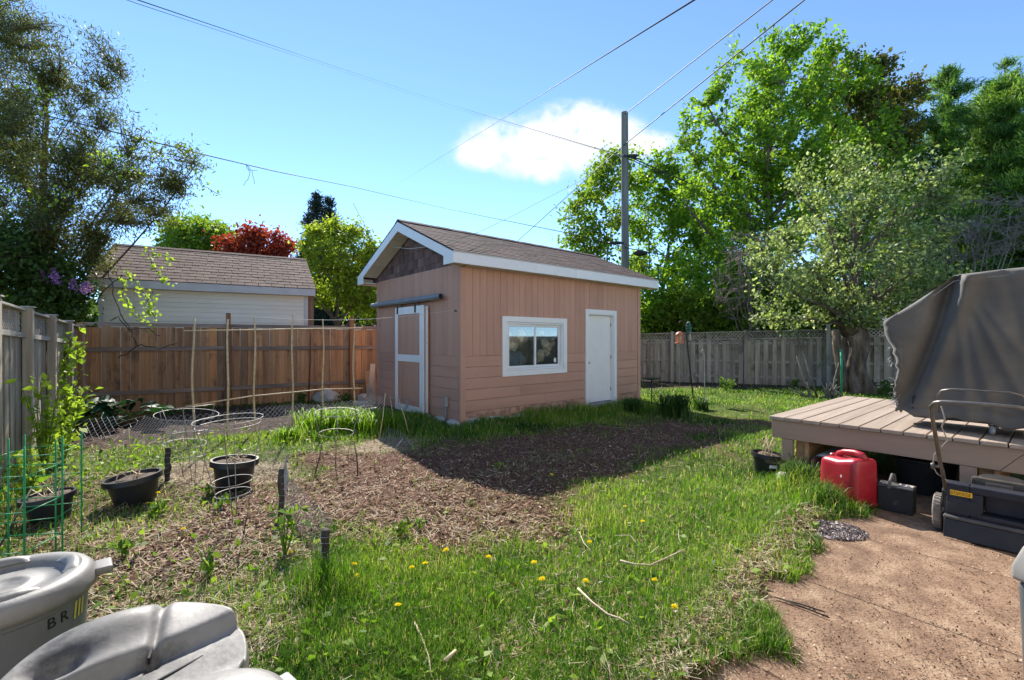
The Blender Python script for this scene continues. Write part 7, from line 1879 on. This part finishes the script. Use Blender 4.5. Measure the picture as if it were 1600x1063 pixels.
# far wood closing the horizon
def far_wood():
    rs = np.random.RandomState(7); n = 26000
    a = rs.uniform(-1.35, 1.35, n); d = rs.uniform(48, 62, n); hh = 4.2 + 2.6 * fbm(a * 9, a * 0, 0, 120, 4)
    z = hh * np.sqrt(rs.uniform(0, 1, n))
    pts = np.stack([d * np.sin(a), d * np.cos(a), z], -1)
    tag(link('far_wood', leafmesh('far_wood', pts, .85, L_DARK, .8, 0, .6, rs)), kind='stuff')
far_wood()

# ------------------------------------------------------------------ utility pole and wires
YP = 20.0
pp = P(976, 176, YP); pole = thing('utility_pole', 'tall grey wooden utility pole behind the right end of the shed', 'utility pole', (pp.x, YP, 0))
M_UPOLE = mat('pole_wood', [(0.11, 0.105, 0.095), (0.175, 0.165, 0.15), (0.23, 0.22, 0.20)], scale=3, rough=.9, bump=.5, bscale=16, stretch=(2, 2, .12))
MB().tube([(0, 0, -.3), (0.02, 0, pp.z * .5), (0, 0, pp.z)], [.19, .165, .145], 18).build('pole', M_UPOLE, pole, smooth='auto')
mb = MB()
mb.blob((.32, -.16, P(1000, 246, YP).z), .28, .08, .08, seed=5); mb.tube([(-.12, -.17, P(0, 245, YP).z), (.7, -.17, P(0, 252, YP).z)], .03, 6)
mb.build('splice_case', M_BLK, pole, smooth=True)
mb = MB(); mb.blob((.62, -.18, P(0, 397, YP).z), .30, .11, .13, seed=6); mb.blob((-.42, -.18, P(0, 381, YP).z), .34, .07, .07, seed=7)
mb.build('splice_case', M_BLK, pole, smooth=True)
M_CABLE = mat('black_cable', [(0.018, 0.018, 0.02), (0.04, 0.04, 0.042)], rough=.6, bump=0)
def wire(label, pts, r_, n=26, sag=0.0, rads=None):
    pts = [Vector(p) for p in pts]; out = []
    for i in range(len(pts) - 1):
        for k in range(n):
            t = k / n; q = pts[i].lerp(pts[i + 1], t); q.z -= sag * 4 * t * (1 - t); out.append(q)
    out.append(pts[-1])
    if rads: r_ = list(np.interp(np.arange(len(out)) / n, np.arange(len(rads)), rads))
    return tag(MB().tube(out, r_, 5).build('overhead_wire', M_CABLE, None, smooth=True), label, 'wire')
wire('thick overhead cable crossing the sky alone, left of the pole, from the upper right', [P(1330, -150, 4.6), P(1085, 0, 6.4), P(843, 150, 10.5), P(640, 276, 20), P(500, 363, 60)], .013, rads=[.014, .013, .006, .0012, .0012])
wire('overhead wire running from the upper right to the very top of the utility pole', [P(1340, -97, 9), P(1207, 0, 11.5), P(977, 178, YP - .15)], .017)
wire('overhead wire passing the pole below its top, nearest the tall maple', [P(1390, -108, 9), P(1257, 0, 11.5), P(976, 226, YP - .2), P(812, 374, 34), P(700, 474, 70)], .019)
wire('faint wire sloping down from the pole top behind the shed roof', [P(977, 178, YP - .15), P(850, 312, 40), P(745, 365, 60)], .009) if False else None
wire('overhead cable from the pole to the upper left corner of the sky', [P(985, 247, YP - .17), P(905, 224, 17), P(700, 163, 13), P(475, 88, 10.5), P(215, 0, 8), P(60, -55, 7)], .0085, rads=[.018, .010, .0012, .0022, .009, .009])
wire('second thin strand beside the cable to the upper left corner', [P(985, 249, YP - .17), P(910, 227, 17), P(700, 167, 13), P(475, 92, 10.5), P(215, 6, 8), P(60, -48, 7)], .004, rads=[.01, .004, .0008, .0012, .005, .005])
wire('overgrown low cable from the left tree to the splice on the utility pole', [P(60, 178, 9.2), P(200, 212, 9.6), P(310, 240, 10.4), P(430, 268, 11.5), P(550, 292, 13), P(700, 327, 15.5), P(880, 363, 18.2), P(970, 385, YP - .2)], .012, n=10, rads=[.012, .013, .012, .011, .007, .004, .014, .02])
wire('cable sloping right from the pole into the maple', [P(985, 246, YP - .17), P(1035, 268, 20), P(1100, 296, 20.6), P(1200, 345, 21.5)], .026)
wire('second cable sloping right from the pole splice into the maple', [P(985, 249, YP - .17), P(1050, 281, 20), P(1120, 318, 20.6), P(1200, 365, 21.5)], .02)
wire('low cable running right from the lower splice into the trees', [P(976, 387, YP - .2), P(1040, 400, 20.5), P(1130, 420, 21), P(1230, 440, 21.5)], .02)
ra = lambda y_: Vector((SHED.x, SHED.y, 0)) - U * (RO + .02) - N * y_
q0, q1 = ra(LY + .2), ra(-.15)
q0.z = EZ + slope * (-.2 + EO) + .35; q1.z = EZ + slope * .3 + .45
wl_ = [P(552, 318, 9.9), P(566, 345, 9.95), P(584, 376, 10.0), P(612, 386, 9.6), P(640, 389, 9.0), P(680, 384, 8.3), P(718, 373, 7.8)]
o = tag(MB().tube(wl_, .006, 5).build('drooping_wire', mat('pale_wire', [(0.50, 0.50, 0.50)], rough=.5, bump=0), None, smooth=True), 'pale wire drooping across the front of the shed gable', 'wire')
wire('thin wire rising from the shed roof towards the sky behind the ridge', [P(718, 373, 7.8), P(748, 363, 9.5), P(800, 338, 12), P(850, 312, 16), P(905, 284, YP - 0.2), P(975, 250, YP - .16)], .0045, n=8)
vine('dead vine stems clinging to the low cable beside the left tree', [[P(200, 212, 9.55), P(230, 222, 9.7), P(270, 228, 10), P(300, 240, 10.3)], [P(225, 222, 9.6), P(250, 245, 9.7), P(265, 270, 9.7), P(300, 300, 9.7)], [P(290, 235, 10.2), P(300, 260, 10), P(315, 290, 9.9), P(345, 305, 10)], [P(245, 245, 9.7), P(285, 230, 10.1), P(310, 238, 10.3)], [P(295, 240, 10.2), P(305, 265, 10.1), P(330, 262, 10.2)]], L_ASH, 22, .07, 94, r_=.006, spread=.07)
vine('small tuft of dead stems dangling from the low cable', [[P(386, 259, 11), P(391, 275, 11), P(380, 290, 11)], [P(388, 259, 11), P(395, 272, 11), P(398, 288, 11)], [P(384, 258, 11), P(388, 266, 11), P(402, 266, 11)]], L_ASH, 0, .05, 95, r_=.005)
# ------------------------------------------------------------------ unseen sided wall added right of the frame to bounce sunlight onto the shed
hp0 = N * 1.55 - U * 4.0
added_house = thing('added_house', 'unseen pale sided wall added beyond the right edge of the frame to bounce sunlight', 'added_house', (hp0.x, hp0.y, 0), THETA)
HL = 14.0
M_HSIDE = mat('added_house_siding', [(0.66, 0.60, 0.50), (0.74, 0.68, 0.58)], scale=2, rough=.6, bump=.1, rnd=.03)
MB().box(0, HL, -6.0, -0.03, -.1, 5.4).build('wall', M_HSIDE, added_house)
me_hc = MB().prism([(-0.029, 0.0), (0.006, 0.0), (-0.012, 0.198), (-0.029, 0.198)], 0, HL, 'x').mesh('siding_course', M_HSIDE)
for i in range(26): link('siding_course', me_hc, added_house, (0, 0, .2 + i * .2))
for (a, b, c_, e_) in ((2.0, 3.4, 1.1, 2.4), (5.2, 6.9, .7, 2.8), (9.2, 10.4, 1.2, 2.4), (3.0, 4.2, 3.7, 4.9), (8.0, 9.2, 3.7, 4.9)):
    hw = MB(); hw.box(a - .1, b + .1, .006, .03, c_ - .1, c_); hw.box(a - .1, b + .1, .006, .03, e_, e_ + .1); hw.box(a - .1, a, .006, .03, c_, e_); hw.box(b, b + .1, .006, .03, c_, e_)
    w_ = hw.build('window', M_WHITE, added_house)
    MB().box(a, b, .0065, .012, c_, e_).build('pane', mat('dark_pane', [(.03, .035, .04)], rough=.08, bump=0, spec=.6), w_)
MB().prism([(.5, 5.25), (-3.0, 6.9), (-6.5, 5.25), (-6.5, 5.4), (-3.0, 7.05), (.5, 5.4)], -.4, HL + .4, 'x').build('roof', M_GSH, added_house)
MB().box(0, HL, -.03, .02, -.1, .2).build('foundation', M_CONC, added_house)
# right side of the yard, out of the frame
sf = thing('side_fence', 'grey board fence along the right side of the yard', 'fence', (16.6, 12.0, 0), math.radians(-98))
for s in np.arange(0, 9, .15): link('fence_board', me_r, sf, (float(s), 0, 0), None, (1, 1, 1.7))
for z in (.3, 1.4): MB().box(0, 9, .01, .05, z, z + .09).build('rail', M_GREYRAIL, sf)
